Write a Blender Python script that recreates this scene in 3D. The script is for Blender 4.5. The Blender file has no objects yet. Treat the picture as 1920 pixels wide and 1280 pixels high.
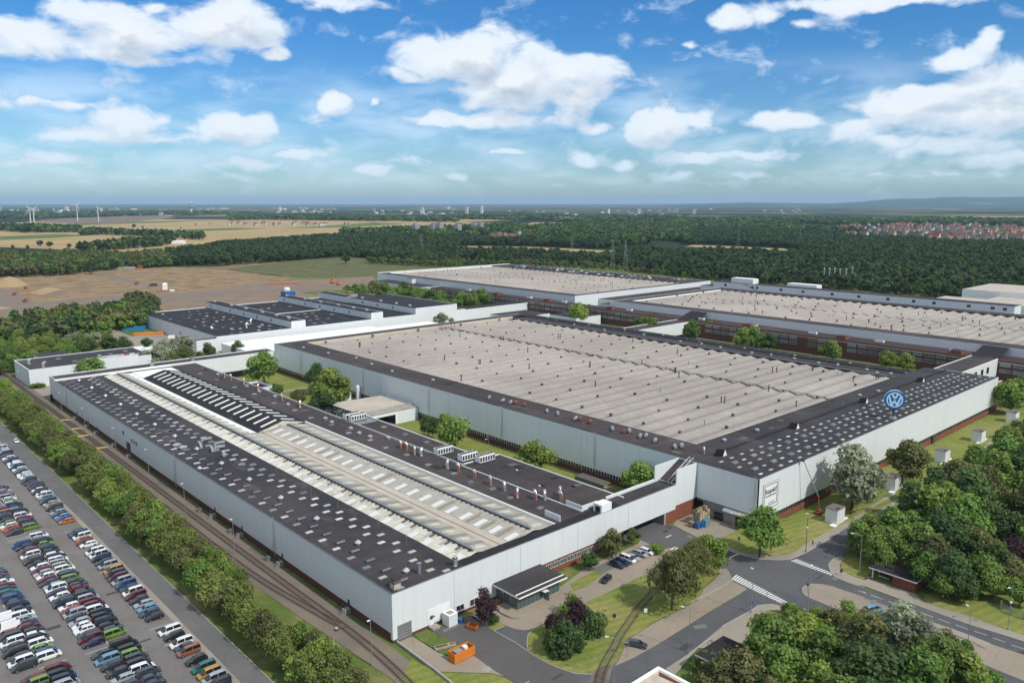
import bpy, bmesh, math, random
from mathutils import Vector, Matrix, noise
R = math.radians
random.seed(7)
S = bpy.context.scene
C = bpy.context.collection

# ------------------------------------------------------------------ camera
F, PX, PY, HC = 1500.0, 960.0, 640.0, 100.0
PITCH = math.atan((640 - 380.5) / F)
AZ = R(47.73)
cam_d = bpy.data.cameras.new('camera')
cam = bpy.data.objects.new('camera', cam_d)
C.objects.link(cam)
cam.location = (0, 0, HC)
cam.rotation_euler = (math.pi / 2 - PITCH, 0, AZ - math.pi / 2)
cam_d.sensor_width = 36
cam_d.lens = F / 1920 * 36
cam_d.clip_start = 1
cam_d.clip_end = 120000
S.camera = cam

# ------------------------------------------------------------------ light
SUN_AZ, SUN_EL = R(-83), R(46)
sd = bpy.data.lights.new('sun', 'SUN')
so = bpy.data.objects.new('sun', sd)
C.objects.link(so)
sd.energy = 2.0
sd.angle = R(0.5)
sd.color = (1.0, 0.95, 0.87)
to_sun = Vector((math.cos(SUN_EL) * math.cos(SUN_AZ), math.cos(SUN_EL) * math.sin(SUN_AZ), math.sin(SUN_EL)))
so.rotation_euler = (-to_sun).to_track_quat('-Z', 'Y').to_euler()
S.view_settings.view_transform = 'Standard'
S.view_settings.look = 'None'
S.view_settings.gamma = 1
S.view_settings.exposure = 0.82


def ray(px, py):
    x = px - PX
    y = -(py - PY)
    f = F * math.cos(PITCH) + y * math.sin(PITCH)
    u = y * math.cos(PITCH) - F * math.sin(PITCH)
    return (x * math.sin(AZ) + f * math.cos(AZ), -x * math.cos(AZ) + f * math.sin(AZ), u)


def P(px, py, z=0.0):
    """ground point (height z) seen at a pixel of the survey picture"""
    rx, ry, u = ray(px, py)
    t = (z - HC) / u
    return (rx * t, ry * t)


def proj(x, y, z):
    r = x * math.sin(AZ) - y * math.cos(AZ)
    f = x * math.cos(AZ) + y * math.sin(AZ)
    u = z - HC
    d = f * math.cos(PITCH) - u * math.sin(PITCH)
    v = f * math.sin(PITCH) + u * math.cos(PITCH)
    if d < 1:
        return (-9999, -9999, d)
    return (PX + F * r / d, PY - F * v / d, d)


# ------------------------------------------------------------------ world sky with clouds
W = bpy.data.worlds.new('World')
S.world = W
W.use_nodes = True
nt = W.node_tree
nt.nodes.clear()


class NB:
    """tiny helper to write node maths"""
    def __init__(self, nt):
        self.nt = nt

    def n(self, t, **k):
        o = self.nt.nodes.new(t)
        for a, b in k.items():
            setattr(o, a, b)
        return o

    def link(self, a, b):
        self.nt.links.new(a, b)

    def m(self, op, a, b=None, c=None, clamp=False):
        o = self.n('ShaderNodeMath', operation=op, use_clamp=clamp)
        for i, v in enumerate((a, b, c)):
            if v is None:
                continue
            if isinstance(v, (int, float)):
                o.inputs[i].default_value = v
            else:
                self.link(v, o.inputs[i])
        return o.outputs[0]

    def v(self, op, a, b=None, scale=None):
        o = self.n('ShaderNodeVectorMath', operation=op)
        for i, x in enumerate((a, b)):
            if x is None:
                continue
            if isinstance(x, (tuple, list)):
                o.inputs[i].default_value = x
            else:
                self.link(x, o.inputs[i])
        if scale is not None:
            o.inputs['Scale'].default_value = scale
        return o.outputs['Value'] if op in ('LENGTH', 'DOT_PRODUCT', 'DISTANCE') else o.outputs['Vector']

    def mix(self, f, a, b, blend='MIX'):
        o = self.n('ShaderNodeMix', data_type='RGBA', blend_type=blend)
        for s, v in ((o.inputs['Factor'], f), (o.inputs['A'], a), (o.inputs['B'], b)):
            if isinstance(v, (int, float)):
                s.default_value = v
            elif isinstance(v, (tuple, list)):
                s.default_value = tuple(v) + (1,) if len(v) == 3 else v
            else:
                self.link(v, s)
        return o.outputs['Result']

    def noise(self, vec, scale, detail=4, rough=.55, dist=0, lac=2.0):
        o = self.n('ShaderNodeTexNoise')
        o.inputs['Scale'].default_value = scale
        o.inputs['Detail'].default_value = detail
        o.inputs['Roughness'].default_value = rough
        o.inputs['Distortion'].default_value = dist
        o.inputs['Lacunarity'].default_value = lac
        if vec is not None:
            self.link(vec, o.inputs['Vector'])
        return o.outputs['Fac']

    def ramp(self, f, lo, hi, a=0.0, b=1.0, smooth=True):
        o = self.n('ShaderNodeMapRange', interpolation_type='SMOOTHSTEP' if smooth else 'LINEAR')
        o.inputs['From Min'].default_value = lo
        o.inputs['From Max'].default_value = hi
        o.inputs['To Min'].default_value = a
        o.inputs['To Max'].default_value = b
        if isinstance(f, (int, float)):
            o.inputs['Value'].default_value = f
        else:
            self.link(f, o.inputs['Value'])
        return o.outputs['Result']


b = NB(nt)
sky = b.n('ShaderNodeTexSky', sky_type='NISHITA')
sky.sun_disc = False
sky.sun_elevation = SUN_EL
sky.sun_rotation = math.pi / 2 - SUN_AZ
sky.altitude = 100
sky.air_density = 1.0
sky.dust_density = 0.6
sky.ozone_density = 2.5
tc = b.n('ShaderNodeTexCoord')
sep = b.n('ShaderNodeSeparateXYZ')
b.link(tc.outputs['Generated'], sep.inputs[0])
X_, Y_, Z_ = sep.outputs
# azimuth (degrees, 0 = view direction, + = right) and elevation (degrees)
rr = b.m('SUBTRACT', b.m('MULTIPLY', X_, math.sin(AZ)), b.m('MULTIPLY', Y_, math.cos(AZ)))
ff = b.m('ADD', b.m('MULTIPLY', X_, math.cos(AZ)), b.m('MULTIPLY', Y_, math.sin(AZ)))
az = b.m('MULTIPLY', b.m('ARCTAN2', rr, ff), 57.2958)
el = b.m('MULTIPLY', b.m('ARCSINE', Z_), 57.2958)
cmb = b.n('ShaderNodeCombineXYZ')
b.link(az, cmb.inputs[0])
b.link(el, cmb.inputs[1])
ae = cmb.outputs[0]


def azel(px, py):
    rx, ry, u = ray(px, py)
    r_ = rx * math.sin(AZ) - ry * math.cos(AZ)
    f_ = rx * math.cos(AZ) + ry * math.sin(AZ)
    return math.degrees(math.atan2(r_, f_)), math.degrees(math.atan2(u, math.hypot(rx, ry)))


# cumulus masses: centre px, half width px, half height px, strength
CL = [(60, 70, 150, 30, .8), (250, 62, 110, 38, .9), (410, 55, 110, 40, 1), (455, 30, 60, 34, .9), (150, 22, 70, 22, .7),
      (220, 103, 150, 14, .7), (290, 12, 26, 14, .6), (510, 99, 32, 12, .9), (620, 2, 90, 14, .7), (30, 60, 80, 30, .6),
      (830, 110, 100, 36, 1.0), (900, 100, 100, 42, 1), (960, 150, 120, 60, 1.05), (1060, 130, 120, 30, .95), (1080, 170, 80, 45, .8), (760, 140, 50, 12, .7),
      (990, 92, 32, 14, .6), (900, 225, 200, 16, .75), (1120, 240, 40, 14, .6), (628, 190, 38, 22, .9), (700, 185, 14, 14, .5),
      (240, 235, 70, 34, .95), (150, 250, 80, 18, .7), (440, 248, 80, 30, 1.0), (490, 235, 40, 22, .9), (140, 200, 120, 12, .5), (300, 262, 300, 12, .5),
      (560, 285, 70, 12, .7), (480, 310, 110, 14, .55), (700, 318, 46, 14, .7), (100, 300, 160, 14, .55), (860, 328, 30, 8, .6),
      (1235, 240, 80, 36, 1.05), (1300, 215, 40, 18, .8), (1465, 222, 76, 20, .95), (1370, 38, 50, 22, .9), (1440, 30, 40, 12, .6), (1500, 52, 26, 9, .6), (1290, 85, 20, 7, .5),
      (1640, 0, 190, 16, .9), (1700, 8, 120, 12, .7), (1800, 112, 70, 18, .85), (1855, 85, 20, 24, .8), (1760, 170, 120, 16, .8), (1880, 150, 90, 34, .9), (1700, 200, 110, 24, .85),
      (1850, 215, 130, 46, .9), (1620, 240, 60, 22, .85), (1680, 262, 60, 14, .8), (1800, 270, 170, 18, .65), (1880, 300, 90, 14, .6),
      (1300, 300, 90, 16, .75), (1400, 290, 140, 10, .6), (1090, 300, 40, 18, .65), (1180, 310, 30, 12, .6), (1270, 333, 50, 10, .6), (960, 285, 60, 10, .6), (1400, 328, 50, 8, .55),
      (700, 300, 900, 5, .22), (1200, 345, 900, 5, .2), (300, 335, 400, 8, .35), (1700, 330, 300, 10, .35)]
warpn = b.n('ShaderNodeTexNoise')
warpn.inputs['Scale'].default_value = .35
warpn.inputs['Detail'].default_value = 3
b.link(ae, warpn.inputs['Vector'])
warp = b.v('SCALE', b.v('SUBTRACT', warpn.outputs['Color'], (.5, .5, .5)), None, 1.5)


def cloud_mask(vec):
    tot = None
    for (cx, cy, hw, hh, s) in CL:
        a0, e0 = azel(cx, cy)
        k = 57.3 / F
        d = b.v('MULTIPLY', b.v('SUBTRACT', vec, (a0, e0, 0)), (1 / (hw * k * 1.25), 1 / (hh * k * 1.4), 0))
        q = b.m('DOT_PRODUCT' if 0 else 'MULTIPLY_ADD', b.v('LENGTH', d), -s, s * 1.0, clamp=True)
        tot = q if tot is None else b.m('SMOOTH_MAX', tot, q, .12)
    return tot


vw = b.v('ADD', ae, warp)
mask = cloud_mask(vw)
mask_up = cloud_mask(b.v('ADD', vw, (-.35, 1.25, 0)))
under = b.m('SUBTRACT', mask_up, mask)
sc = b.v('MULTIPLY', ae, (1, 1.7, 1))
fb = b.noise(sc, .34, 12, .58, .35)
fb_up = b.noise(b.v('ADD', sc, (-.3, .95, 0)), .34, 5, .58, .35)
# cloud cover added mostly outside the view, as fill light for shaded walls
proj_k = b.m('DIVIDE', 1.0, b.m('MAXIMUM', Z_, .035))
plane = b.n('ShaderNodeCombineXYZ')
b.link(b.m('MULTIPLY', X_, proj_k), plane.inputs[0])
b.link(b.m('MULTIPLY', Y_, proj_k), plane.inputs[1])
gen = b.noise(plane.outputs[0], .55, 6, .55, .2)
band = b.m('MULTIPLY', b.ramp(gen, .39, .53), b.m('MAXIMUM', b.ramp(el, 15.5, 28, .06, .8), b.ramp(b.m('ABSOLUTE', az), 38, 50, .06, .8)))
dens0 = b.m('ADD', b.m('MAXIMUM', mask, band), b.m('MULTIPLY', b.m('SUBTRACT', fb, .5), 1.25))
alpha = b.ramp(dens0, .12, .48)
thick = b.ramp(dens0, .3, .95)
lit = b.m('SUBTRACT', b.m('ADD', b.m('MULTIPLY', b.m('SUBTRACT', fb, fb_up), 2.4), .52), b.m('MULTIPLY', under, 1.5), clamp=True)
ccol = b.mix(lit, (.27, .31, .37), (.54, .56, .58))
ccol = b.mix(b.m('MULTIPLY', b.m('SUBTRACT', 1, thick), .55), ccol, (.45, .53, .62))
lowfade = b.ramp(el, 0.0, 7.0, .62, 0.0)
ccol = b.mix(lowfade, ccol, (.34, .46, .56))
bg1 = b.n('ShaderNodeBackground')
b.link(b.mix(1.0, sky.outputs[0], b.mix(b.ramp(el, 0, 13), (.45, .62, .77), (.18, .48, .76)), 'MULTIPLY'), bg1.inputs[0])
bg1.inputs[1].default_value = .09
bg2 = b.n('ShaderNodeBackground')
b.link(b.mix(b.ramp(alpha, .0, .6, .8, 0), ccol, (.50, .60, .69)), bg2.inputs[0])
bg2.inputs[1].default_value = 1.0
ms = b.n('ShaderNodeMixShader')
veil = b.m('MULTIPLY', b.ramp(b.noise(b.v('MULTIPLY', ae, (.15, .50, 1)), 1.0, 4, .5, .3), .38, .68), b.m('MULTIPLY', b.ramp(el, .3, 2.0), b.ramp(el, 6, 10, .45, 0)))
aa = b.m('MULTIPLY', b.m('MULTIPLY', alpha, b.ramp(el, -.2, 2.2, .25, .94)), b.ramp(el, -.5, .3))
aa = b.m('MAXIMUM', aa, b.m('MULTIPLY', veil, b.m('SUBTRACT', 1, b.m('MULTIPLY', aa, .3))))
b.link(aa, ms.inputs[0])
b.link(bg1.outputs[0], ms.inputs[1])
b.link(bg2.outputs[0], ms.inputs[2])
wo = b.n('ShaderNodeOutputWorld')
b.link(ms.outputs[0], wo.inputs[0])

# ------------------------------------------------------------------ materials
MT = {}


def mat(name, col, rough=.8, spec=.3, metal=0, var=None, vscale=.2, stretch=(1, 1, 1), bump=0, bscale=5, col2=None, detail=4, lo=.35, hi=.65, coat=0, trans=0, objvar=0, streak=None):
    if name in MT:
        return MT[name]
    m = bpy.data.materials.new(name)
    m.use_nodes = True
    n = NB(m.node_tree)
    bs = m.node_tree.nodes['Principled BSDF']
    bs.inputs['Roughness'].default_value = rough
    bs.inputs['Specular IOR Level'].default_value = spec
    bs.inputs['Metallic'].default_value = metal
    bs.inputs['Coat Weight'].default_value = coat
    tc = n.n('ShaderNodeTexCoord')
    vec = n.v('MULTIPLY', tc.outputs['Object'], stretch)
    c = tuple(col) + (1,)
    out = None
    if col2 is not None:
        f = n.ramp(n.noise(vec, vscale, detail, .6), lo, hi)
        out = n.mix(f, c, tuple(col2) + (1,))
    if var:
        f = n.noise(vec, vscale * 7, 4, .65)
        out = n.mix(1.0, out if out is not None else c, n.mix(f, (1 - var,) * 3, (1 + var,) * 3), 'MULTIPLY')
    if streak:
        f = n.ramp(n.noise(n.v('MULTIPLY', tc.outputs['Object'], streak), 1, 4, .6), .45, .75)
        out = n.mix(n.m('MULTIPLY', f, .3), out if out is not None else c, tuple(x * .6 for x in col))
    if objvar:
        oi = n.n('ShaderNodeObjectInfo')
        hs = n.n('ShaderNodeHueSaturation')
        n.link(n.ramp(oi.outputs['Random'], 0, 1, .5 - objvar * .035, .5 + objvar * .035, False), hs.inputs['Hue'])
        n.link(n.ramp(n.m('FRACT', n.m('MULTIPLY', oi.outputs['Random'], 7.31)), 0, 1, 1 - objvar * .35, 1 + objvar * .35, False), hs.inputs['Value'])
        if out is None:
            hs.inputs['Color'].default_value = c
        else:
            n.link(out, hs.inputs['Color'])
        out = hs.outputs[0]
    if out is None:
        bs.inputs['Base Color'].default_value = c
    else:
        n.link(out, bs.inputs['Base Color'])
    if bump:
        bp = n.n('ShaderNodeBump')
        bp.inputs['Strength'].default_value = bump
        bp.inputs['Distance'].default_value = .1
        n.link(n.noise(vec, bscale, 3, .6), bp.inputs['Height'])
        n.link(bp.outputs[0], bs.inputs['Normal'])
    if trans:
        tr = n.n('ShaderNodeBsdfTranslucent')
        if out is not None:
            n.link(n.mix(1.0, out, (1.3, 1.5, .7), 'MULTIPLY'), tr.inputs[0])
        mx = n.n('ShaderNodeMixShader')
        mx.inputs[0].default_value = trans
        n.link(bs.outputs[0], mx.inputs[1])
        n.link(tr.outputs[0], mx.inputs[2])
        n.link(mx.outputs[0], m.node_tree.nodes['Material Output'].inputs[0])
    MT[name] = m
    return m


def clad(name, col, rib=1.0, weather=.20):
    """trapezoid sheet cladding: fine vertical ribs, panel joints, rain streaks"""
    m = bpy.data.materials.new(name)
    m.use_nodes = True
    n = NB(m.node_tree)
    bs = m.node_tree.nodes['Principled BSDF']
    bs.inputs['Roughness'].default_value = .45
    bs.inputs['Specular IOR Level'].default_value = .4
    tc = n.n('ShaderNodeTexCoord')
    sp = n.n('ShaderNodeSeparateXYZ')
    n.link(tc.outputs['Object'], sp.inputs[0])
    s = n.m('ADD', sp.outputs[0], sp.outputs[1])
    pan = n.n('ShaderNodeTexWhiteNoise', noise_dimensions='1D')
    n.link(n.m('FLOOR', n.m('DIVIDE', s, 1.1 * rib)), pan.inputs['W'])
    big = n.n('ShaderNodeTexWhiteNoise', noise_dimensions='1D')
    n.link(n.m('FLOOR', n.m('DIVIDE', s, 12.0)), big.inputs['W'])
    joint = n.ramp(n.m('ABSOLUTE', n.m('SUBTRACT', n.m('FRACT', n.m('DIVIDE', s, 1.1 * rib)), .5)), .44, .5)
    st = n.ramp(n.noise(n.v('MULTIPLY', tc.outputs['Object'], (1.3, 1.3, .07)), 1, 5, .65), .5, .8)
    cl = n.noise(n.v('MULTIPLY', tc.outputs['Object'], (.05, .05, .15)), 1, 4, .6)
    base = n.mix(pan.outputs[0], tuple(c * .98 for c in col), tuple(min(1, c * 1.015) for c in col))
    base = n.mix(n.m('MULTIPLY', big.outputs[0], .2), base, tuple(c * f for c, f in zip(col, (.88, .93, .97))))
    base = n.mix(n.m('MULTIPLY', st, weather), base, (.25, .25, .23))
    base = n.mix(n.m('MULTIPLY', cl, .22), base, (.42, .43, .41))
    base = n.mix(n.m('MULTIPLY', joint, .09), base, (.22, .23, .24))
    n.link(base, bs.inputs['Base Color'])
    bp = n.n('ShaderNodeBump')
    bp.inputs['Strength'].default_value = .25
    bp.inputs['Distance'].default_value = .05
    n.link(n.m('SINE', n.m('MULTIPLY', s, 20.0)), bp.inputs['Height'])
    n.link(bp.outputs[0], bs.inputs['Normal'])
    MT[name] = m
    return m


M_clad = clad('white_cladding', (.675, .71, .72))
M_clad2 = clad('grey_cladding', (.66, .71, .73))
M_brick = mat('brick', (.23, .075, .045), .85, var=.35, vscale=1.2, col2=(.17, .06, .04), bump=.3, bscale=9)
M_brickd = mat('dark_brick', (.13, .05, .04), .85, var=.3, vscale=1.0, col2=(.09, .04, .033))


def bitumen(name, col, col2, rust=None):
    m = bpy.data.materials.new(name)
    m.use_nodes = True
    n = NB(m.node_tree)
    bs = m.node_tree.nodes['Principled BSDF']
    bs.inputs['Roughness'].default_value = .75
    bs.inputs['Specular IOR Level'].default_value = .25
    tc = n.n('ShaderNodeTexCoord')
    O = tc.outputs['Object']
    big = n.ramp(n.noise(n.v('MULTIPLY', O, (1, .35, 1)), .06, 6, .6), .35, .7)
    fine = n.noise(O, 1.6, 5, .7)
    sp = n.n('ShaderNodeSeparateXYZ')
    n.link(O, sp.inputs[0])
    seam = n.ramp(n.m('ABSOLUTE', n.m('SUBTRACT', n.m('FRACT', n.m('DIVIDE', sp.outputs[1], 1.05)), .5)), .45, .5)
    strip = n.n('ShaderNodeTexWhiteNoise', noise_dimensions='1D')
    n.link(n.m('FLOOR', n.m('DIVIDE', sp.outputs[1], 1.05)), strip.inputs['W'])
    base = n.mix(big, col, col2)
    base = n.mix(1.0, base, n.mix(fine, (.75,) * 3, (1.3,) * 3), 'MULTIPLY')
    base = n.mix(1.0, base, n.mix(strip.outputs[0], (.9,) * 3, (1.12,) * 3), 'MULTIPLY')
    base = n.mix(n.m('MULTIPLY', seam, .25), base, (.012, .012, .014))
    pud = n.ramp(n.noise(n.v('MULTIPLY', O, (1, .4, 1)), .13, 3, .5), .62, .7)
    base = n.mix(n.m('MULTIPLY', pud, .35), base, (.13, .12, .115))
    wet = n.ramp(n.noise(n.v('ADD', O, (40, 0, 0)), .09, 4, .6), .60, .72)
    base = n.mix(n.m('MULTIPLY', wet, .5), base, (.022, .02, .022))
    n.link(base, bs.inputs['Base Color'])
    MT[name] = m
    return m


M_bit = bitumen('bitumen_roofing', (.034, .031, .033), (.058, .050, .050))
M_bitb = bitumen('brown_bitumen_roofing', (.045, .037, .036), (.075, .058, .053))
M_bitk = bitumen('black_bitumen_roofing', (.018, .017, .019), (.028, .025, .026))


def fibre(name, a, bcol, scale=1.0):
    """weathered corrugated fibre-cement sheets"""
    m = bpy.data.materials.new(name)
    m.use_nodes = True
    n = NB(m.node_tree)
    bs = m.node_tree.nodes['Principled BSDF']
    bs.inputs['Roughness'].default_value = .85
    bs.inputs['Specular IOR Level'].default_value = .2
    tc = n.n('ShaderNodeTexCoord')
    geo = n.n('ShaderNodeNewGeometry')
    O = geo.outputs['Position']
    big = n.ramp(n.noise(O, .018, 5, .6), .35, .65)
    st = n.noise(n.v('MULTIPLY', O, (1.6, .12, .3)), .8, 5, .7)
    st2 = n.noise(n.v('MULTIPLY', O, (.06, .9, .3)), .8, 5, .65)
    sp = n.n('ShaderNodeSeparateXYZ')
    n.link(O, sp.inputs[0])
    sheet = n.n('ShaderNodeTexWhiteNoise', noise_dimensions='2D')
    cm = n.n('ShaderNodeCombineXYZ')
    n.link(n.m('FLOOR', n.m('DIVIDE', sp.outputs[0], 1.1)), cm.inputs[0])
    n.link(n.m('FLOOR', n.m('DIVIDE', sp.outputs[1], 2.08)), cm.inputs[1])
    n.link(cm.outputs[0], sheet.inputs['Vector'])
    base = n.mix(big, a, bcol)
    base = n.mix(1.0, base, n.mix(st, (.72,) * 3, (1.26,) * 3), 'MULTIPLY')
    base = n.mix(1.0, base, n.mix(st2, (.8, .79, .78), (1.16, 1.17, 1.18)), 'MULTIPLY')
    if name != 'fibre_cement':
        base = n.mix(n.m('MULTIPLY', n.ramp(n.noise(n.v('MULTIPLY', O, (.25, 1.1, .3)), .9, 6, .75), .48, .66), .55), base, (.16, .145, .12))
    base = n.mix(1.0, base, n.mix(sheet.outputs[0], (.94,) * 3, (1.06,) * 3), 'MULTIPLY')
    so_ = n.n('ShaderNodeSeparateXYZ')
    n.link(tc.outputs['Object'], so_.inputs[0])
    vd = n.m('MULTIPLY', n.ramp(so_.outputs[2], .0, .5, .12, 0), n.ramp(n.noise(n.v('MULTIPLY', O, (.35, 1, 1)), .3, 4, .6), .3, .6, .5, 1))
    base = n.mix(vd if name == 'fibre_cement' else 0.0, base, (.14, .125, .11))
    rust = n.ramp(n.noise(O, .045, 4, .6), .6, .75)
    base = n.mix(n.m('MULTIPLY', rust, .35), base, (.36, .27, .20))
    n.link(base, bs.inputs['Base Color'])
    MT[name] = m
    return m


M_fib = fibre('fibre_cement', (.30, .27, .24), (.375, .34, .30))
M_fibg = fibre('grey_fibre_cement', (.40, .37, .32), (.50, .465, .40))
M_fibp = fibre('cream_fibre_cement', (.54, .51, .43), (.66, .62, .53))
M_white = mat('white_paint', (.72, .73, .72), .5, var=.08, vscale=.3)
M_cream = mat('cream_membrane', (.50, .445, .37), .7, var=.12, vscale=.1, col2=(.44, .385, .31))
M_bright = mat('white_membrane', (.80, .80, .76), .6, var=.06, vscale=.1)
M_steel = mat('galvanised_steel', (.33, .35, .37), .45, .5, .6, var=.15, vscale=.5)
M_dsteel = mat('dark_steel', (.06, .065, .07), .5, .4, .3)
M_glass = mat('dark_glass', (.02, .03, .035), .12, .6)
M_frost = mat('frosted_dome', (.45, .44, .41), .3, .5, var=.1, vscale=.8, objvar=.8)
M_frostg = mat('grey_dome', (.17, .17, .185), .3, .5, var=.15, vscale=.8, objvar=1.2)
M_frosty = mat('yellowed_dome', (.40, .38, .27), .35, .5, objvar=.5)
M_redv = mat('rusty_red_paint', (.26, .07, .04), .7, var=.3, vscale=2)
M_silver = mat('bare_aluminium', (.60, .61, .62), .35, .5, .7, var=.1, vscale=1)
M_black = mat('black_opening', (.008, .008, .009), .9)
M_conc = mat('concrete', (.33, .31, .28), .9, var=.15, vscale=.3, col2=(.27, .25, .22))
M_orange = mat('orange_paint', (.60, .20, .025), .5, var=.25, vscale=1.5)
M_blue = mat('blue_plastic', (.02, .10, .28), .4, .5, var=.1, vscale=1)
M_wood = mat('pallet_wood', (.36, .29, .19), .8, var=.3, vscale=2, objvar=1)
M_rubber = mat('tyre_rubber', (.015, .015, .015), .8)
M_rim = mat('wheel_metal', (.4, .4, .42), .4, .5, .8)


# ------------------------------------------------------------------ mesh helpers
class MB:
    def __init__(self):
        self.v = []
        self.f = []
        self.mi = []
        self.mats = []

    def _m(self, m):
        if m not in self.mats:
            self.mats.append(m)
        return self.mats.index(m)

    def face(self, pts, m):
        k = len(self.v)
        self.v += [tuple(p) for p in pts]
        self.f.append(tuple(range(k, k + len(pts))))
        self.mi.append(self._m(m))

    def box(self, x0, y0, z0, x1, y1, z1, m, top=None, skip=''):
        if x0 > x1: x0, x1 = x1, x0
        if y0 > y1: y0, y1 = y1, y0
        k = len(self.v)
        self.v += [(x0, y0, z0), (x1, y0, z0), (x1, y1, z0), (x0, y1, z0), (x0, y0, z1), (x1, y0, z1), (x1, y1, z1), (x0, y1, z1)]
        fs = {'b': (0, 3, 2, 1), 't': (4, 5, 6, 7), 's': (0, 1, 5, 4), 'e': (1, 2, 6, 5), 'n': (2, 3, 7, 6), 'w': (3, 0, 4, 7)}
        for n_, q in fs.items():
            if n_ in skip:
                continue
            self.f.append(tuple(k + i for i in q))
            self.mi.append(self._m(top if (top and n_ == 't') else m))

    def obox(self, c, ux, sx, sy, sz, m, z0=0):
        """box centred on c with x axis direction ux (2-vector), base at z0"""
        ux = Vector((ux[0], ux[1])).normalized()
        uy = Vector((-ux.y, ux.x))
        p = []
        for z in (z0, z0 + sz):
            for a, b_ in ((-1, -1), (1, -1), (1, 1), (-1, 1)):
                q = Vector(c[:2]) + ux * (a * sx / 2) + uy * (b_ * sy / 2)
                p.append((q.x, q.y, z))
        k = len(self.v)
        self.v += p
        for q in ((0, 3, 2, 1), (4, 5, 6, 7), (0, 1, 5, 4), (1, 2, 6, 5), (2, 3, 7, 6), (3, 0, 4, 7)):
            self.f.append(tuple(k + i for i in q))
            self.mi.append(self._m(m))

    def prism(self, poly, z0, z1, m, top=None, cap=True):
        n_ = len(poly)
        k = len(self.v)
        self.v += [(x, y, z0) for x, y in poly] + [(x, y, z1) for x, y in poly]
        for i in range(n_):
            j = (i + 1) % n_
            self.f.append((k + i, k + j, k + n_ + j, k + n_ + i))
            self.mi.append(self._m(m))
        if cap:
            self.f.append(tuple(k + n_ + i for i in range(n_)))
            self.mi.append(self._m(top or m))

    def tube(self, pts, r, m, n_=8, cap=True, r2=None):
        pts = [Vector(p) for p in pts]
        rings = []
        for i, p in enumerate(pts):
            d = (pts[min(i + 1, len(pts) - 1)] - pts[max(i - 1, 0)]).normalized()
            a = d.orthogonal().normalized() if abs(d.z) < .99 else Vector((1, 0, 0))
            if i and abs(d.z) < .99:
                a = (la - d * la.dot(d)).normalized()
            la = a
            c_ = d.cross(a)
            rad = r if r2 is None else r + (r2 - r) * i / (len(pts) - 1)
            k = len(self.v)
            rings.append(k)
            for j in range(n_):
                t = 2 * math.pi * j / n_
                q = p + a * (math.cos(t) * rad) + c_ * (math.sin(t) * rad)
                self.v.append(tuple(q))
        for a0, b0 in zip(rings, rings[1:]):
            for j in range(n_):
                self.f.append((a0 + j, a0 + (j + 1) % n_, b0 + (j + 1) % n_, b0 + j))
                self.mi.append(self._m(m))
        if cap:
            self.f.append(tuple(rings[-1] + j for j in range(n_)))
            self.mi.append(self._m(m))
            self.f.append(tuple(rings[0] + n_ - 1 - j for j in range(n_)))
            self.mi.append(self._m(m))

    def lathe(self, c, prof, m, n_=12):
        """prof: list of (r, z)"""
        k = len(self.v)
        for r, z in prof:
            for j in range(n_):
                t = 2 * math.pi * j / n_
                self.v.append((c[0] + r * math.cos(t), c[1] + r * math.sin(t), c[2] + z))
        for i in range(len(prof) - 1):
            for j in range(n_):
                a0 = k + i * n_
                b0 = a0 + n_
                self.f.append((a0 + j, a0 + (j + 1) % n_, b0 + (j + 1) % n_, b0 + j))
                self.mi.append(self._m(m))
        self.f.append(tuple(k + (len(prof) - 1) * n_ + j for j in range(n_)))
        self.mi.append(self._m(m))

    def mesh(self, name, smooth=False):
        me = bpy.data.meshes.new(name)
        me.from_pydata(self.v, [], self.f)
        for m in self.mats:
            me.materials.append(m)
        me.polygons.foreach_set('material_index', self.mi)
        if smooth:
            me.polygons.foreach_set('use_smooth', [True] * len(me.polygons))
        me.update()
        return me

    def obj(self, name, parent=None, smooth=False, loc=None):
        o = bpy.data.objects.new(name, self.mesh(name, smooth))
        C.objects.link(o)
        if parent is not None:
            o.parent = parent
            if loc is None:
                # vertices are given in world space: shift into the parent's frame
                o.matrix_parent_inverse = parent.matrix_basis.inverted()
        if loc is not None:
            o.location = loc
        return o


USED = set()


def thing(name, label, cat, loc=(0, 0, 0), rz=0, group=None):
    o = bpy.data.objects.new(name, None)
    o.empty_display_size = .3
    C.objects.link(o)
    o.location = loc
    o.rotation_euler = (0, 0, rz)
    o['label'] = label
    o['category'] = cat
    if group:
        o['group'] = group
    return o


def tag(o, label, cat, group=None):
    o['label'] = label
    o['category'] = cat
    if group:
        o['group'] = group
    return o


def inst(me, name, parent=None, loc=(0, 0, 0), rz=0, sc=None):
    o = bpy.data.objects.new(name, me)
    C.objects.link(o)
    if parent is not None:
        o.parent = parent
    o.location = loc
    o.rotation_euler = (0, 0, rz)
    if sc:
        o.scale = sc
    return o


def struct(o):
    o['kind'] = 'structure'
    return o


def stuff(o):
    o['kind'] = 'stuff'
    return o


def ordi(n):
    s = {1: 'first', 2: 'second', 3: 'third', 4: 'fourth', 5: 'fifth', 6: 'sixth', 7: 'seventh', 8: 'eighth', 9: 'ninth'}
    if n in s:
        return s[n]
    suf = 'th' if 10 <= n % 100 <= 20 else {1: 'st', 2: 'nd', 3: 'rd'}.get(n % 10, 'th')
    return '%d%s' % (n, suf)


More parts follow.
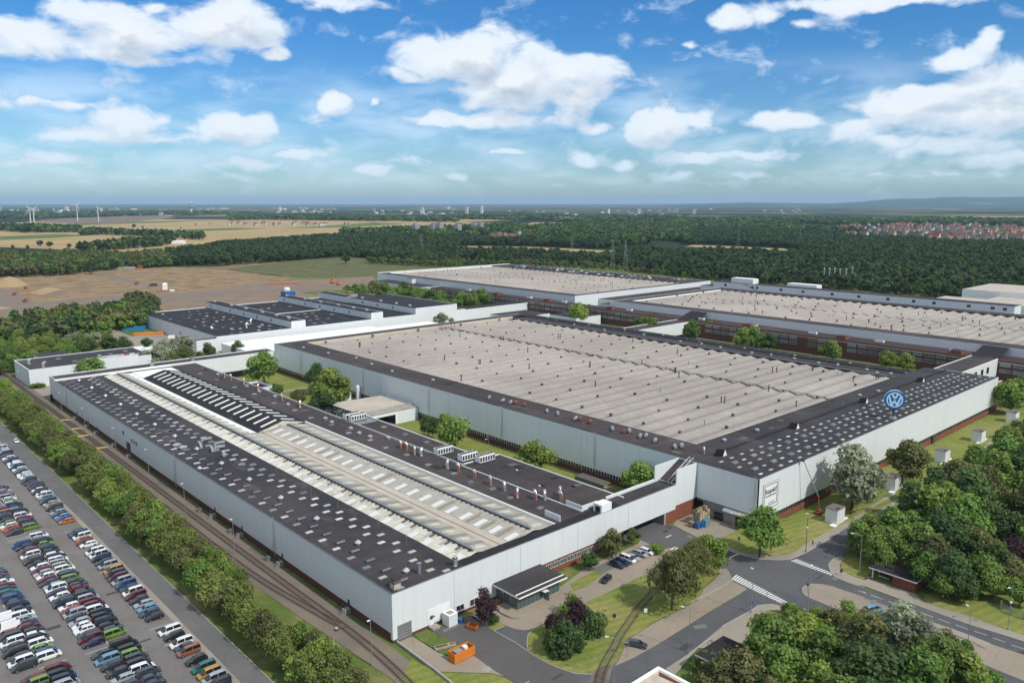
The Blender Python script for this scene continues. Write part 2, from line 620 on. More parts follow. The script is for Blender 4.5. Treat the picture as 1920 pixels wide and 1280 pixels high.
def sheet(name, pts, z, m, kind='structure', thick=0):
    """flat ground sheet from world points (or a slab with thick > 0)"""
    bm = bmesh.new()
    vs = [bm.verts.new((x, y, z + thick)) for x, y in pts]
    f = bm.faces.new(vs)
    f.normal_update()
    if f.normal.z < 0:
        bmesh.ops.reverse_faces(bm, faces=[f])
    if thick:
        r = bmesh.ops.extrude_face_region(bm, geom=[f])
        for v in r['geom']:
            if isinstance(v, bmesh.types.BMVert):
                v.co.z -= thick
        f2 = [x for x in r['geom'] if isinstance(x, bmesh.types.BMFace)]
        bmesh.ops.recalc_face_normals(bm, faces=bm.faces)
    bmesh.ops.triangulate(bm, faces=bm.faces[:])
    me = bpy.data.meshes.new(name)
    bm.to_mesh(me)
    bm.free()
    me.materials.append(m)
    o = bpy.data.objects.new(name, me)
    C.objects.link(o)
    if kind:
        o['kind'] = kind
    return o


def K(o, pts, s=6.4, z=0):
    return [P(o[0] + x / s, o[1] + y / s, z) for x, y in pts]


cD, cE, cF, cG, cH, cC, cA1, cA2 = (780, 1080), (1060, 1080), (1100, 960), (1340, 980), (1620, 1080), (540, 1080), (0, 680), (300, 900)
# ------------------------------------------------------------------ ground materials
def grass(name, a, bb, dry, dlo=.5, dhi=.75, mow=False):
    m = bpy.data.materials.new(name)
    m.use_nodes = True
    n = NB(m.node_tree)
    bs = m.node_tree.nodes['Principled BSDF']
    bs.inputs['Roughness'].default_value = .95
    bs.inputs['Specular IOR Level'].default_value = .1
    g = n.n('ShaderNodeNewGeometry')
    O = g.outputs['Position']
    f1 = n.ramp(n.noise(O, .06, 6, .65), .35, .65)
    f2 = n.noise(O, .9, 6, .7)
    f3 = n.ramp(n.noise(n.v('ADD', O, (91, 17, 0)), .045, 6, .7), dlo, dhi)
    base = n.mix(f1, a, bb)
    base = n.mix(f3, base, dry)
    base = n.mix(1.0, base, n.mix(f2, (.62,) * 3, (1.4,) * 3), 'MULTIPLY')
    if mow:
        sp = n.n('ShaderNodeSeparateXYZ')
        n.link(O, sp.inputs[0])
        st = n.ramp(n.m('SINE', n.m('MULTIPLY', n.m('ADD', sp.outputs[1], n.m('MULTIPLY', sp.outputs[0], .25)), 2.4)), -.3, .3, .93, 1.07)
        base = n.mix(1.0, base, st, 'MULTIPLY')
    n.link(base, bs.inputs['Base Color'])
    MT[name] = m
    return m


G_lawn = grass('mown_lawn', (.205, .215, .058), (.145, .185, .042), (.27, .24, .095), .46, .7, True)
G_rough = grass('rough_grass', (.115, .155, .038), (.085, .125, .03), (.24, .195, .09), .45, .68)
G_dry = grass('dry_grass', (.17, .15, .07), (.12, .125, .05), (.23, .18, .11), .4, .7)
G_mead = grass('dry_meadow', (.12, .125, .05), (.085, .105, .04), (.17, .145, .08), .45, .7)
G_wood = grass('woodland_floor', (.02, .035, .014), (.03, .045, .018), (.06, .055, .03), .6, .8)


def paving(name, a, bb, stain=(.10, .09, .085), joints=0, rot=0.0, amt=.5, cracks=True):
    m = bpy.data.materials.new(name)
    m.use_nodes = True
    n = NB(m.node_tree)
    bs = m.node_tree.nodes['Principled BSDF']
    bs.inputs['Roughness'].default_value = .9
    bs.inputs['Specular IOR Level'].default_value = .2
    g = n.n('ShaderNodeNewGeometry')
    O = g.outputs['Position']
    base = n.mix(n.ramp(n.noise(O, .05, 6, .65), .35, .65), a, bb)
    base = n.mix(1.0, base, n.mix(n.noise(O, 1.3, 5, .75), (.82,) * 3, (1.2,) * 3), 'MULTIPLY')
    st = n.ramp(n.noise(n.v('MULTIPLY', O, (1, .45, 1)), .22, 4, .6), .55, .8)
    base = n.mix(n.m('MULTIPLY', st, amt), base, stain)
    if cracks:
        wv = n.v('ADD', O, n.v('SCALE', n.n('ShaderNodeTexNoise').outputs['Color'], None, 3.0))
        vo = n.n('ShaderNodeTexVoronoi', feature='DISTANCE_TO_EDGE')
        vo.inputs['Scale'].default_value = .09
        n.link(wv, vo.inputs['Vector'])
        base = n.mix(n.m('MULTIPLY', n.ramp(vo.outputs['Distance'], .0, .012, 1, 0), .35), base, tuple(c * .55 for c in a))
    if joints:
        sp = n.n('ShaderNodeSeparateXYZ')
        n.link(O, sp.inputs[0])
        for i in (0, 1):
            j = n.ramp(n.m('ABSOLUTE', n.m('SUBTRACT', n.m('FRACT', n.m('DIVIDE', sp.outputs[i], joints)), .5)), .485, .5)
            base = n.mix(n.m('MULTIPLY', j, .3), base, tuple(c * .5 for c in a))
    n.link(base, bs.inputs['Base Color'])
    MT[name] = m
    return m


A_road = paving('asphalt_road', (.088, .090, .096), (.110, .110, .113), (.065, .066, .07), amt=.5)
A_old = paving('old_asphalt', (.122, .122, .122), (.15, .147, .143), (.095, .092, .09))
A_lot = paving('car_park_asphalt', (.158, .146, .135), (.185, .173, .163), (.12, .10, .09), amt=.6)
A_yard = paving('yard_asphalt', (.115, .102, .097), (.098, .092, .092), (.08, .07, .068))
A_beige = paving('concrete_paving', (.30, .25, .195), (.26, .22, .175), (.20, .165, .135), joints=5.0)
A_side = paving('sidewalk_slabs', (.31, .275, .225), (.26, .23, .19), (.21, .185, .155), joints=1.5, cracks=False)
A_ball = paving('track_ballast', (.20, .165, .13), (.15, .13, .11), (.15, .15, .075), cracks=False, amt=.7)
A_sand = paving('bare_soil', (.25, .18, .125), (.19, .145, .11), (.16, .125, .10), cracks=False)
A_sandp = paving('pinkish_site_road', (.215, .165, .13), (.19, .15, .12), (.16, .13, .095), cracks=False)
A_moor = grass('dry_site_grass', (.23, .165, .095), (.155, .12, .07), (.30, .21, .12), .4, .6)


def farland():
    m = bpy.data.materials.new('far_fields_and_woods')
    m.use_nodes = True
    n = NB(m.node_tree)
    bs = m.node_tree.nodes['Principled BSDF']
    bs.inputs['Roughness'].default_value = 1
    bs.inputs['Specular IOR Level'].default_value = .05
    g = n.n('ShaderNodeNewGeometry')
    O = n.v('MULTIPLY', g.outputs['Position'], (.001, .001, 0))
    wp = n.n('ShaderNodeTexNoise')
    wp.inputs['Scale'].default_value = 1.2
    n.link(O, wp.inputs['Vector'])
    Wv = n.v('ADD', O, n.v('SCALE', wp.outputs['Color'], None, .5))
    vo = n.n('ShaderNodeTexVoronoi')
    vo.inputs['Scale'].default_value = 2.0
    n.link(Wv, vo.inputs['Vector'])
    sc = n.n('ShaderNodeSeparateColor')
    n.link(vo.outputs['Color'], sc.inputs[0])
    field = n.mix(n.ramp(sc.outputs[0], .25, .40), (.24, .19, .10), (.10, .13, .055))
    field = n.mix(n.ramp(sc.outputs[1], .75, .85), field, (.17, .12, .085))
    wood = n.ramp(n.noise(O, .45, 8, .6), .46, .55, 1, 0)
    wood2 = n.ramp(n.noise(n.v('ADD', O, (5, 3, 0)), 1.6, 6, .7), .50, .56)
    base = n.mix(wood2, field, (.028, .045, .024))
    base = n.mix(n.m('SUBTRACT', 1, wood), (.022, .038, .022), base)
    n.link(base, bs.inputs['Base Color'])
    return m


M_far = farland()
M_gold = mat('ripe_grain_field', (.40, .30, .155), 1, .05, var=.08, vscale=.004, col2=(.33, .25, .13))
M_gfield = mat('green_field', (.10, .15, .05), 1, .05, var=.1, vscale=.01, col2=(.13, .16, .06))
M_pfield = mat('ploughed_field', (.19, .15, .12), 1, .05, var=.1, vscale=.01)

# ------------------------------------------------------------------ ground sheets
gp = [(60000 * math.cos(2 * math.pi * i / 96), 60000 * math.sin(2 * math.pi * i / 96)) for i in range(96)]
bm = bmesh.new()
vs = [bm.verts.new((x, y, -.5)) for x, y in gp]
cv = bm.verts.new((0, 0, -.5))
for i in range(96):
    bm.faces.new((cv, vs[i], vs[(i + 1) % 96]))
me = bpy.data.meshes.new('ground')
bm.to_mesh(me)
bm.free()
me.materials.append(M_far)
go = struct(bpy.data.objects.new('ground', me))
C.objects.link(go)


def S_(name, pts, z, m):
    return sheet(name, pts, z, m)


px = lambda L, z=0: [P(a, c, z) for a, c in L]
# near base: rough grass under everything close
S_('grass_ground', [(-150, -60), (900, -60), (1100, 500), (900, 1000), (-150, 1100)], -.1, G_rough)
# farther base regions
S_('woodland_ground', px([(-600, 505), (0, 500), (330, 498), (430, 488), (560, 484), (700, 492), (860, 496), (1330, 532), (2500, 640), (2700, 445), (1920, 441), (1280, 428), (1000, 437), (640, 437), (420, 449), (300, 470), (-500, 455)]), -.3, G_wood)
S_('farmland', px([(-500, 460), (0, 463), (300, 474), (420, 449), (640, 441), (1000, 423), (1000, 419), (700, 414), (300, 411), (-500, 430)]), -.28, M_gold)
S_('green_field', px([(0, 450), (100, 446), (170, 441), (110, 439), (0, 443)]), -.2, M_gfield)
S_('green_field', px([(235, 440), (300, 436), (500, 429), (440, 427), (300, 432)]), -.2, M_gfield)
S_('green_field', px([(530, 429), (640, 426), (760, 420), (700, 417), (600, 424)]), -.2, M_gfield)
S_('green_field', px([(60, 424), (160, 422), (420, 413), (200, 416)]), -.2, M_gfield)
S_('ploughed_field', px([(40, 416), (200, 420), (330, 408), (290, 403), (120, 409)]), -.18, M_pfield)
S_('farmland', px([(640, 417), (800, 419), (960, 413), (980, 410), (800, 408), (700, 409)]), -.2, M_gold)
S_('farmland', px([(850, 462), (1140, 474), (1150, 470), (1000, 463), (880, 461)]), -.15, M_gold)
S_('farmland', px([(1285, 462), (1480, 470), (1470, 466), (1300, 459)]), -.15, M_gold)
S_('farmland', px([(980, 421), (1060, 422), (1090, 417), (1000, 417)]), -.15, M_gold)
S_('farmland', px([(1400, 425), (1460, 424), (1440, 415), (1400, 414)]), -.15, M_gold)
S_('farmland', px([(1680, 420), (1780, 419), (1770, 415), (1680, 415)]), -.15, M_gold)
S_('farmland', px([(1150, 418), (1240, 417), (1220, 414), (1150, 415)]), -.15, M_gold)
S_('farmland', px([(1760, 408), (1920, 410), (2100, 409), (1920, 405), (1760, 406)]), -.15, M_gold)
S_('green_field', px([(660, 415), (880, 410), (830, 407), (700, 411)]), -.12, M_gfield)
S_('meadow', px([(420, 505), (560, 487), (640, 480), (780, 492), (870, 497), (760, 512), (700, 520), (560, 520)]), -.04, G_mead)
# building site
S_('construction_ground', px([(-200, 640), (0, 640), (200, 600), (330, 612), (520, 620), (720, 560), (720, 530), (560, 523), (420, 505), (320, 500), (100, 512), (0, 518), (-300, 525)]), -.05, A_moor)
S_('construction_ground', px([(330, 585), (470, 568), (640, 560), (712, 545), (700, 518), (560, 525), (430, 535), (300, 560)]), -.03, A_sand)
S_('site_road', px([(-150, 545), (0, 540), (20, 543), (70, 567), (230, 553), (420, 545), (640, 535), (640, 541), (430, 552), (280, 572), (100, 590), (-100, 606), (-200, 600)]), -.02, A_sandp)
S_('site_road', px([(170, 514), (200, 513), (275, 530), (300, 536), (260, 536), (215, 524)]), -.02, A_sandp)
# yard around the left block, car park etc.
S_('yard', [(190, 640), (213, 640), (213, 533), (196, 545), (170, 600), (150, 640), (165, 690), (190, 715)], -.04, A_side)
S_('lane', [(93, 456), (170, 456), (170, 470), (93, 470), (80, 474), (80, 458)], -.03, A_old)
lot = [(-60, 100), (58.2, 100), (57.6 + 2.5, 150), (60.0, 260), (58.6, 380), (55.5, 520), (-60, 520)]
S_('car_park', lot, 0.0, A_lot)
S_('verge_strip', [(59.2, 100), (61.6, 100), (61.4, 260), (59.8, 380), (56.8, 520), (55.5, 520), (58.6, 380), (60.0, 260), (60.1, 150)], .008, A_side)
S_('road', [(61.4, 90), (66.6, 90), (66.4, 200), (66.3, 300), (66.0, 430), (65, 560), (56, 560), (59.6, 380), (61.2, 260), (61.5, 160)], .004, A_old)
# rail strip
S_('railway_ballast', [(81.8, 640), (91.6, 640), (93.0, 470), (93.0, 145), (92.5, 132), (90.0, 110), (84, 95), (81, 97), (85.2, 118), (86, 132), (84.4, 160), (82.2, 205), (82, 300), (81.5, 430)], .0, A_ball)
S_('gravel_strip', [(85.8, 275), (88.0, 275), (88.0, 197), (86.9, 190), (86.1, 205)], .006, A_old)
# courtyards inside the works
S_('courtyard_ground', [(430, 120), (505, 120), (523, 830), (430, 830)], -.015, G_rough)
S_('works_ground', [(93, 456), (212, 446), (430, 446), (430, 533), (212.5, 533), (160, 533), (93, 494)], -.05, A_side)
S_('courtyard_lawn', [(165.5, 145), (212.3, 152), (212.3, 446), (165.5, 446)], -.02, G_lawn)
S_('courtyard_paving', [(175, 300), (212.2, 300), (212.2, 352), (165, 352), (165, 330)], .0, A_old)
S_('courtyard_path', [(170, 392), (212, 392), (212, 395.5), (170, 395.5)], .0, A_side)
S_('courtyard_path', [(196, 205), (198.5, 205), (198.5, 295), (196, 295)], .0, A_side)
# front lawns / roads
S_('lawn', [(205, 100), (480, 100), (480, 121.5), (205, 121.5)], .0, G_lawn)
yard_conc = K(cC, [(1312, 795), (1480, 715)]) + K(cD, [(-60, 715), (0, 745), (250, 905), (400, 965), (560, 900), (700, 955), (870, 1080), (980, 1150), (1060, 1195), (900, 1160), (250, 1140), (0, 960)])
S_('concrete_yard', yard_conc, .004, A_beige)
yard_as = K(cD, [(220, 640), (330, 590), (640, 470), (700, 480), (840, 590), (930, 650), (1200, 800), (1350, 905), (1500, 1000), (1660, 1080), (1920, 1170)]) + K(cE, [(150, 1166), (300, 1185), (300, 1500)]) + K(cD, [(1400, 1500), (1190, 1270), (1060, 1195), (870, 1080), (700, 955), (520, 820), (370, 740), (260, 720)])
S_('yard_road', yard_as, .004, A_yard)
pav_b = K(cD, [(640, 470), (900, 330), (990, 240), (1210, 395), (1750, 110)]) + K(cF, [(0, 660), (620, 370), (660, 250), (650, 330), (760, 380), (870, 480), (960, 430), (1100, 410), (1010, 560), (860, 672), (600, 790), (330, 925), (100, 1030)]) + K(cD, [(1700, 470), (1410, 630), (1290, 645), (1180, 625), (1060, 580), (840, 590)])
S_('paving', pav_b, .004, A_beige)
S_('side_road', K(cD, [(930, 652), (1080, 588), (1180, 625), (1290, 645), (1412, 630), (1345, 700), (1330, 800), (1352, 900)]), .008, A_road)
S_('parking_bays', K(cF, [(180, 740), (480, 600), (860, 480), (760, 380), (600, 430), (300, 560), (20, 700), (100, 700)]), .008, A_old)
road = K(cE, [(150, 1166), (350, 1176), (420, 1085), (590, 1075), (830, 970), (1130, 800), (1560, 530), (1900, 338)]) + K(cG, [(250, 880), (390, 790), (200, 690), (180, 600), (150, 560), (40, 505)]) + K(cF, [(1590, 620), (1300, 470), (1100, 412), (960, 428), (760, 380), (640, 330), (640, 245), (960, 120), (1040, 150), (1350, 310), (1600, 420)]) + \
    K(cG, [(60, 290), (280, 370), (500, 430), (740, 445), (900, 438), (1090, 360), (1300, 240), (1500, 112), (1760, -50), (1900, 20), (1700, 230), (1640, 330), (1520, 400), (1430, 430), (1385, 470), (1365, 500), (1375, 550), (1430, 640), (1560, 700), (1700, 750), (1920, 822)]) + \
    K(cH, [(640, 350), (1240, 570), (1920, 780), (2500, 950), (2500, 1900), (1500, 1420)]) + K(cG, [(1900, 1420), (1480, 1230), (1200, 1110), (960, 1005), (810, 1000), (700, 975), (600, 980), (520, 990), (440, 1050), (370, 1085), (90, 1240)]) + K(cE, [(1490, 920), (1200, 1110), (900, 1300), (600, 1520), (-300, 1900), (-300, 1500), (150, 1260)])
S_('road', road, .008, A_road)
S_('median', K(cG, [(1050, 815), (1062, 770), (1110, 742), (1170, 733), (1300, 740), (1450, 772), (1600, 822), (1790, 885)]) + K(cH, [(0, 265), (350, 390), (700, 520), (1240, 700), (1500, 802), (1920, 940), (2500, 1130), (2500, 1430), (1920, 1250), (1500, 1080), (1230, 960), (700, 760), (0, 520)]) + K(cG, [(1700, 1130), (1480, 1040), (1250, 945), (1130, 895), (1065, 850)]), .012, A_beige)
S_('layby', K(cE, [(590, 1075), (640, 1000), (700, 860), (740, 760), (830, 710), (1060, 560), (1440, 370), (1700, 220)]) + K(cF, [(1380, 930), (1500, 835), (1590, 740), (1600, 640)]) + K(cG, [(60, 520), (150, 560), (185, 620), (200, 690), (392, 790), (250, 880), (0, 1022)]) + K(cE, [(1560, 530), (1130, 800), (830, 970)]), .012, A_beige)
S_('sidewalk', K(cG, [(20, 500), (60, 515), (150, 560), (190, 640), (175, 700), (110, 750), (-60, 845), (-260, 945), (-320, 900), (-100, 800), (10, 720), (60, 620)]), .05, A_side)
S_('sidewalk', K(cG, [(90, 1240), (370, 1085), (440, 1050), (520, 992), (600, 980), (700, 975), (810, 1000), (955, 1005), (955, 1050), (810, 1045), (640, 1045), (500, 1110), (400, 1190), (440, 1400), (100, 1500), (-200, 1500)]) + K(cE, [(1300, 1200), (1200, 1110), (1490, 920)]), .05, A_side)
S_('sidewalk', K(cG, [(60, 290), (280, 370), (500, 430), (740, 445), (900, 438), (1090, 360), (1300, 240), (1500, 112), (1760, -50)]) + K((1500, 840), [(1100, 880), (1340, 750), (1440, 690), (1400, 640), (1300, 720), (680, 1120), (560, 1180)], 8) + K(cG, [(1400, 70), (1080, 260), (950, 350), (850, 383), (700, 390), (400, 370), (250, 330), (130, 262)]), .05, A_side)
S_('sidewalk', K(cG, [(1365, 500), (1385, 470), (1430, 435), (1530, 405), (1560, 420), (1500, 500), (1520, 560), (1620, 620), (1790, 685), (1920, 640)]) + K(cH, [(0, 10), (340, 120), (600, 200), (700, 290), (900, 370), (1240, 470), (1920, 710), (2500, 880), (2500, 945), (1920, 778), (1240, 568), (640, 348), (0, 115)]) + K(cG, [(1700, 748), (1560, 698), (1430, 638), (1375, 550)]), .05, A_side)
S_('dock_paving', K(cF, [(1040, 150), (1350, 310), (1600, 420), (1700, 350), (1800, 200)]) + [(212, 128), (212, 143.8), (202, 144)], .012, A_beige)
S_('underpass_road', [(176, 144.2), (197, 144.2), (197, 151), (176, 151)], .004, A_road)
S_('path', [(236, 104.2), (300, 104.6), (360, 105.2), (372, 106), (372, 104), (360, 103), (300, 102.6), (236, 102.2)], .02, A_side)
# lawns on top
S_('lawn', K(cD, [(1412, 632), (1350, 700), (1336, 800), (1362, 895), (1505, 996), (1665, 1076), (1915, 1165)]) + K(cE, [(155, 1160), (345, 1170), (425, 1085), (590, 1070), (640, 990), (700, 850), (745, 750), (830, 705), (1060, 552), (1440, 365), (1650, 200)]) + K(cF, [(1380, 915), (1490, 820), (1580, 735), (1590, 640), (1300, 480), (1090, 440), (1010, 565), (860, 676), (600, 795), (330, 928), (100, 1035)]) + K(cD, [(1700, 480)]), .10, G_lawn)
S_('lawn', K(cD, [(850, 580), (1000, 540), (1065, 578), (935, 645)]), .1, G_lawn)
S_('lawn', K(cD, [(-20, 690), (100, 660), (190, 750), (330, 720), (440, 780), (520, 860), (400, 955), (300, 925), (0, 735)]), .06, G_rough)
S_('lawn', K(cD, [(-60, 985), (230, 1135), (280, 1150), (900, 1168), (1050, 1205), (1190, 1290), (1300, 1420), (1300, 1800), (0, 1800), (-300, 1500)]), .03, G_lawn)
S_('lawn', K(cF, [(20, 740), (100, 705), (190, 745), (30, 870), (-150, 940), (-200, 860)]), .1, G_lawn)
S_('lawn', K(cF, [(-10, 655), (150, 590), (330, 500), (480, 430), (640, 350), (640, 250), (400, 380), (150, 480), (-60, 600)]), .06, G_rough)
S_('lawn', K(cF, [(770, 372), (870, 362), (960, 428), (870, 490), (780, 470)]), .1, G_rough)
S_('lawn', K(cG, [(0, 220), (130, 264), (250, 332), (400, 372), (700, 392), (850, 385), (950, 352), (1080, 262), (1400, 72), (1400, -60), (300, -60), (280, 80)]), .07, G_lawn)
S_('lawn', K(cG, [(500, 1112), (640, 1047), (810, 1047), (1100, 1100), (1500, 1250), (1500, 1900), (440, 1900), (440, 1400), (404, 1190)]), .06, G_lawn)
S_('lawn', K(cH, [(690, 280), (740, 220), (1300, 100), (2500, 100), (2500, 880), (1920, 710), (1240, 470), (900, 370)]), .07, G_lawn)
S_('lawn', K(cG, [(1510, 500), (1560, 425), (1900, 400), (1920, 560), (1790, 680), (1620, 618), (1525, 560)]), .07, G_lawn)
S_('lawn', [(222, 99), (480, 99), (480, 60), (222, 60)], -.01, G_rough)
# painted markings
mk = MB()
M_paint = mat('road_paint', (.62, .62, .58), .7, var=.2, vscale=2)
M_ypaint = mat('yellow_crossing_boards', (.62, .40, .07), .7, var=.2, vscale=1)


def stripe(mbx, a, b_, w, z, m=M_paint):
    a = Vector(a[:2]); b_ = Vector(b_[:2])
    d = (b_ - a).normalized(); n_ = Vector((-d.y, d.x)) * (w / 2)
    mbx.face([(*(a - n_), z), (*(b_ - n_), z), (*(b_ + n_), z), (*(a + n_), z)], m)


def zebra(name, a0, a1, b0, b1, n_, w):
    for i in range(n_):
        t = (i + .5) / n_
        p = Vector(a0).lerp(Vector(a1), t)
        q = Vector(b0).lerp(Vector(b1), t)
        m_ = MB()
        stripe(m_, p, q, w, .018)
        o = m_.obj('zebra_stripe')
        o['kind'] = 'structure'


zebra('zebra', P(*(1340 + 255 / 6.4, 980 + 615 / 6.4)), P(1340 + 950 / 6.4, 980 + 985 / 6.4), P(1340 + 195 / 6.4, 980 + 672 / 6.4), P(1340 + 865 / 6.4, 980 + 1000 / 6.4), 24, .5)
zebra('zebra', P(1340 + 985 / 6.4, 980 + 430 / 6.4), P(1340 + 1440 / 6.4, 980 + 610 / 6.4), P(1340 + 905 / 6.4, 980 + 452 / 6.4), P(1340 + 1400 / 6.4, 980 + 630 / 6.4), 14, .5)
for k_, o_, pts in (('a', cG, [(180, 415, 285, 370)]), ('b', cF, [(950, 302, 1015, 272), (1005, 450, 1060, 415), (1040, 462, 1095, 425), (1000, 545, 1060, 520)]),
                    ('c', cG, [(1720, 808, 1820, 845), (1870, 862, 1960, 895)]),
                    ('d', cH, [(290, 296, 420, 345), (485, 368, 620, 418), (680, 430, 830, 488), (890, 508, 1030, 558), (1100, 580, 1250, 635), (1320, 655, 1480, 705), (1545, 735, 1700, 790), (1770, 820, 1920, 870), (-15, 180, 20, 200), (100, 228, 230, 275)]),
                    ('e', cD, [(1305, 1285, 1360, 1255)])):
    for x0, y0, x1, y1 in pts:
        stripe(mk, P(o_[0] + x0 / 6.4, o_[1] + y0 / 6.4), P(o_[0] + x1 / 6.4, o_[1] + y1 / 6.4), .4 if k_ in 'ab' else .14, .017)
# car park bay lines
for (x0, x1, ys) in ((40.2, 50.4, (268, 269.5, 187)), (31, 36.5, (187.6,)), (26, 31, (217,)), (40.2, 45, (272,)), (45.4, 50.4, (187,)), (54.5, 59.6, (264.8, 228.3, 188, 178.6))):
    for yy in ys:
        stripe(mk, (x0, yy), (x1, yy), .12, .006)
for x0, y0, y1 in ((45.35, 168, 186), (45.35, 188, 269), (45.35, 272, 330), (31.2, 189, 245), (31.2, 160, 185)):
    stripe(mk, (x0, y0), (x0, y1), .12, .006)
struct(mk.obj('road_markings'))
# kerbs
kb = MB()


def kerb(pts, w=.18, h=.13, m=None):
    for p, q in zip(pts, pts[1:]):
        a = Vector(p); c = Vector(q)
        d = (c - a)
        if d.length < .05:
            continue
        mid = (a + c) / 2
        kb.obox(mid, d, d.length + .1, w, h, m or M_kerb)


M_kerb = mat('kerb_stone', (.36, .34, .30), .9, var=.15, vscale=1)
kerb(K(cD, [(840, 590), (930, 650), (1200, 800), (1350, 905), (1500, 1000), (1660, 1080), (1920, 1170)]) + K(cE, [(150, 1166), (350, 1176)]))
kerb(K(cD, [(930, 652), (1062, 592)]))
kerb(K(cD, [(1350, 905), (1330, 800), (1345, 700), (1412, 630)]))
kerb(K(cG, [(60, 290), (280, 370), (500, 430), (740, 445), (900, 438), (1090, 360), (1300, 240), (1500, 112)]))
kerb(K(cG, [(1520, 400), (1430, 430), (1385, 470), (1365, 500), (1375, 550), (1430, 640), (1560, 700), (1700, 750), (1790, 780)]) + K(cH, [(0, 115), (640, 350), (1240, 570), (1920, 780)]))
kerb(K(cG, [(1450, 772), (1300, 740), (1170, 733), (1110, 742), (1062, 770), (1050, 815), (1065, 850), (1130, 895), (1250, 945), (1480, 1040)]))
kerb(K(cH, [(0, 265), (350, 390), (700, 520), (1240, 700), (1500, 802)]))
kerb(K(cG, [(40, 505), (150, 560), (185, 620), (200, 690), (120, 750), (0, 810), (-120, 880), (-300, 960)]))
kerb(K(cG, [(90, 1240), (370, 1085), (440, 1050), (520, 990), (600, 980), (700, 975), (810, 1000)]))
kerb(K(cE, [(1490, 920), (1880, 650)]))
kerb([(66.7, 100), (66.5, 200), (66.4, 330), (66.1, 425)])
struct(kb.obj('kerbs'))
for p_ in (K(cF, [(985, 180)])[0], K(cD, [(840, 1108)])[0]):
    m_ = MB(); m_.lathe((*p_, .02), [(1.1, 0), (1.05, .04)], M_brickd if p_[0] > 150 else M_conc, 16)
    struct(m_.obj('inspection_cover'))

# ------------------------------------------------------------------ railway
M_rail = mat('rusty_rail', (.12, .075, .055), .5, .4, .4)
M_sleep = mat('sleeper', (.10, .08, .065), .9)


def smooth(pts, n_=6):
    out = []
    for i in range(len(pts) - 1):
        p0 = Vector(pts[max(i - 1, 0)]); p1 = Vector(pts[i]); p2 = Vector(pts[i + 1]); p3 = Vector(pts[min(i + 2, len(pts) - 1)])
        for k in range(n_):
            t = k / n_
            out.append(.5 * ((2 * p1) + (p2 - p0) * t + (2 * p0 - 5 * p1 + 4 * p2 - p3) * t * t + (3 * p1 - p0 - 3 * p2 + p3) * t ** 3))
    out.append(Vector(pts[-1]))
    return out


TK = [0]


def track(pts, near_len=1e9, bed=True):
    TK[0] += 1
    dz = TK[0] * .005
    c = smooth([Vector(p) for p in pts])
    root = MB()
    if bed:
        L, Rr = [], []
        for i, p in enumerate(c):
            d = (c[min(i + 1, len(c) - 1)] - c[max(i - 1, 0)]).normalized()
            n_ = Vector((-d.y, d.x))
            L.append(p + n_ * 2.0); Rr.append(p - n_ * 2.0)
        for i in range(len(c) - 1):
            root.face([(*L[i], .007 + dz), (*Rr[i], .007 + dz), (*Rr[i + 1], .007 + dz), (*L[i + 1], .007 + dz)], A_ball)
    base = struct(root.obj('railway_track'))
    for sgn in (-1, 1):
        m_ = MB()
        pr = None
        for i, p in enumerate(c):
            d = (c[min(i + 1, len(c) - 1)] - c[max(i - 1, 0)]).normalized()
            q = p + Vector((-d.y, d.x)) * (.74 * sgn)
            if pr is not None:
                m_.obox((pr + q) / 2, q - pr, (q - pr).length + .02, .11, .2 + dz, M_rail, z0=.04)
            pr = q
        m_.obj('rail', base)
    sl = MB()
    acc = 0
    for p, q in zip(c, c[1:]):
        d = q - p
        L_ = d.length
        while acc < L_:
            sl.obox(p + d * (acc / L_), d, .24, 2.5, .09 + dz, M_sleep, z0=.02)
            acc += .68
        acc -= L_
    stuff(sl.obj('sleepers', base))
    return base


track([(89.2, 620), (89.15, 480), (89.2, 400), (89.2, 300), (89.1, 240), (89.2, 190), (89.4, 165), (89.2, 148), (88.2, 134), (86.6, 122), (83.5, 108), (80, 98)])
track([(88.3, 462), (86.6, 446), (85.4, 425), (84.9, 400), (84.9, 300), (84.8, 240), (84.9, 210), (85.6, 192), (87.2, 175), (88.9, 160)])
track(K(cE, [(395, 1300), (455, 1085), (580, 860), (650, 720), (760, 560), (890, 370), (1010, 240), (1120, 130)]) + K(cF, [(980, 820), (1100, 640), (1200, 480)]))
yb = [(86.6, 410.4, 91.5, 407.0), (86.2, 390.0, 91.5, 388.4), (82.7, 375.6, 91.5, 374.3), (86.0, 351.5, 91.6, 349.8)]
for x0, y0, x1, y1 in yb:
    m_ = MB()
    m_.obox(((x0 + x1) / 2, (y0 + y1) / 2), (x1 - x0, y1 - y0), x1 - x0 - 1.8, 1.3, .26, M_ypaint)
    m_.obox((x1 - .6, y1), (1, 0), 2.2, 1.0, .28, M_conc)
    tag(m_.obj('track_crossing'), 'yellow boarded crossing over the tracks, %s one from the far end of the hall' % ordi(yb.index((x0, y0, x1, y1)) + 1), 'crossing', 'yellow boarded track crossings')

# ------------------------------------------------------------------ far hills
M_hill = mat('hill_forest', (.03, .05, .035), 1, .05, col2=(.20, .17, .10), vscale=.0006, lo=.6, hi=.72)


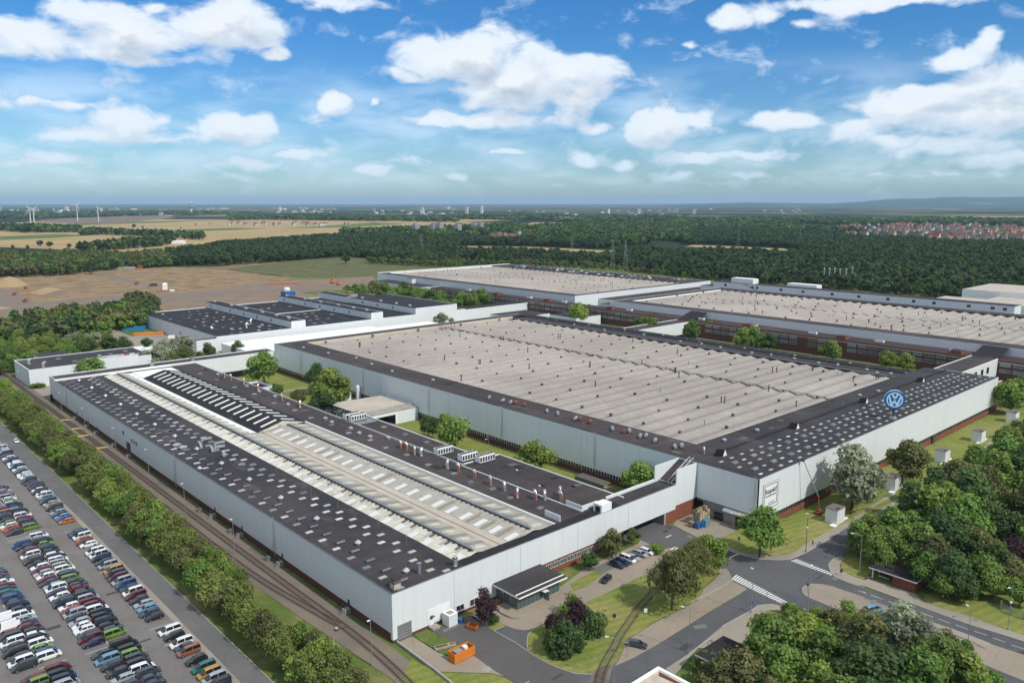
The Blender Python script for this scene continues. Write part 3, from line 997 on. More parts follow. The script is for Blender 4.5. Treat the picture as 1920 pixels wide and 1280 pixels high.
def hills(name, prof, dist0, depth, base=0):
    # prof: (px, height px above infinite horizon)
    m_ = MB()
    rows = []
    for k, (dd, f_) in enumerate(((0, 0), (depth * .35, .55), (depth * .7, .95), (depth, 1), (depth * 1.6, .0))):
        row = []
        for (x, hpx) in prof:
            d = dist0 + dd
            ang = math.atan((x - PX) / 1522)
            r_ = d * math.tan(ang)
            xx = r_ * math.sin(AZ) + d * math.cos(AZ)
            yy = -r_ * math.cos(AZ) + d * math.sin(AZ)
            D_ = dist0 + depth
            h = max(0, hpx / 1500 * D_ + 100) * f_
            h *= 1 + .06 * noise.noise(Vector((x * .02, k * 1.7, 3)))
            row.append((xx, yy, h - 1))
        rows.append(row)
    for r0, r1 in zip(rows, rows[1:]):
        for i in range(len(prof) - 1):
            m_.face([r0[i], r0[i + 1], r1[i + 1], r1[i]], M_hill)
    return struct(m_.obj(name, smooth=True))


def dens(prof, n_=8):
    out = []
    for a, c in zip(prof, prof[1:]):
        for k in range(n_):
            t = k / n_
            out.append((a[0] + (c[0] - a[0]) * t, a[1] + (c[1] - a[1]) * t + 0.35 * noise.noise(Vector((a[0] + (c[0] - a[0]) * t, 0, 0)) * .05)))
    out.append(prof[-1])
    return out


hills('hills', dens([(1250, -4), (1330, -1), (1400, 1.0), (1470, 0), (1560, -1), (1620, 3), (1670, 7), (1720, 8), (1770, 10), (1800, 11), (1860, 10), (1920, 11), (2050, 9), (2300, 5), (2600, -4)]), 20000, 9000)
hills('hills', dens([(-700, -4), (-300, -2.5), (0, -2.6), (300, -2.4), (600, -2.6), (900, -2.2), (1200, -2.0), (1300, -1.2), (1420, -4)]), 30000, 12000)
# ------------------------------------------------------------------ shared roof furniture meshes
def build_mesh(name, fn, smooth=False):
    m_ = MB()
    fn(m_)
    return m_.mesh(name, smooth)


def _dome(m_, top):
    m_.box(-1.15, -.75, 0, 1.15, .75, .22, M_steel)
    m_.prism([(-1.1, -.7), (1.1, -.7), (1.1, .7), (-1.1, .7)], .22, .30, top)
    k = len(m_.v)
    m_.v += [(-1.1, -.7, .3), (1.1, -.7, .3), (1.1, .7, .3), (-1.1, .7, .3), (-.85, -.45, .48), (.85, -.45, .48), (.85, .45, .48), (-.85, .45, .48)]
    for q in ((0, 1, 5, 4), (1, 2, 6, 5), (2, 3, 7, 6), (3, 0, 4, 7), (4, 5, 6, 7)):
        m_.f.append(tuple(k + i for i in q)); m_.mi.append(m_._m(top))


me_sky = build_mesh('skylight', lambda m_: _dome(m_, M_frost))
me_skyg = build_mesh('skylight_grey', lambda m_: _dome(m_, M_frostg))
me_skyy = build_mesh('skylight_yellow', lambda m_: _dome(m_, M_frosty))


def _frame(m_):
    m_.box(-1.25, -.55, 0, 1.25, .55, .25, M_bit)
    m_.box(-1.2, -.5, .25, 1.2, -.28, .62, M_frostg)
    m_.box(-1.2, -.6, .25, 1.2, -.5, .45, M_silver)
    m_.box(-1.2, -.28, .25, 1.2, .5, .34, M_glass)


me_frame = build_mesh('roof_frame', _frame)


def _cap(m_):
    m_.lathe((0, 0, 0), [(.45, 0), (.42, .5), (.85, .55), (.75, .75), (.1, 1.25)], M_silver, 10)


me_cap = build_mesh('vent_cap', _cap)


def _dome_fan(m_):
    m_.box(-.7, -.7, 0, .7, .7, .5, M_steel)
    m_.lathe((0, 0, .5), [(.6, 0), (.95, .05), (.95, .35), (.6, .6), (.15, .7)], M_silver, 12)


me_fan = build_mesh('dome_fan', _dome_fan)


def _cyl_vent(m_):
    m_.box(-.9, -.7, 0, .9, .7, .4, M_dsteel)
    m_.tube([(-1.3, 0, .95), (1.3, 0, .95)], .62, M_silver, 10)
    m_.box(-.5, -.5, .3, .5, .5, .9, M_steel)


me_cyl = build_mesh('cylinder_vent', _cyl_vent)


def _cyl_vent_r(m_):
    m_.box(-.9, -.7, 0, .9, .7, .4, M_dsteel)
    m_.tube([(-1.1, 0, .95), (1.1, 0, .95)], .6, M_redv, 10)
    m_.box(-.5, -.5, .3, .5, .5, .9, M_redv)


me_cylr = build_mesh('cylinder_vent_red', _cyl_vent_r)


def _elbow(m_, a, bb):
    m_.lathe((0, 0, 0), [(.55, 0), (.5, .2), (.45, .3), (.45, 1.6)], bb, 10)
    m_.tube([(0, 0, 1.5), (-.05, 0, 2.0), (.25, .1, 2.45), (.8, .2, 2.6), (1.15, .3, 2.4)], .48, bb, 10)
    m_.tube([(-.55, 0, 0), (-.6, .1, 1.4), (-.4, .1, 2.1), (0, .1, 2.5)], .3, a, 8)


me_elbow = build_mesh('elbow_vent', lambda m_: _elbow(m_, M_redv, M_silver))
me_elbow2 = build_mesh('elbow_vent_grey', lambda m_: _elbow(m_, M_steel, M_silver))


def _rvent(m_):
    m_.box(-.55, -.55, 0, .55, .55, 1.35, M_ventb)
    m_.box(-.7, -.7, 1.35, .7, .7, 1.6, M_vent)


M_vent = mat('weathered_zinc', (.13, .12, .11), .7, .3, .2)
M_ventb = mat('brown_vent_box', (.07, .055, .045), .8)
me_rv = build_mesh('roof_vent', _rvent)


def _rpipe(m_):
    m_.lathe((0, 0, 0), [(.26, 0), (.24, 3.0), (.36, 3.05), (.36, 3.3)], M_ventb, 8)


me_rp = build_mesh('roof_pipe', _rpipe)


def _rpipe2(m_):
    m_.lathe((0, 0, 0), [(.2, 0), (.2, 2.4), (.3, 2.5)], M_steel, 8)


me_rp2 = build_mesh('roof_pipe_steel', _rpipe2)


def _flap(m_):
    m_.box(-1.7, -.9, 0, 1.7, .9, .55, M_steel)
    k = len(m_.v)
    m_.v += [(-1.7, -.9, .55), (1.7, -.9, .55), (1.7, .9, .55), (-1.7, .9, .55), (-1.6, 0, .95), (1.6, 0, .95)]
    for q, mm in (((0, 1, 5, 4), M_frostg), ((2, 3, 4, 5), M_steel), ((1, 2, 5), M_steel), ((3, 0, 4), M_steel)):
        m_.f.append(tuple(k + i for i in q)); m_.mi.append(m_._m(mm))


me_flap = build_mesh('smoke_flap', _flap)


M_patch = mat('faded_roof_patch', (.12, .105, .10), .85, var=.2, vscale=.6)


def ladder(parent, x, y, z0, z1, d):
    """caged wall ladder on a wall facing direction d ((-1,0) or (0,-1))"""
    m_ = MB()
    ux, uy = -d[1], d[0]
    for s in (-.3, .3):
        m_.tube([(x + ux * s + d[0] * .15, y + uy * s + d[1] * .15, z0), (x + ux * s + d[0] * .15, y + uy * s + d[1] * .15, z1 + 1.1)], .045, M_silver, 4)
    z = z0
    while z < z1:
        m_.tube([(x - ux * .3 + d[0] * .15, y - uy * .3 + d[1] * .15, z), (x + ux * .3 + d[0] * .15, y + uy * .3 + d[1] * .15, z)], .03, M_silver, 4)
        z += .4
    z = z0 + 2.2
    while z < z1 + 1.1:
        pts = [(x + ux * .4 * math.cos(t) + d[0] * (.15 + .75 * math.sin(t)), y + uy * .4 * math.cos(t) + d[1] * (.15 + .75 * math.sin(t)), z) for t in [math.pi * k / 5 for k in range(6)]]
        m_.tube(pts, .03, M_silver, 4, cap=False)
        z += .9
    for t in (.3, .5, .7):
        p = (x + ux * .4 * math.cos(t * math.pi) + d[0] * (.15 + .75 * math.sin(t * math.pi)), y + uy * .4 * math.cos(t * math.pi) + d[1] * (.15 + .75 * math.sin(t * math.pi)))
        m_.tube([(*p, z0 + 2.2), (*p, z1 + 1)], .03, M_silver, 4)
    return m_.obj('ladder', parent)


def part(parent, name, fn, smooth=False, label=None):
    m_ = MB()
    fn(m_)
    o = m_.obj(name, parent, smooth)
    if label:
        o['label'] = label
    return o


def boxpart(parent, name, x0, y0, z0, x1, y1, z1, m, top=None, skip='', label=None):
    return part(parent, name, lambda m_: m_.box(x0, y0, z0, x1, y1, z1, m, top, skip), label=label)


def window(parent, a, c, z0, z1, d, nm=2, name='window', frame=None, glass=None, proud=.06):
    """window from plan point a to c; d outward normal. sub-part pane"""
    a = Vector(a); c = Vector(c); d = Vector(d)
    L = (c - a).length
    u = (c - a).normalized()
    fr = MB()
    fm = frame or M_white
    mid = (a + c) / 2 + d * (proud / 2)

    def bar(s0, s1, za, zb):
        p = a + u * s0; q = a + u * s1
        fr.obox(((p + q) / 2) + d * (proud / 2), u, s1 - s0, proud, zb - za, fm, z0=za)
    t = .09
    bar(0, L, z0, z0 + t); bar(0, L, z1 - t, z1)
    bar(0, t, z0 + t, z1 - t); bar(L - t, L, z0 + t, z1 - t)
    for i in range(1, nm):
        bar(L * i / nm - t / 2, L * i / nm + t / 2, z0 + t, z1 - t)
    o = fr.obj(name, parent)
    g = MB()
    g.obox(mid - d * (proud / 2 - .01), u, L - 2 * t, .02, z1 - z0 - 2 * t, glass or M_glass, z0=z0 + t)
    g_ = g.obj('pane')
    g_.parent = o
    g_.matrix_parent_inverse = (parent.matrix_basis @ Matrix.Identity(4)).inverted() @ Matrix.Identity(4) if False else Matrix.Identity(4)
    return o


# ------------------------------------------------------------------ long hall with the skylight roof (nearest)
H1 = thing('factory_hall', 'long white clad hall with a dark skylight roof beside the railway tracks', 'factory hall', (94, 144.2, 0))
ZR = 11.5


def h1_walls(m_):
    # west wall, back wall, east wall (cladding), set as boxes so that they have depth
    m_.box(94, 144.2, 2.2, 94.35, 456, 12.0, M_clad)
    m_.box(94.35, 144.2, .7, 138, 144.55, 12.0, M_clad)
    m_.box(94.0, 144.2, .7, 94.35, 145.0, 2.2, M_clad)
    m_.box(138, 144.2, 3.9, 201.5, 144.55, 12.0, M_clad)
    m_.box(201.5, 144.2, 5.0, 212.2, 144.55, 16.9, M_clad)
    m_.box(201.3, 144.2, 12.0, 201.5, 151.5, 12.1, M_clad)
    m_.box(94.35, 455.65, .6, 212.4, 456, 12.9, M_clad)
    m_.box(165, 446, .6, 212.4, 446.3, 12.6, M_clad)
    m_.box(94, 446, 12.0, 94.35, 456, 12.9, M_clad)
    m_.box(176, 151.2, 4.5, 212.4, 151.5, 12.4, M_clad)
    m_.box(199.5, 151.2, 12.4, 212.4, 151.5, 16.9, M_clad)
    m_.box(164.7, 206, .6, 165, 446, 11.7, M_clad)
    # lobby of the raised back strip, facing the roof
    m_.box(94.35, 446, 11.5, 165, 446.25, 12.6, M_white)


part(H1, 'cladding_wall', h1_walls)
part(H1, 'brick_plinth', lambda m_: (m_.box(94.12, 145.0, 0, 94.6, 456, 2.2, M_brickd), m_.box(94.05, 144.3, -.1, 94.9, 145.0, .7, M_brickd),
                                     m_.box(94.9, 144.32, -.1, 138, 144.8, .7, M_brickd), m_.box(138, 144.5, 0, 176, 145, 1.6, M_brick), m_.box(138, 144.5, 3.2, 176, 145, 3.9, M_brick),
                                     m_.box(197, 144.3, 0, 211.9, 151, 5.0, M_brick)))
part(H1, 'roof', lambda m_: (m_.box(94.35, 144.55, ZR - 1.2, 116.3, 446, ZR, M_bit), m_.box(116.3, 144.55, ZR - 1.4, 176, 148.8, ZR + .05, M_bitk),
                             m_.box(151.6, 148.8, ZR - .9, 164.7, 446, ZR, M_bitb), m_.box(94.35, 446.25, 12.0, 212.2, 455.65, 12.45, M_bitb),
                             m_.box(176, 144.55, 11.0, 201.3, 151.2, 11.55, M_bit),
                             m_.box(164.7, 206.5, ZR - .4, 174.6, 292, ZR - .1, M_bitb), m_.box(164.7, 148.8, ZR - .3, 181, 206, ZR + .1, M_bitb)))
part(H1, 'roof_edge_trim', lambda m_: (m_.box(94, 144.3, 12.0, 94.25, 446, 12.06, M_dsteel), m_.box(94.3, 144.2, 12.0, 201.3, 144.4, 12.06, M_steel),
                                       m_.box(174.6, 206.5, ZR - .6, 174.9, 292, ZR + .25, M_bright), m_.box(164.9, 206.0, ZR - .3, 181.2, 206.3, ZR + .4, M_bright),
                                       m_.box(181.0, 148.8, ZR - .4, 181.3, 206.3, ZR + .4, M_bright), m_.box(163.6, 150, ZR, 163.9, 206, ZR + .25, M_white),
                                       m_.box(163.8, 206, ZR, 164.0, 446, ZR + .2, M_conc), m_.box(181.3, 150, 4, 181.5, 206, ZR - .4, M_clad), m_.box(174.9, 206.5, 4, 175.1, 292, ZR - .6, M_clad)))
part(H1, 'annex_wall', lambda m_: (m_.box(180.9, 150, 0, 181.28, 206, ZR - .4, M_clad), m_.box(164.7, 206.01, 0, 174.6, 206.2, ZR - .4, M_clad), m_.box(174.55, 206.5, 0, 174.88, 292, ZR - .6, M_clad),
                                   m_.box(164.7, 291.8, 0, 174.6, 292, ZR - .6, M_clad)))
# raised inclined roof to the taller hall with hand rails
part(H1, 'sloped_roof', lambda m_: m_.face([(201.4, 144.56, 11.6), (212.2, 144.56, 16.6), (212.2, 151.2, 16.6), (201.4, 151.2, 11.6)], M_bit))


def rails(m_):
    for yy in (146.2, 147.6):
        m_.tube([(201.6, yy, 12.6), (211.6, yy, 17.5), (213.2, yy, 17.9), (213.2, yy, 16.8)], .07, M_white, 5)
        m_.tube([(201.6, yy, 12.1), (211.6, yy, 17.0)], .05, M_white, 5)
        for t in (0, .25, .5, .75, 1):
            m_.tube([(201.6 + 10 * t, yy, 11.6 + 4.9 * t), (201.6 + 10 * t, yy, 12.6 + 4.9 * t)], .05, M_white, 4)


part(H1, 'handrail', rails)
# light corrugated roof: two gables (x 116.3..151)
XE0, XR1, XV, XR2, XE1 = 116.6, 122.9, 132.6, 143.2, 151.0
ZE0, ZR1, ZV, ZR2, ZE1 = 10.7, 11.9, 10.45, 12.0, 10.7
Y0, Y1, YB = 148.8, 446.0, 293.0
part(H1, 'sheet_roof', lambda m_: (m_.face([(XE0 - .3, Y0, ZE0), (XR1, Y0, ZR1), (XR1, Y1, ZR1), (XE0 - .3, Y1, ZE0)][::1], M_fibp),
                                   m_.face([(XR1, Y0, ZR1), (XV - 2.2, Y0, ZV + .25), (XV - 2.2, YB, ZV + .25), (XR1, YB, ZR1)], M_fibg),
                                   m_.face([(XR1, YB, ZR1), (128.2, YB, ZV + .4), (128.2, Y1, ZV + .4), (XR1, Y1, ZR1)], M_fibp),
                                   m_.face([(XV + 2.2, Y0, ZV + .25), (XR2, Y0, ZR2), (XR2, YB, ZR2), (XV + 2.2, YB, ZV + .25)], M_fibg),
                                   m_.face([(XR2, Y0, ZR2), (XE1 + .1, Y0, ZE1), (XE1 + .1, YB, ZE1), (XR2, YB, ZR2)], M_fibg)))
part(H1, 'valley_gutter', lambda m_: (m_.face([(XV - 2.2, Y0, ZV + .25), (XV, Y0, ZV), (XV, YB, ZV), (XV - 2.2, YB, ZV + .25)], M_cream), m_.face([(XV, Y0, ZV), (XV + 2.2, Y0, ZV + .25), (XV + 2.2, YB, ZV + .25), (XV, YB, ZV)], M_cream),
                                     m_.box(XV - .12, Y0, ZV - .02, XV + .12, YB, ZV + .05, M_brickd)))
part(H1, 'white_gutter', lambda m_: (m_.face([(128.2, YB, ZV + .4), (130.8, YB, ZV + .15), (130.8, Y1, ZV + .15), (128.2, Y1, ZV + .4)], M_bright), m_.box(XE1 + .1, Y0, ZE1 - .1, XE1 + .6, YB, ZR + .2, M_bright),
                                    m_.box(130.8, Y1 - 18, ZV, 151.5, Y1, ZV + .5, M_bright)))
# black gable part with long white roof lights
YK = 428.0
part(H1, 'black_gable_roof', lambda m_: (m_.face([(130.8, YB, ZV + .2), (141.6, YB, 13.6), (141.6, YK, 13.6), (130.8, YK, ZV + .2)], M_bitk), m_.face([(141.6, YB, 13.6), (151.55, YB, ZR + .03), (151.55, YK, ZR + .03), (141.6, YK, 13.6)], M_bitk),
                                         m_.face([(130.8, YB, ZV + .2), (151.2, YB, ZR), (141.6, YB, 13.6)], M_fibp), m_.face([(130.8, YK, ZV + .2), (141.6, YK, 13.6), (151.2, YK, ZR)], M_fibp)))


def slopebar(m_, xa, za, xb, zb, y, w, mm, h=.12):
    k = len(m_.v)
    m_.v += [(xa, y - w / 2, za + .01), (xb, y - w / 2, zb + .01), (xb, y + w / 2, zb + .01), (xa, y + w / 2, za + .01), (xa, y - w / 2, za + h), (xb, y - w / 2, zb + h), (xb, y + w / 2, zb + h), (xa, y + w / 2, za + h)]
    for q in ((4, 5, 6, 7), (0, 1, 5, 4), (1, 2, 6, 5), (2, 3, 7, 6), (3, 0, 4, 7)):
        m_.f.append(tuple(k + i for i in q)); m_.mi.append(m_._m(mm))


lerp = lambda a, c, t: a + (c - a) * t
rl_w = MB(); slopebar(rl_w, 134.0, lerp(ZV + .2, 13.6, (134 - 130.8) / 10.8), 140.6, lerp(ZV + .2, 13.6, (140.6 - 130.8) / 10.8), 0, 1.05, M_bright, .22)
rl_we = rl_w.mesh('roof_light')
rl_e = MB(); slopebar(rl_e, 142.6, lerp(13.6, ZR, 1 / 9.6), 148.4, lerp(13.6, ZR, 6.8 / 9.6), 0, 1.05, M_bright, .22)
rl_ee = rl_e.mesh('roof_light_east')
yy = YB + 4
while yy < YK - 2:
    o = inst(rl_we, 'roof_light', H1); o.matrix_parent_inverse = H1.matrix_basis.inverted(); o.location = (0, yy, 0)
    o = inst(rl_ee, 'roof_light', H1); o.matrix_parent_inverse = H1.matrix_basis.inverted(); o.location = (0, yy, 0)
    yy += 6.55
# translucent sheets on the light gables: bands of single sheets with individual tints
M_tr = [mat('translucent_sheet_white', (.66, .66, .62), .5, var=.08, vscale=.5), mat('translucent_sheet_cream', (.55, .54, .40), .5, var=.1, vscale=.5), mat('translucent_sheet_grey', (.36, .36, .33), .6, var=.15, vscale=.5),
        mat('translucent_sheet_pink', (.45, .39, .36), .6, var=.1, vscale=.5), mat('soiled_sheet', (.115, .105, .085), .7, var=.3, vscale=.7), mat('sheet_olive', (.25, .235, .185), .7, var=.2, vscale=.5)]
rs = random.Random(3)
shc = {}


def sheet_part(nm, xa, za, xb, zb, w, mi_):
    key = (round(xa, 1), round(xb, 1), w, mi_)
    if key not in shc:
        m_ = MB(); slopebar(m_, xa, za, xb, zb, 0, w, M_tr[mi_], .07)
        shc[key] = m_.mesh(nm)
    return shc[key]


def zat(x):
    if x < XR1: return lerp(ZE0, ZR1, (x - XE0 + .3) / (XR1 - XE0 + .3))
    if x < XV: return lerp(ZR1, ZV + .25, (x - XR1) / (XV - 2.2 - XR1))
    if x < XR2: return lerp(ZV + .25, ZR2, (x - XV - 2.2) / (XR2 - XV - 2.2))
    return lerp(ZR2, ZE1, (x - XR2) / (XE1 + .1 - XR2))


cnt = [0, 0, 0]


def put(nm, xa, xb, w, mi_, y):
    me_ = sheet_part(nm, xa, zat(xa + .001) if xa < XR2 else zat(xa + .001), xb, zat(xb - .001), w, mi_)
    o = inst(me_, nm, H1); o.matrix_parent_inverse = H1.matrix_basis.inverted(); o.location = (0, y, 0)
    cnt[0] += 1


P_ = 6.55
y = Y0 + 2.0
i = 0
while y < Y1 - 3:
    # west slope of gable 1: bright sheet low, dark slots near the ridge
    put('translucent_sheet', 116.9, 120.0, 2.1, 0, y)
    if rs.random() < .8: put('translucent_sheet', 119.6, 122.0, 1.0, rs.choice([2, 3]), y + 2.6)
    put('soiled_sheet', 120.4, 122.3, 1.0, 4, y + rs.choice([1.5, 3.6]))
    # east slope of gable 1
    put('translucent_sheet', 123.9, 128.4, 1.5, 1, y + 1.2)
    if y < YB: put('soiled_sheet', 124.0, 130.2, 1.9, rs.choice([2, 5, 5]), y + 4.0)
    y += P_
y = Y0 + 2.5
while y < YB - 2:
    put('translucent_sheet', 135.2, 139.4, 1.9, 0, y)
    if rs.random() < .7: put('translucent_sheet', 139.9, 142.0, 1.2, rs.choice([2, 3]), y + 2.8)
    put('soiled_sheet', 135.0, 141.2, 1.6, rs.choice([2, 2, 5]), y + 3.6)
    put('translucent_sheet', 145.0, 149.6, 1.4, 1, y + 1.0)
    put('soiled_sheet', 144.4, 150.4, 1.7, rs.choice([2, 5]), y + 3.6)
    y += P_


# ridge catwalks with lattice sides
def catwalk(name, x, z, y0, y1):
    base = part(H1, name, lambda m_: (m_.box(x - .35, y0, z + .35, x + .35, y1, z + .42, M_steel), m_.box(x - .45, y0, z - .05, x - .38, y1, z + .35, M_dsteel)))
    m_ = MB()
    for s in (-.45, .45):
        m_.tube([(x + s, y0, z + 1.1), (x + s, y1, z + 1.1)], .05, M_steel, 5)
        m_.tube([(x + s, y0, z + .75), (x + s, y1, z + .75)], .035, M_steel, 4)
        yy = y0 + .2
        while yy < y1:
            m_.tube([(x + s, yy, z + .1), (x + s, yy, z + 1.1)], .045, M_steel, 4)
            yy += 2.0
    yy = y0 + 1
    while yy < y1:
        m_.box(x - .95, yy - .28, z - .3, x - .35, yy + .28, z + .1, M_dsteel)
        yy += 2.18
    r_ = m_.obj('railing')
    r_.parent = base
    stuff(r_)


catwalk('catwalk', XR1, ZR1, Y0 + 1, Y1 - 4)
catwalk('catwalk', XR2, ZR2, Y0 + 1, YB - 1)


def addin(parent, me_, nm, x, y, z, rz=0, sc=None):
    o = inst(me_, nm, parent, rz=rz, sc=sc)
    o.location = (x - parent.location.x, y - parent.location.y, z - parent.location.z)
    return o


# skylights in four lines, every piece of its own
for x0, ys, me_a in ((97.7, 145.8, 'b'), (100.45, 148.6, 'f'), (108.5, 148.5, 'm'), (111.2, 152.9 - 7.25, 'm')):
    yy = ys + .6
    while yy < 444:
        r_ = rs.random()
        if me_a == 'f':
            addin(H1, me_frame, 'roof_frame', x0, yy, ZR, 0)
        elif 246 < yy < 320 and x0 > 105 and r_ < .55:
            addin(H1, me_skyg, 'skylight', x0, yy, ZR)
        else:
            dark = (yy > 335 and r_ < .7) or r_ < .2
            addin(H1, me_skyg if dark else me_sky, 'skylight', x0, yy, ZR, 0, (.95, .8, .7))
        yy += 7.22
yy = 152
while yy < 442:
    addin(H1, me_cap, 'vent_cap', 103.45, yy, ZR, 0, (1.1, 1.1, 1.1))
    yy += 22.0
# east strip of the roof: hatches, dome fans, elbow vents
for k, yy in enumerate([160, 172, 181.5, 191, 201, 214, 228, 240, 252, 266, 281, 296, 312, 330, 352, 372, 395, 415]):
    addin(H1, me_skyg, 'skylight', 155.5 if k % 2 else 156.5, yy, ZR, 0)
for x, yy, me_e in [(158.6, 178, me_elbow2), (158.8, 185, me_elbow), (159, 193, me_elbow), (159, 201.5, me_elbow), (158.6, 207, me_elbow2), (157.5, 171, me_elbow), (162.5, 164, me_elbow2), (160.5, 166, me_elbow), (165.5, 160, me_elbow), (168, 163, me_elbow), (160, 233, me_elbow), (159.2, 227, me_elbow), (160, 224, me_elbow2),
                    (159.5, 236, me_elbow), (161, 333, me_elbow), (162, 360, me_elbow), (162, 376, me_elbow), (161.5, 390, me_elbow), (161.5, 398, me_elbow), (161, 316, me_elbow)]:
    addin(H1, me_e, 'elbow_vent', x, yy, ZR, R(20 + (hash((x, yy)) % 50)))
for x, yy in [(158, 262), (159, 270), (158.5, 255), (158, 283), (159, 290), (162.8, 249), (161, 340), (160, 354), (160.5, 369), (161, 405), (158.5, 322)]:
    addin(H1, me_fan, 'dome_fan', x, yy, ZR)
for x, yy in [(170, 224), (171, 236), (171, 250), (170.5, 264), (171, 276)]:
    addin(H1, me_skyg, 'skylight', x, yy, ZR - .1)
for x, yy in [(169, 173), (174, 189)]:
    addin(H1, me_cap, 'vent_cap', x, yy, ZR + .1, 0, (.6, .6, .5))


# air handling units
def acu(m_, w=7.0):
    m_.box(-w / 2, -1.6, 0, w / 2, 1.6, .5, M_dsteel)
    m_.box(-w / 2, -1.3, .5, w / 2, 1.3, 2.6, M_white)
    n_ = int(w / 1.15)
    for k in range(n_):
        x = -w / 2 + (k + .5) * w / n_
        m_.box(x - .4, -1.36, .8, x + .4, -1.3, 2.3, M_dsteel)
        m_.lathe((x, 0, 2.6), [(.5, 0), (.5, .3), (.42, .3)], M_dsteel, 10)


me_ac = build_mesh('cooling_unit', acu)
for x, yy in [(167.5, 219.8), (169.5, 208.5), (172.8, 203.0), (168.5, 279.5), (167.8, 282.8)]:
    o = addin(H1, me_ac, 'cooling_unit', x, yy + 1, ZR - .1, R(0))
part(H1, 'roof_platform', lambda m_: m_.box(164.8, 274, ZR - .08, 174, 286, ZR - .02, M_steel))
# kiosk on the strip, small clad walls, corner chimney box
part(H1, 'roof_kiosk', lambda m_: (m_.box(166.8, 145.0, ZR, 171.2, 148.2, 14.0, M_white, M_bright), m_.box(166.7, 145.6, ZR + .2, 166.8, 147.4, 13.4, M_blue if 0 else M_glass)))
part(H1, 'parapet_wall', lambda m_: (m_.box(163.9, 150.0, ZR, 164.2, 156.5, ZR + 1.6, M_clad), m_.box(164.2, 150.0, ZR, 170.5, 150.3, ZR + 1.6, M_clad), m_.box(153.6, 149, ZR, 153.9, 155, ZR + 1.8, M_clad), m_.box(176, 151.5, 11.5, 199.5, 151.6, 12.5, M_white)))
part(H1, 'chimney', lambda m_: (m_.box(96.2, 146.4, ZR, 98.0, 148.2, ZR + 1.4, M_cream), m_.box(96.1, 146.3, ZR + 1.4, 98.1, 148.3, ZR + 2.1, M_vent), m_.box(96.3, 146.5, ZR + 2.1, 97.9, 148.1, ZR + 2.4, M_bit)))
addin(H1, me_rp2, 'roof_pipe', 105.5, 149.5, ZR, 0, (2.2, 2.2, 1.1))
addin(H1, me_elbow2, 'elbow_vent', 114.6, 147.0, ZR, R(200), (1.0, 1.0, 1.0))
addin(H1, me_cap, 'vent_cap', 94.9 + 1, 262, ZR)
# middle cluster of duct outlets
M_duct = M_silver
for x, yy, rz in [(110.2, 292, 0), (111.8, 284, 0), (109.8, 279, 0), (105.6, 286, 75), (107.0, 279, 75), (107.9, 271, 75)]:
    m_ = MB()
    m_.box(-1.9, -.42, .9, 1.9, .42, 1.6, M_duct)
    for s in (-1.4, 1.2):
        m_.box(s - .1, -.3, 0, s + .1, .3, .9, M_dsteel)
    m_.box(-2.1, -.5, .3, -1.5, .5, 1.2, M_duct)
    addin(H1, m_.mesh('duct_outlet'), 'duct_outlet', x, yy, ZR, R(rz))
for x, yy in [(99.5, 293), (100.2, 288.5)]:
    addin(H1, me_fan, 'dome_fan', x, yy, ZR, 0, (1.6, 1.3, 1.2))
for x, yy in [(112.5, 200), (111.5, 214), (113, 240), (115, 226), (113.5, 180), (112.6, 165)]:
    addin(H1, me_rp2, 'lightning_rod', x, yy, ZR, 0, (.25, .25, 1.3))
# front wall fittings
boxpart(H1, 'roller_door', 95.3, 144.08, .1, 99.2, 144.2, 3.9, M_steel)
for k in range(5):
    boxpart(H1, 'door_slat', 95.35, 144.04, .25 + k * .75, 99.15, 144.08, .3 + k * .75, M_dsteel)
part(H1, 'bright_panel', lambda m_: m_.box(103.9, 144.1, 1.2, 110.5, 144.2, 4.6, M_white))
boxpart(H1, 'door', 104.3, 144.02, .6, 105.5, 144.1, 2.8, M_white)
part(H1, 'door_sign', lambda m_: (m_.box(104.6, 143.98, 2.1, 105.2, 144.02, 2.6, M_dsteel), m_.box(104.5, 143.2, 2.85, 105.4, 144.1, 2.95, M_dsteel)))
boxpart(H1, 'door_step', 104.0, 142.3, 0, 106.2, 144.2, .55, M_beigem if 0 else M_conc)
for a0, a1, z0, z1 in [(112.5, 115, 1.2, 2.6), (116.8, 119.6, .9, 2.7), (119.8, 122.6, .9, 2.7)]:
    window(H1, (a0, 144.15), (a1, 144.15), z0, z1, (0, -1), 2)
x = 140.5
while x < 175:
    window(H1, (x, 144.45), (x + 2.6, 144.45), 1.65, 3.15, (0, -1), 4)
    x += 2.9
boxpart(H1, 'underpass_lining', 176.2, 144.6, 0, 176.5, 151, 4.2, M_brickd)
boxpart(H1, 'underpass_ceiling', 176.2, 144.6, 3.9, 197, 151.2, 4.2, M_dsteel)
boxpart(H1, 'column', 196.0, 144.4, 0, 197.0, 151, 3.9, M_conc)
boxpart(H1, 'underpass_dark_panel', 181.5, 151.5, 0, 196, 151.7, 4, M_black)  # upright black panel stands in for the darkness at the underpass's far end
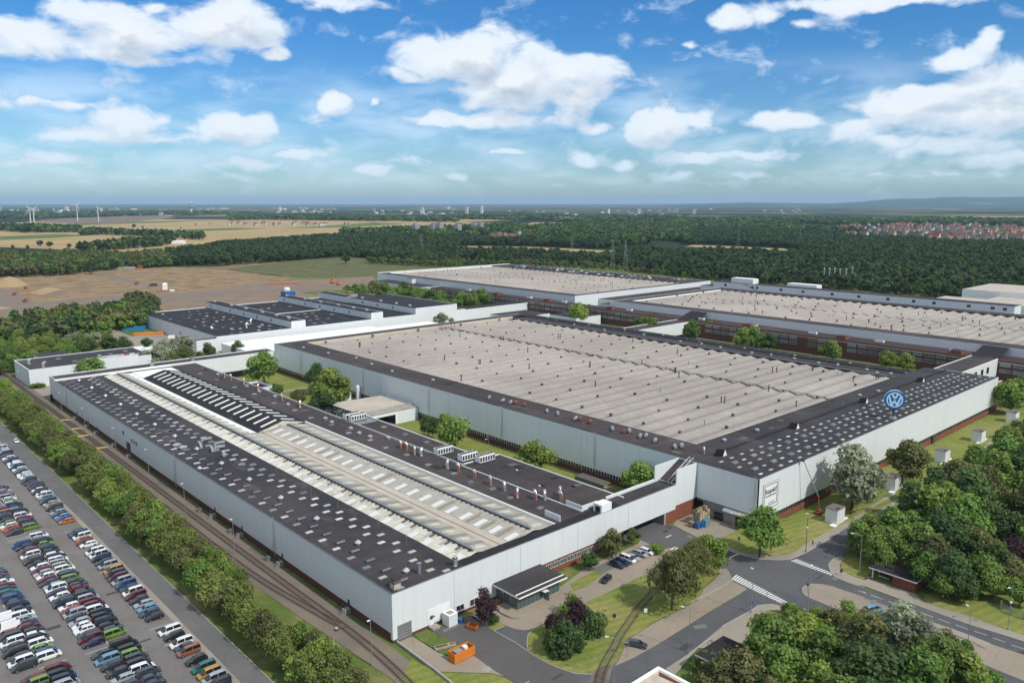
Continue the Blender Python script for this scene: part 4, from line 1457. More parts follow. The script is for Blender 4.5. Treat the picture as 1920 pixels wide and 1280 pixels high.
# west wall fittings
for yy, z in ((337.5, 7.6), (327.5, 6.6), (325.3, 6.6), (323.2, 6.6), (321.2, 6.6)):
    window(H1, (94, yy + (.9 if z > 7 else .45)), (94, yy - (.9 if z > 7 else .45)), z, z + 1.5, (-1, 0), 1, frame=M_dsteel)
boxpart(H1, 'gate', 93.85, 329.5, 1.2, 94.0, 334, 5.6, M_dsteel)
boxpart(H1, 'roller_door', 93.4, 457 - 2, .2, 94.0, 452.5, 3.4, M_black)
for yy in (407.5, 388.5, 374.3, 349.5, 330, 246, 225.5, 199.0, 163.5):
    m_ = MB()
    m_.box(92.4, yy - .7, 0, 94.1, yy + .7, 1.3, M_conc)
    for s in range(4):
        m_.box(92.4 - .28 * (s + 1), yy - .5, 0, 92.4 - .28 * s, yy + .5, 1.3 - .3 * (s + 1), M_steel)
    for s in (-.65, .65):
        m_.tube([(92.4, yy + s, 1.3), (92.4, yy + s, 2.4), (94, yy + s, 2.4)], .05, M_dsteel, 4)
    m_.obj('door_platform', H1)
    boxpart(H1, 'door', 93.98, yy - .5, 1.3, 94.1, yy + .5, 3.4, M_dsteel)
for yy in (424, 280, 206.5 - 3):
    ladder(H1, 94, yy, 1, 12, (-1, 0))
part(H1, 'rooftop_frame', lambda m_: [m_.tube([(110 + a, 447, 12.4), (110 + a, 447, 14.6)], .09, M_dsteel, 4) for a in (0, 1.6, 3.2)] and [m_.box(109.7, 446.8, 13.3, 113.5, 447.2, 13.9, M_dsteel)])
part(H1, 'rooftop_box', lambda m_: m_.box(141, 447, 12.4, 143, 448.6, 14.2, M_steel))
part(H1, 'rooftop_box', lambda m_: m_.box(163, 446.4, 12.4, 164.8, 449, 14.6, M_steel))
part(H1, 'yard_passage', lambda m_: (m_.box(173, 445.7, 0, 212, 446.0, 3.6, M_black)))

# ------------------------------------------------------------------ main hall with the pleated roof
H2 = thing('factory_hall', 'huge white clad hall with a pleated pale roof and the round blue sign', 'factory hall', (212.5, 121.8, 0))
ZT = 16.7


def h2w(m_):
    m_.box(212.5, 144.9, 3.4, 212.85, 446, ZT + .25, M_clad2)
    m_.box(212.5, 121.8, 5.2, 212.85, 144.9, ZT + .25, M_clad2)
    m_.box(212.5, 121.8, 3.6, 429.2, 122.1, ZT + .25, M_clad)
    m_.box(428.9, 122.1, 0, 429.2, 150, ZT + .1, M_clad)
    m_.box(212.85, 445.7, 3, 412.0, 446.0, ZT + .1, M_clad)
    m_.box(411.7, 150, 0, 412.0, 445.7, 15.4, M_clad2)


part(H2, 'cladding_wall', h2w)
part(H2, 'brick_plinth', lambda m_: (m_.box(212.7, 151.5, 0, 213.2, 445, 1.9, M_brickd), m_.box(213, 122.0, 0, 428.8, 122.6, 2.0, M_brick), m_.box(412, 145.5, 0, 434.6, 158, 14.0, M_brick), m_.box(429.2, 122.6, 0, 434.6, 145.5, 14.0, M_brick),
                                     m_.box(212.9, 122.6, 0, 213.4, 144, 5.2, M_conc)))
part(H2, 'window_band', lambda m_: (m_.box(212.9, 151.6, 1.9, 213.1, 445, 3.4, M_glass), m_.box(213, 122.2, 2.0, 428.7, 122.4, 3.6, M_glass)))


def mull(m_):
    yy = 152
    while yy < 445:
        m_.box(212.78, yy, 1.9, 212.9, yy + .14, 3.4, M_white)
        yy += 1.4
    xx = 214
    while xx < 428:
        m_.box(xx, 122.05, 2.0, xx + .14, 122.2, 3.6, M_steel)
        xx += 1.6
    xx = 222
    while xx < 428:
        m_.box(xx, 121.95, .1, xx + .4, 122.2, 3.6, M_brick)
        xx += 12.5


stuff(part(H2, 'mullions', mull))
part(H2, 'roof', lambda m_: (m_.box(212.85, 144.5, ZT - .3, 229.0, 445.7, ZT, M_bitb), m_.box(212.85, 122.1, ZT - .3, 428.9, 156.0, ZT - .02, M_bit),
                             m_.box(229.0, 437.4, ZT - .3, 411.7, 445.7, ZT, M_bitb), m_.box(398.5, 156.0, 15.0, 411.7, 437.4, 15.3, M_bit), m_.box(411.7, 150, 14.0, 427, 445.7, 14.4, M_bitk),
                             m_.box(393.5, 156.0, 15.0, 398.5, 180, 15.2, M_bit), m_.box(429.2, 123, 14.0, 434.6, 158, 14.3, M_bit), m_.box(412, 150, 14.4, 434.6, 158, 14.5, M_bit)))
part(H2, 'roof_edge_trim', lambda m_: (m_.box(212.5, 121.8, ZT + .25, 212.8, 446, ZT + .32, M_dsteel), m_.box(212.8, 121.8, ZT + .25, 429.2, 122.05, ZT + .32, M_steel), m_.box(398.3, 156, 15.2, 398.7, 437.4, 15.9, M_conc), m_.box(411.6, 150, 15.3, 412.1, 445, 15.8, M_bitk),
                                       m_.box(229.0, 437.1, 14.6, 398, 437.4, ZT + .1, M_cream), m_.box(228.9, 156.0, ZT, 229.15, 437, ZT + .12, M_dsteel), m_.box(229, 155.9, ZT - .02, 398, 156.15, ZT + .12, M_dsteel),
                                       m_.box(429, 121.6, 14.0, 434.9, 122.6, 14.45, M_cream)))
part(H2, 'valley_deck', lambda m_: m_.box(229.1, 156.1, 14.2, 393.4, 437.1, 14.45, M_fibg))
part(H2, 'raised_ridge', lambda m_: (m_.box(226, 145.2, ZT, 428, 146.2, ZT + .35, M_bitk),))
for x in (224.5, 273, 331, 391):
    part(H2, 'roof_hatch', lambda m_, x=x: (m_.face([(x, 142.4, ZT), (x + 2.4, 142.4, ZT), (x + 1.2, 142.4, ZT + 2.2)], M_white), m_.face([(x - 1.6, 145.0, ZT), (x, 142.4, ZT), (x + 1.2, 142.4, ZT + 2.2), (x + .2, 145.0, ZT + 2)], M_black), m_.face([(x + 2.4, 142.4, ZT), (x + 1.0, 145, ZT), (x + .2, 145, ZT + 2), (x + 1.2, 142.4, ZT + 2.2)], M_bit)))


# pleated roof: every gable bay is one part, both halves
def pleat(L, pitch, zl, zh, m, hip0=1.5, hip1=1.5):
    m_ = MB()
    h = pitch / 2
    m_.face([(0, -h, zl), (L, -h, zl), (L - .15, 0, zh), (.15, 0, zh)], m)
    m_.face([(.15, 0, zh), (L - .15, 0, zh), (L, h, zl), (0, h, zl)], m)
    m_.face([(0, -h, zl), (.15, 0, zh), (0, h, zl)], m)
    m_.face([(L, -h, zl), (L, h, zl), (L - .15, 0, zh)], M_bitk)
    m_.box(0, -.16, zh - .03, L, .16, zh + .05, m)
    return m_.mesh('roof_bay')


PIT = 8.28
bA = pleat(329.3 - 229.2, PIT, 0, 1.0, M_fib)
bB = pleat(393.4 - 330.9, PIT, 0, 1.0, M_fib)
nb = 34
for k in range(nb):
    yc = 156.2 + PIT * (k + .5)
    if yc + PIT / 2 > 437.5:
        break
    z = 15.1
    addin(H2, bA, 'roof_bay', 229.2, yc, z)
    addin(H2, bB, 'roof_bay', 330.9, yc, z)
part(H2, 'roof_gutter', lambda m_: (m_.box(329.3, 156.2, 14.5, 330.9, 437, 14.9, M_vent),))
part(H2, 'gutter_rail', lambda m_: (m_.tube([(330.1, 156.2, 16.5), (330.1, 437, 16.5)], .09, M_vent, 5), m_.box(329.9, 156.2, 15.9, 330.3, 437, 16.0, M_vent)))
gl = MB()
for k in range(nb):
    yc = 156.2 + PIT * k
    if yc > 436: break
    slopebar(gl, 328.0, 14.8, 329.3, 14.85, yc + .3, .5, M_vent, .25)
    gl.tube([(330.1, yc + 4.1, 14.9), (330.1, yc + 4.1, 16.5)], .06, M_vent, 4)
stuff(gl.obj('gutter_posts', H2))
# vents on the pleats
rv = random.Random(11)


def put_vents(H, x0, x1, y0, y1, nbv, nx, zl, prob=.9, jx=1.5):
    c_ = 0
    for k in range(nbv):
        yc = y0 + PIT * (k + .5)
        if yc > y1: break
        for i in range(nx):
            x = x0 + (x1 - x0) * (i + .5) / nx
            if (k + i) % 2 and rv.random() < prob:
                s_ = rv.uniform(.6, .85)
                addin(H, me_rv, 'roof_vent', x + rv.uniform(-1, 1) * jx, yc + 2.7, zl + .45, rv.uniform(-.1, .1), (s_, s_, s_)); c_ += 1
            elif rv.random() < .16:
                g_ = rv.choice([me_rp, me_rp, me_rp2])
                xx = x + rv.uniform(-8, 8)
                addin(H, g_, 'roof_pipe', xx, yc + rv.uniform(-2, 2), zl + .6, 0); c_ += 1
                if rv.random() < .35:
                    addin(H, g_, 'roof_pipe', xx + .9, yc + rv.uniform(-2, 2), zl + .6, 0); c_ += 1
    return c_


put_vents(H2, 232, 392, 156.2, 436, 34, 9, 14.75)
# front strip: skylights and smoke flaps
for row, (yy, off) in enumerate(((124.6, 0), (128.2, 2.6), (132.6, .8), (135.9, 3.2), (139.6, 1.2))):
    xx = 218 + off
    k = 0
    while xx < 426:
        if row in (1, 3):
            addin(H2, me_flap if k % 2 == 0 else me_sky, 'smoke_flap' if k % 2 == 0 else 'skylight', xx, yy, ZT, 0, (.78, .85, .8) if k % 2 == 0 else (.85, .62, .55))
        else:
            addin(H2, me_skyy if row == 2 or (row == 4 and k % 3 == 0) else me_sky, 'skylight', xx, yy, ZT, 0, (.85, .62, .55))
        xx += 6.1 if row % 2 == 0 else 5.6
        k += 1
# west strip: fans in pairs
for x, yy, me_v in [(218.6, 255, me_cyl), (219.2, 247, me_cyl), (219.6, 242.5, me_cyl), (221.0, 241, me_cylr), (221.2, 236, me_cylr), (221.0, 222, me_cyl), (221.5, 216.5, me_cyl), (221, 206.5, me_cyl), (222.2, 205, me_cylr), (222, 200, me_cylr), (221, 187.5, me_cyl), (221.3, 182.5, me_cylr),
                    (223.5, 181.5, me_cyl), (221, 174.5, me_cyl), (223, 173.5, me_cyl), (220.5, 167.5, me_cyl), (220, 158.5, me_cyl), (222.5, 157.5, me_cyl), (222, 300, me_fan), (219, 330, me_fan), (221, 352, me_fan), (224, 372, me_fan), (220, 395, me_fan), (218, 420, me_fan)]:
    addin(H2, me_v, 'roof_fan', x, yy, ZT, R(15 + (int(yy * 7) % 40)), (.95, .95, .95))
addin(H2, me_elbow2, 'elbow_vent', 222.6, 148.5, ZT, R(30), (.7, .7, .8))
for yy in (290.5, 239.8, 188.5, 346.5, 413):
    ladder(H2, 212.5, yy, 3.3, ZT, (-1, 0))
ladder(H2, 212.5, 122.9, 5, ZT, (-1, 0))
for x, yy in [(404, 190), (405, 215), (403, 240), (405, 262), (404, 290), (406, 320), (402, 350), (404, 380), (405, 175), (401, 168), (403, 200), (403.5, 228), (404.5, 275)]:
    addin(H2, rv.choice([me_fan, me_cyl]), 'roof_fan', x, yy, 15.3, rv.uniform(0, 1), (1, 1, 1))
for x, yy in [(320, 147), (342, 150), (398, 160), (260, 151), (240, 152), (356, 148)]:
    addin(H2, rv.choice([me_fan, me_rp2]), 'roof_fan', x, yy, ZT - .02, 0, (.9, .9, .9))
for k in range(26):
    yy = 160 + k * 10.4
    addin(H2, me_rp2 if k % 3 else me_fan, 'roof_pipe', 416 + (k % 4) * 1.7, yy, 14.4, 0, (.8, .8, .7))

# dock on the west end: doors, canopies
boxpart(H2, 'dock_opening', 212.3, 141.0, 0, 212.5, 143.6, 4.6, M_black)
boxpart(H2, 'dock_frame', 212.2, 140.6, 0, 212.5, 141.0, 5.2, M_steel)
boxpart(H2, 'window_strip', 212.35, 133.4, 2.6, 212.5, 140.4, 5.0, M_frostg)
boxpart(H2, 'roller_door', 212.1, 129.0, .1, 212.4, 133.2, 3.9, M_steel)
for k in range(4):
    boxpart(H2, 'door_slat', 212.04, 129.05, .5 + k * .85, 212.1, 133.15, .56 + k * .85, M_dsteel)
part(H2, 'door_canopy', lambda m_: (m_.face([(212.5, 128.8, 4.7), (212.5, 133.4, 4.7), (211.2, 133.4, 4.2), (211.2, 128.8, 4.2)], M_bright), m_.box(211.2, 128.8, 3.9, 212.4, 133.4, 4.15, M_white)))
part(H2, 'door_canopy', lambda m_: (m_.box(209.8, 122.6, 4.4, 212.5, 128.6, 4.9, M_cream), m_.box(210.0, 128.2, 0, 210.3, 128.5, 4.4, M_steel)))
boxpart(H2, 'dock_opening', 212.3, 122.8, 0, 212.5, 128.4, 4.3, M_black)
boxpart(H2, 'entrance_door', 212.3, 134.0, 0, 212.48, 137.0, 2.4, M_glass)
boxpart(H2, 'emergency_exit', 350.0, 121.4, 0, 352.6, 122.1, 2.9, M_dsteel)

# rain pipes and repair patches
for yy in range(168, 440, 27):
    boxpart(H2, 'rain_pipe', 212.38, yy, 1.5, 212.5, yy + .14, ZT - .2, M_clad2)
for xx in range(112, 200, 22):
    boxpart(H1, 'rain_pipe', xx, 144.08, 1.0 if xx < 138 else 4, xx + .1, 144.2, 11.9, M_clad)
for k in range(46):
    H_, x_, y_, z_ = rv.choice(((H1, rv.uniform(96, 113), rv.uniform(150, 440), ZR), (H1, rv.uniform(154, 161), rv.uniform(155, 430), ZR), (H2, rv.uniform(214, 225), rv.uniform(150, 435), ZT), (H2, rv.uniform(230, 420), rv.uniform(147, 153), ZT - .02), (H1, rv.uniform(167, 177), rv.uniform(160, 200), ZR + .1)))
    w_, d_ = rv.uniform(1, 4), rv.uniform(1, 5)
    boxpart(H_, 'roof_patch', x_, y_, z_ + .004, x_ + w_, y_ + d_, z_ + .02, rv.choice((M_bitk, M_bit, M_bitb, M_patch)))

# Respekt board on the front wall
sg = thing('wall_sign', 'framed white board reading Respekt! on the front wall of the main hall', 'sign', (215.2, 121.7, 6.2))


def sign_frame(m_):
    for (a, c, d, e) in ((0, 9.0, 0, .1), (0, 9.0, 8.4, 8.5), (0, .1, .1, 8.4), (8.9, 9.0, .1, 8.4)):
        m_.box(a, -.08, d, c, 0, e, M_dsteel)
    for (a, c, d, e) in ((.7, 8.3, .9, 1.12), (.7, 8.3, 7.6, 7.82), (.7, .92, 1.12, 7.6), (8.08, 8.3, 1.12, 7.6)):
        m_.box(a, -.08, d, c, -.02, e, M_dsteel)


m_ = MB(); m_.box(0, -.02, 0, 9, .06, 8.5, M_white); inst(m_.mesh('board'), 'board', sg)
m_ = MB(); sign_frame(m_); inst(m_.mesh('frame'), 'frame', sg)


def text(parent, s, size, loc, m, depth=.03, rot=(math.pi / 2, 0, 0), name='lettering', align='CENTER', width=None):
    cu = bpy.data.curves.new(name, 'FONT')
    cu.body = s
    cu.size = size
    cu.extrude = depth / 2
    cu.align_x = align
    cu.resolution_u = 2
    cu.offset = size * .012
    o = bpy.data.objects.new(name, cu)
    C.objects.link(o)
    dg = bpy.context.evaluated_depsgraph_get()
    me_ = bpy.data.meshes.new_from_object(o.evaluated_get(dg))
    bpy.data.objects.remove(o)
    me_.materials.clear(); me_.materials.append(m)
    o = bpy.data.objects.new(name, me_)
    C.objects.link(o)
    o.parent = parent
    o.location = loc
    o.rotation_euler = rot
    if width:
        w = max(v.co.x for v in me_.vertices) - min(v.co.x for v in me_.vertices)
        for v in me_.vertices:
            v.co.x *= width / w
    return o


M_ink = mat('black_lettering', (.03, .03, .032), .6)
text(sg, 'Respekt!', 2.3, (4.5, -.06, 4.9), M_ink, width=6.6)
text(sg, 'Kein Platz f\u00fcr Rassismus', .72, (4.5, -.06, 3.9), M_ink, width=6.2)
text(sg, 'www.respekt.tv', .5, (5.1, -.06, 1.6), M_ink, width=3.6)

# the round sign on the roof
M_vwb = mat('sign_blue', (.008, .11, .32), .4, .5)
M_vww = mat('sign_pale_blue', (.50, .72, .92), .4, .5)
lg = thing('rooftop_sign', 'round blue sign with V over W in a ring, on a roof edge post', 'sign', (314.3, 124.2, ZT))
Rg = 3.75
zc = 7.9
m_ = MB(); m_.box(-1.1, -1.1, 0, 1.1, 1.1, .7, M_silver); m_.box(-.7, -.7, .7, .7, .7, 1.2, M_silver); inst(m_.mesh('base'), 'base', lg)
m_ = MB(); m_.tube([(0, 0, 1.2), (0, 0, zc - Rg + .2)], .38, M_dsteel, 12); inst(m_.mesh('post'), 'post', lg)
dr = MB()
N_ = 48
dr.v += [(Rg * math.cos(2 * math.pi * i / N_), -.6, zc + Rg * math.sin(2 * math.pi * i / N_)) for i in range(N_)]
dr.v += [(Rg * math.cos(2 * math.pi * i / N_), .6, zc + Rg * math.sin(2 * math.pi * i / N_)) for i in range(N_)]
dr.f.append(tuple(range(N_))); dr.mi.append(dr._m(M_vwb))
dr.f.append(tuple(range(2 * N_ - 1, N_ - 1, -1))); dr.mi.append(dr._m(M_vwb))
for i in range(N_):
    j = (i + 1) % N_
    dr.f.append((i, i + N_, j + N_, j)); dr.mi.append(dr._m(M_vww))
LOGO_RZ = AZ - math.pi / 2 + math.atan((1681 - 960) / 1522) * -1
dd = inst(dr.mesh('disc'), 'disc', lg, rz=LOGO_RZ + R(8))


def ring(m_, r0, r1, y, n_=48):
    for i in range(n_):
        a, c_ = 2 * math.pi * i / n_, 2 * math.pi * (i + 1) / n_
        m_.face([(r0 * math.cos(a), y, zc + r0 * math.sin(a)), (r1 * math.cos(a), y, zc + r1 * math.sin(a)), (r1 * math.cos(c_), y, zc + r1 * math.sin(c_)), (r0 * math.cos(c_), y, zc + r0 * math.sin(c_))], M_vww)
        m_.face([(r1 * math.cos(a), y, zc + r1 * math.sin(a)), (r1 * math.cos(a), -.6, zc + r1 * math.sin(a)), (r1 * math.cos(c_), -.6, zc + r1 * math.sin(c_)), (r1 * math.cos(c_), y, zc + r1 * math.sin(c_))], M_vww)


m_ = MB()
ring(m_, Rg * .66, Rg * .80, -.7)
inst(m_.mesh('ring'), 'ring', lg, rz=LOGO_RZ + R(8))


def stroke(m_, a, c_, w, y=-.7):
    a = Vector(a); c_ = Vector(c_)
    # constant horizontal width bar
    k = len(m_.v)
    for yy_ in (y, -.6):
        m_.v += [(a.x - w / 2, yy_, zc + a.y), (a.x + w / 2, yy_, zc + a.y), (c_.x + w / 2, yy_, zc + c_.y), (c_.x - w / 2, yy_, zc + c_.y)]
    for q in ((0, 1, 2, 3), (0, 1, 5, 4), (1, 2, 6, 5), (2, 3, 7, 6), (3, 0, 4, 7)):
        m_.f.append(tuple(k + i for i in q)); m_.mi.append(m_._m(M_vww))


r_ = Rg * .72
m_ = MB()
w_ = .80
stroke(m_, (-r_ * .40, r_ * .88), (0, .32), w_)
stroke(m_, (r_ * .40, r_ * .88), (0, .32), w_, -.702)
inst(m_.mesh('letter_v'), 'letter_v', lg, rz=LOGO_RZ + R(8))
m_ = MB()
stroke(m_, (-r_ * .78, r_ * .52), (-r_ * .36, -r_ * .84), w_, -.704)
stroke(m_, (-r_ * .36, -r_ * .84), (0, -.18), w_, -.706)
stroke(m_, (0, -.18), (r_ * .36, -r_ * .84), w_, -.704)
stroke(m_, (r_ * .36, -r_ * .84), (r_ * .78, r_ * .52), w_, -.706)
inst(m_.mesh('letter_w'), 'letter_w', lg, rz=LOGO_RZ + R(8))

# ------------------------------------------------------------------ halls behind
H3 = thing('factory_hall', 'farther hall with a pale roof and cars parked along its far roof edge', 'factory hall', (528, 496, 0))


def hall(H, x0, y0, x1, y1, z, lx0, ly0, lx1, ly1, zl, mc=None, cols=2, edge=None):
    mc = mc or M_clad2
    part(H, 'cladding_wall', lambda m_: (m_.box(x0, y0, 0, x0 + .35, y1, z + .2, mc), m_.box(x0 + .35, y0, 0, x1, y0 + .35, z + .2, M_clad), m_.box(x0 + .35, y1 - .35, 0, x1, y1, z + .2, M_clad), m_.box(x1 - .35, y0 + .35, 0, x1, y1 - .35, z + .2, M_clad2)))
    part(H, 'roof', lambda m_: (m_.box(x0 + .35, y0 + .35, z - .3, lx0, y1 - .35, z, M_bitb), m_.box(lx1, y0 + .35, z - .3, x1 - .35, y1 - .35, z, M_bitb), m_.box(lx0, y0 + .35, z - .3, lx1, ly0, z - .01, M_bit), m_.box(lx0, ly1, z - .3, lx1, y1 - .35, z - .01, M_bit),
                                m_.box(lx0, ly0, zl - .3, lx1, ly1, zl - .02, M_fib)))
    part(H, 'light_fascia', lambda m_: (m_.box(lx0, ly1 - .3, zl, lx1, ly1 - .02, z - .05, M_bright),))
    mid = (lx0 + lx1) / 2
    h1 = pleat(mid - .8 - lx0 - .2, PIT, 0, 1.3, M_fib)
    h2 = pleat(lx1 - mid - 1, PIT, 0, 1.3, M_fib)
    n_ = int((ly1 - ly0 - .4) / PIT)
    for k in range(n_):
        yc = ly0 + .2 + PIT * (k + .5)
        addin(H, h1, 'roof_bay', lx0 + .1, yc, zl)
        addin(H, h2, 'roof_bay', mid + .8, yc, zl)
    part(H, 'roof_gutter', lambda m_: m_.box(mid - .8, ly0, zl, mid + .8, ly1, zl + .4, M_vent))
    return n_


hall(H3, 528, 496, 742, 822, 16.7, 540, 504, 702, 812, 15.2)
H4 = thing('factory_hall', 'wide hall with a pleated pale roof behind the brick office row', 'factory hall', (523, 100, 0))
hall(H4, 523, 60, 690, 450, 16.7, 540, 66, 676, 440, 15.2)
put_vents(H4, 542, 674, 68, 440, 46, 7, 15.2, .55, 7)
put_vents(H3, 542, 700, 506, 812, 37, 6, 15.2, .5, 7)
part(H4, 'brick_base', lambda m_: m_.box(519.5, 60, 0, 523, 450, 12.0, M_brickd))
part(H3, 'roof_cornice', lambda m_: (m_.box(527.8, 496, 16.9, 528.3, 822, 17.2, M_dsteel), m_.box(528, 821.6, 16.9, 742, 822.1, 17.6, M_bright), m_.box(540, 812, 16.7, 702, 812.4, 17.4, M_white)))
part(H3, 'stair_tower', lambda m_: m_.box(522, 742, 0, 530, 756, 15.5, M_clad, M_bit))
part(H3, 'lower_wing', lambda m_: m_.box(505, 700, 0, 527.9, 800, 10.5, M_clad2, M_bit))
part(H4, 'link_roof', lambda m_: (m_.box(523.5, 450.1, 0, 690, 462, 13.5, M_clad2, M_bit), m_.box(560, 462, 0, 742, 495.8, 12.0, M_clad2, M_bit), m_.box(700, 455, 0, 742, 480, 16.2, M_clad, M_bit)))
# long narrow upper block along the far side
H5 = thing('factory_block', 'long narrow white block with small square windows behind the pleated roof', 'building', (691, 190, 0))
part(H5, 'wall', lambda m_: m_.box(690.2, 190, 0, 706, 458, 22.3, M_clad, M_bit))
part(H5, 'roof_edge_trim', lambda m_: (m_.box(690.1, 189.9, 22.3, 706.1, 190.3, 22.7, M_dsteel), m_.box(690.1, 190.3, 22.3, 690.5, 458, 22.7, M_dsteel)))
for yy in (444, 414, 409, 384, 362, 334, 310, 285, 264, 248, 222, 205, 196.5):
    window(H5, (690.2, yy + 1.4), (690.2, yy - 1.4), 18.6, 20.8, (-1, 0), 2, frame=M_dsteel)
part(H5, 'penthouse', lambda m_: m_.box(694, 416, 22.3, 704, 440, 27, M_white, M_bright))
part(H5, 'rooftop_unit', lambda m_: (m_.box(712, 360, 0, 722, 390, 24, M_white, M_bright)))
part(H5, 'stair', lambda m_: m_.face([(690.0, 424, 22.2), (690.0, 410, 17), (690.0, 409, 17), (690.0, 422.5, 22.2)], M_dsteel))
for k, (sx, sy) in enumerate([(920, 457), (925, 453), (930, 449), (923, 439), (928, 434), (957, 440)]):
    m_ = MB()
    m_.tube([(sx, sy, 0), (sx, sy, 23)], .9, M_steel, 12)
    m_.lathe((sx, sy, 23), [(1.15, -.6), (1.15, 0), (.9, .3)], M_silver, 12)
    tag(m_.obj('chimney_stack'), 'slim grey chimney stack beyond the long white block, %s from the left of six' % ordi(k + 1), 'chimney', 'slim chimney stacks beyond the works')
hb = thing('warehouse', 'pale beige flat roofed warehouse at the right behind the long block', 'warehouse', (820, 120, 0))
part(hb, 'wall', lambda m_: (m_.box(821, 60, 0, 860, 271, 20, M_creamw, M_creamw)) if 0 else m_.box(821, 60, 0, 900, 271, 20, M_white, M_cream))
part(hb, 'low_wing', lambda m_: (m_.box(760, 60, 0, 820.8, 240, 15.5, M_white, M_cream), m_.box(760, 240.1, 0, 800, 278, 14.5, M_white, M_cream)))

# brick office rows
M_winf = mat('office_window_frame', (.55, .57, .58), .6)
M_opane = mat('office_glass', (.10, .13, .15), .2, .6, objvar=2)
for (x0, y0, x1, y1, lab) in ((505, 60, 519.4, 395, 'long brick office row with two bands of windows below the wide hall'), (505, 400, 519.4, 470, 'short brick office row between the courtyards of the works'), (505, 475, 520, 683, 'far brick office row below the farthest hall')):
    o_ = thing('office_row', lab, 'building', (x0, y0, 0))
    part(o_, 'wall', lambda m_: m_.box(x0, y0, 0, x1, y1, 12, M_brickd, M_bit))
    part(o_, 'roof_edge_trim', lambda m_: (m_.box(x0 - .15, y0, 10.9, x0, y1, 12.2, M_brick), m_.box(x0 - .2, y0, 10.7, x0 - .02, y1, 10.9, M_white)))
    yy = y0 + 3
    while yy < y1 - 7:
        if rv.random() > .05:
            for z in (5.0, 8.6):
                window(o_, (x0, yy + 5.6), (x0, yy), z, z + 2.0, (-1, 0), 5, frame=M_winf, glass=M_opane)
        yy += 6.8
    for k in range(int((y1 - y0) / 45)):
        addin(o_, me_ac, 'rooftop_unit', x0 + 8, y0 + 20 + 45 * k, 12, R(90), (.8, .8, .7))
    for k in range(int((y1 - y0) / 70)):
        part(o_, 'roof_house', lambda m_: m_.box(x0 + 3, y0 + 35 + 70 * k, 12, x0 + 9, y0 + 41 + 70 * k, 14, M_brick, M_bit))
# connectors
for (x0, y0, x1, y1, z, lab) in ((434.7, 144.5, 504.8, 158.5, 12.6, 'white sided link building with blue windows joining hall and office row'), (430.3, 352, 504.8, 366, 11.5, 'flat roofed white link building in the tree courtyard')):
    cb = thing('link_building', lab, 'building', (x0, y0, 0))
    part(cb, 'wall', lambda m_: m_.box(x0, y0, 3.0, x1, y1, z, M_clad, M_bitb))
    part(cb, 'pillar', lambda m_: [m_.box(xx, y0 + .5, 0, xx + .8, y1 - .5, 3.0, M_conc) for xx in (x0 + 2, (x0 + x1) / 2, x1 - 4)])
    part(cb, 'roof_edge_trim', lambda m_: (m_.box(x0, y0 - .05, z, x1, y0 + .3, z + .3, M_bright), m_.box(x0, y1 - .3, z, x1, y1 + .05, z + .3, M_bright)))
    for xx in (468, 478, 487):
        if y0 < 200: window(cb, (xx, y0), (xx + 4, y0), 6.5, 10, (0, -1), 2, frame=M_dsteel)
    part(cb, 'sloped_roof', lambda m_: m_.face([(x1 + .1, y0, 12.1), (x1 + 18, y0, 16.9), (x1 + 18, y1, 16.9), (x1 + .1, y1, 12.1)], M_bitk))

# ------------------------------------------------------------------ block at the left back with three raised bars
L_ = thing('workshop_block', 'flat black roofed white block with raised bars beside the building site', 'building', (212.5, 533, 0))
part(L_, 'wall', lambda m_: (m_.box(212.5, 533, 0, 212.85, 691, 10.3, M_clad2), m_.box(212.85, 533, 0, 430, 533.35, 10.3, M_clad), m_.box(212.85, 690.7, 0, 420, 691, 10.5, M_clad), m_.box(429.7, 533.4, 0, 430, 691, 10.3, M_clad2), m_.box(198, 531.2, 0, 212.4, 536, 9.4, M_clad, M_bit)))
part(L_, 'roof', lambda m_: m_.box(212.85, 533.35, 9.6, 429.7, 690.7, 9.95, M_bitk))
for k, (x0, x1, y0, y1, z) in enumerate(((268, 279.2, 533.0, 693, 15), (335.7, 346.5, 533.0, 693, 15), (378, 421, 533.0, 640, 15), (378, 389, 640.1, 694, 15))):
    part(L_, 'raised_bar', lambda m_: (m_.box(x0, y0, 9.95 if y0 > 534 else 10.3, x1, y1, z, M_clad2, M_bitk), m_.box(x0 - .02, y0 - .02, 10.0, x1 + .02, y0, z, M_clad), m_.box(x1 - .3, y0, z, x1 + .05, y1, z + .25, M_white), m_.box(x0, y0 - .05, z, x1, y0 + .3, z + .3, M_white)))
    if k < 3:
        for yy in (680, 640, 614, 590, 566):
            if yy < y1:
                window(L_, (x0, yy + .8), (x0, yy - .8), 11.6, 13.8, (-1, 0), 1, frame=M_dsteel)
        ladder(L_, x0, 628, 10, 15, (-1, 0))
        for yy in (685, 650, 622, 592, 568, 548):
            if yy < y1: addin(L_, me_fan, 'roof_fan', (x0 + x1) / 2 if k < 2 else x0 + 5, yy, z, 0, (1.6, 1.6, 1.4))
for i in range(7):
    for j in range(9):
        xx = 219 + i * 7.2 + rv.uniform(-1, 1); yyy = 541 + j * 16.5 + rv.uniform(-2, 2)
        if rv.random() < .45: continue
        addin(L_, me_skyg if rv.random() < .75 else me_sky, 'skylight', xx, yyy, 9.95, 0, (1.0, 1.0, 1))
for i in range(7):
    for j in range(8):
        if rv.random() < .45: continue
        addin(L_, me_skyg if rv.random() < .85 else me_sky, 'skylight', 285 + i * 7 + rv.uniform(-1, 1), 543 + j * 18 + rv.uniform(-2, 2), 9.95, 0, (1.3, 1.3, 1))
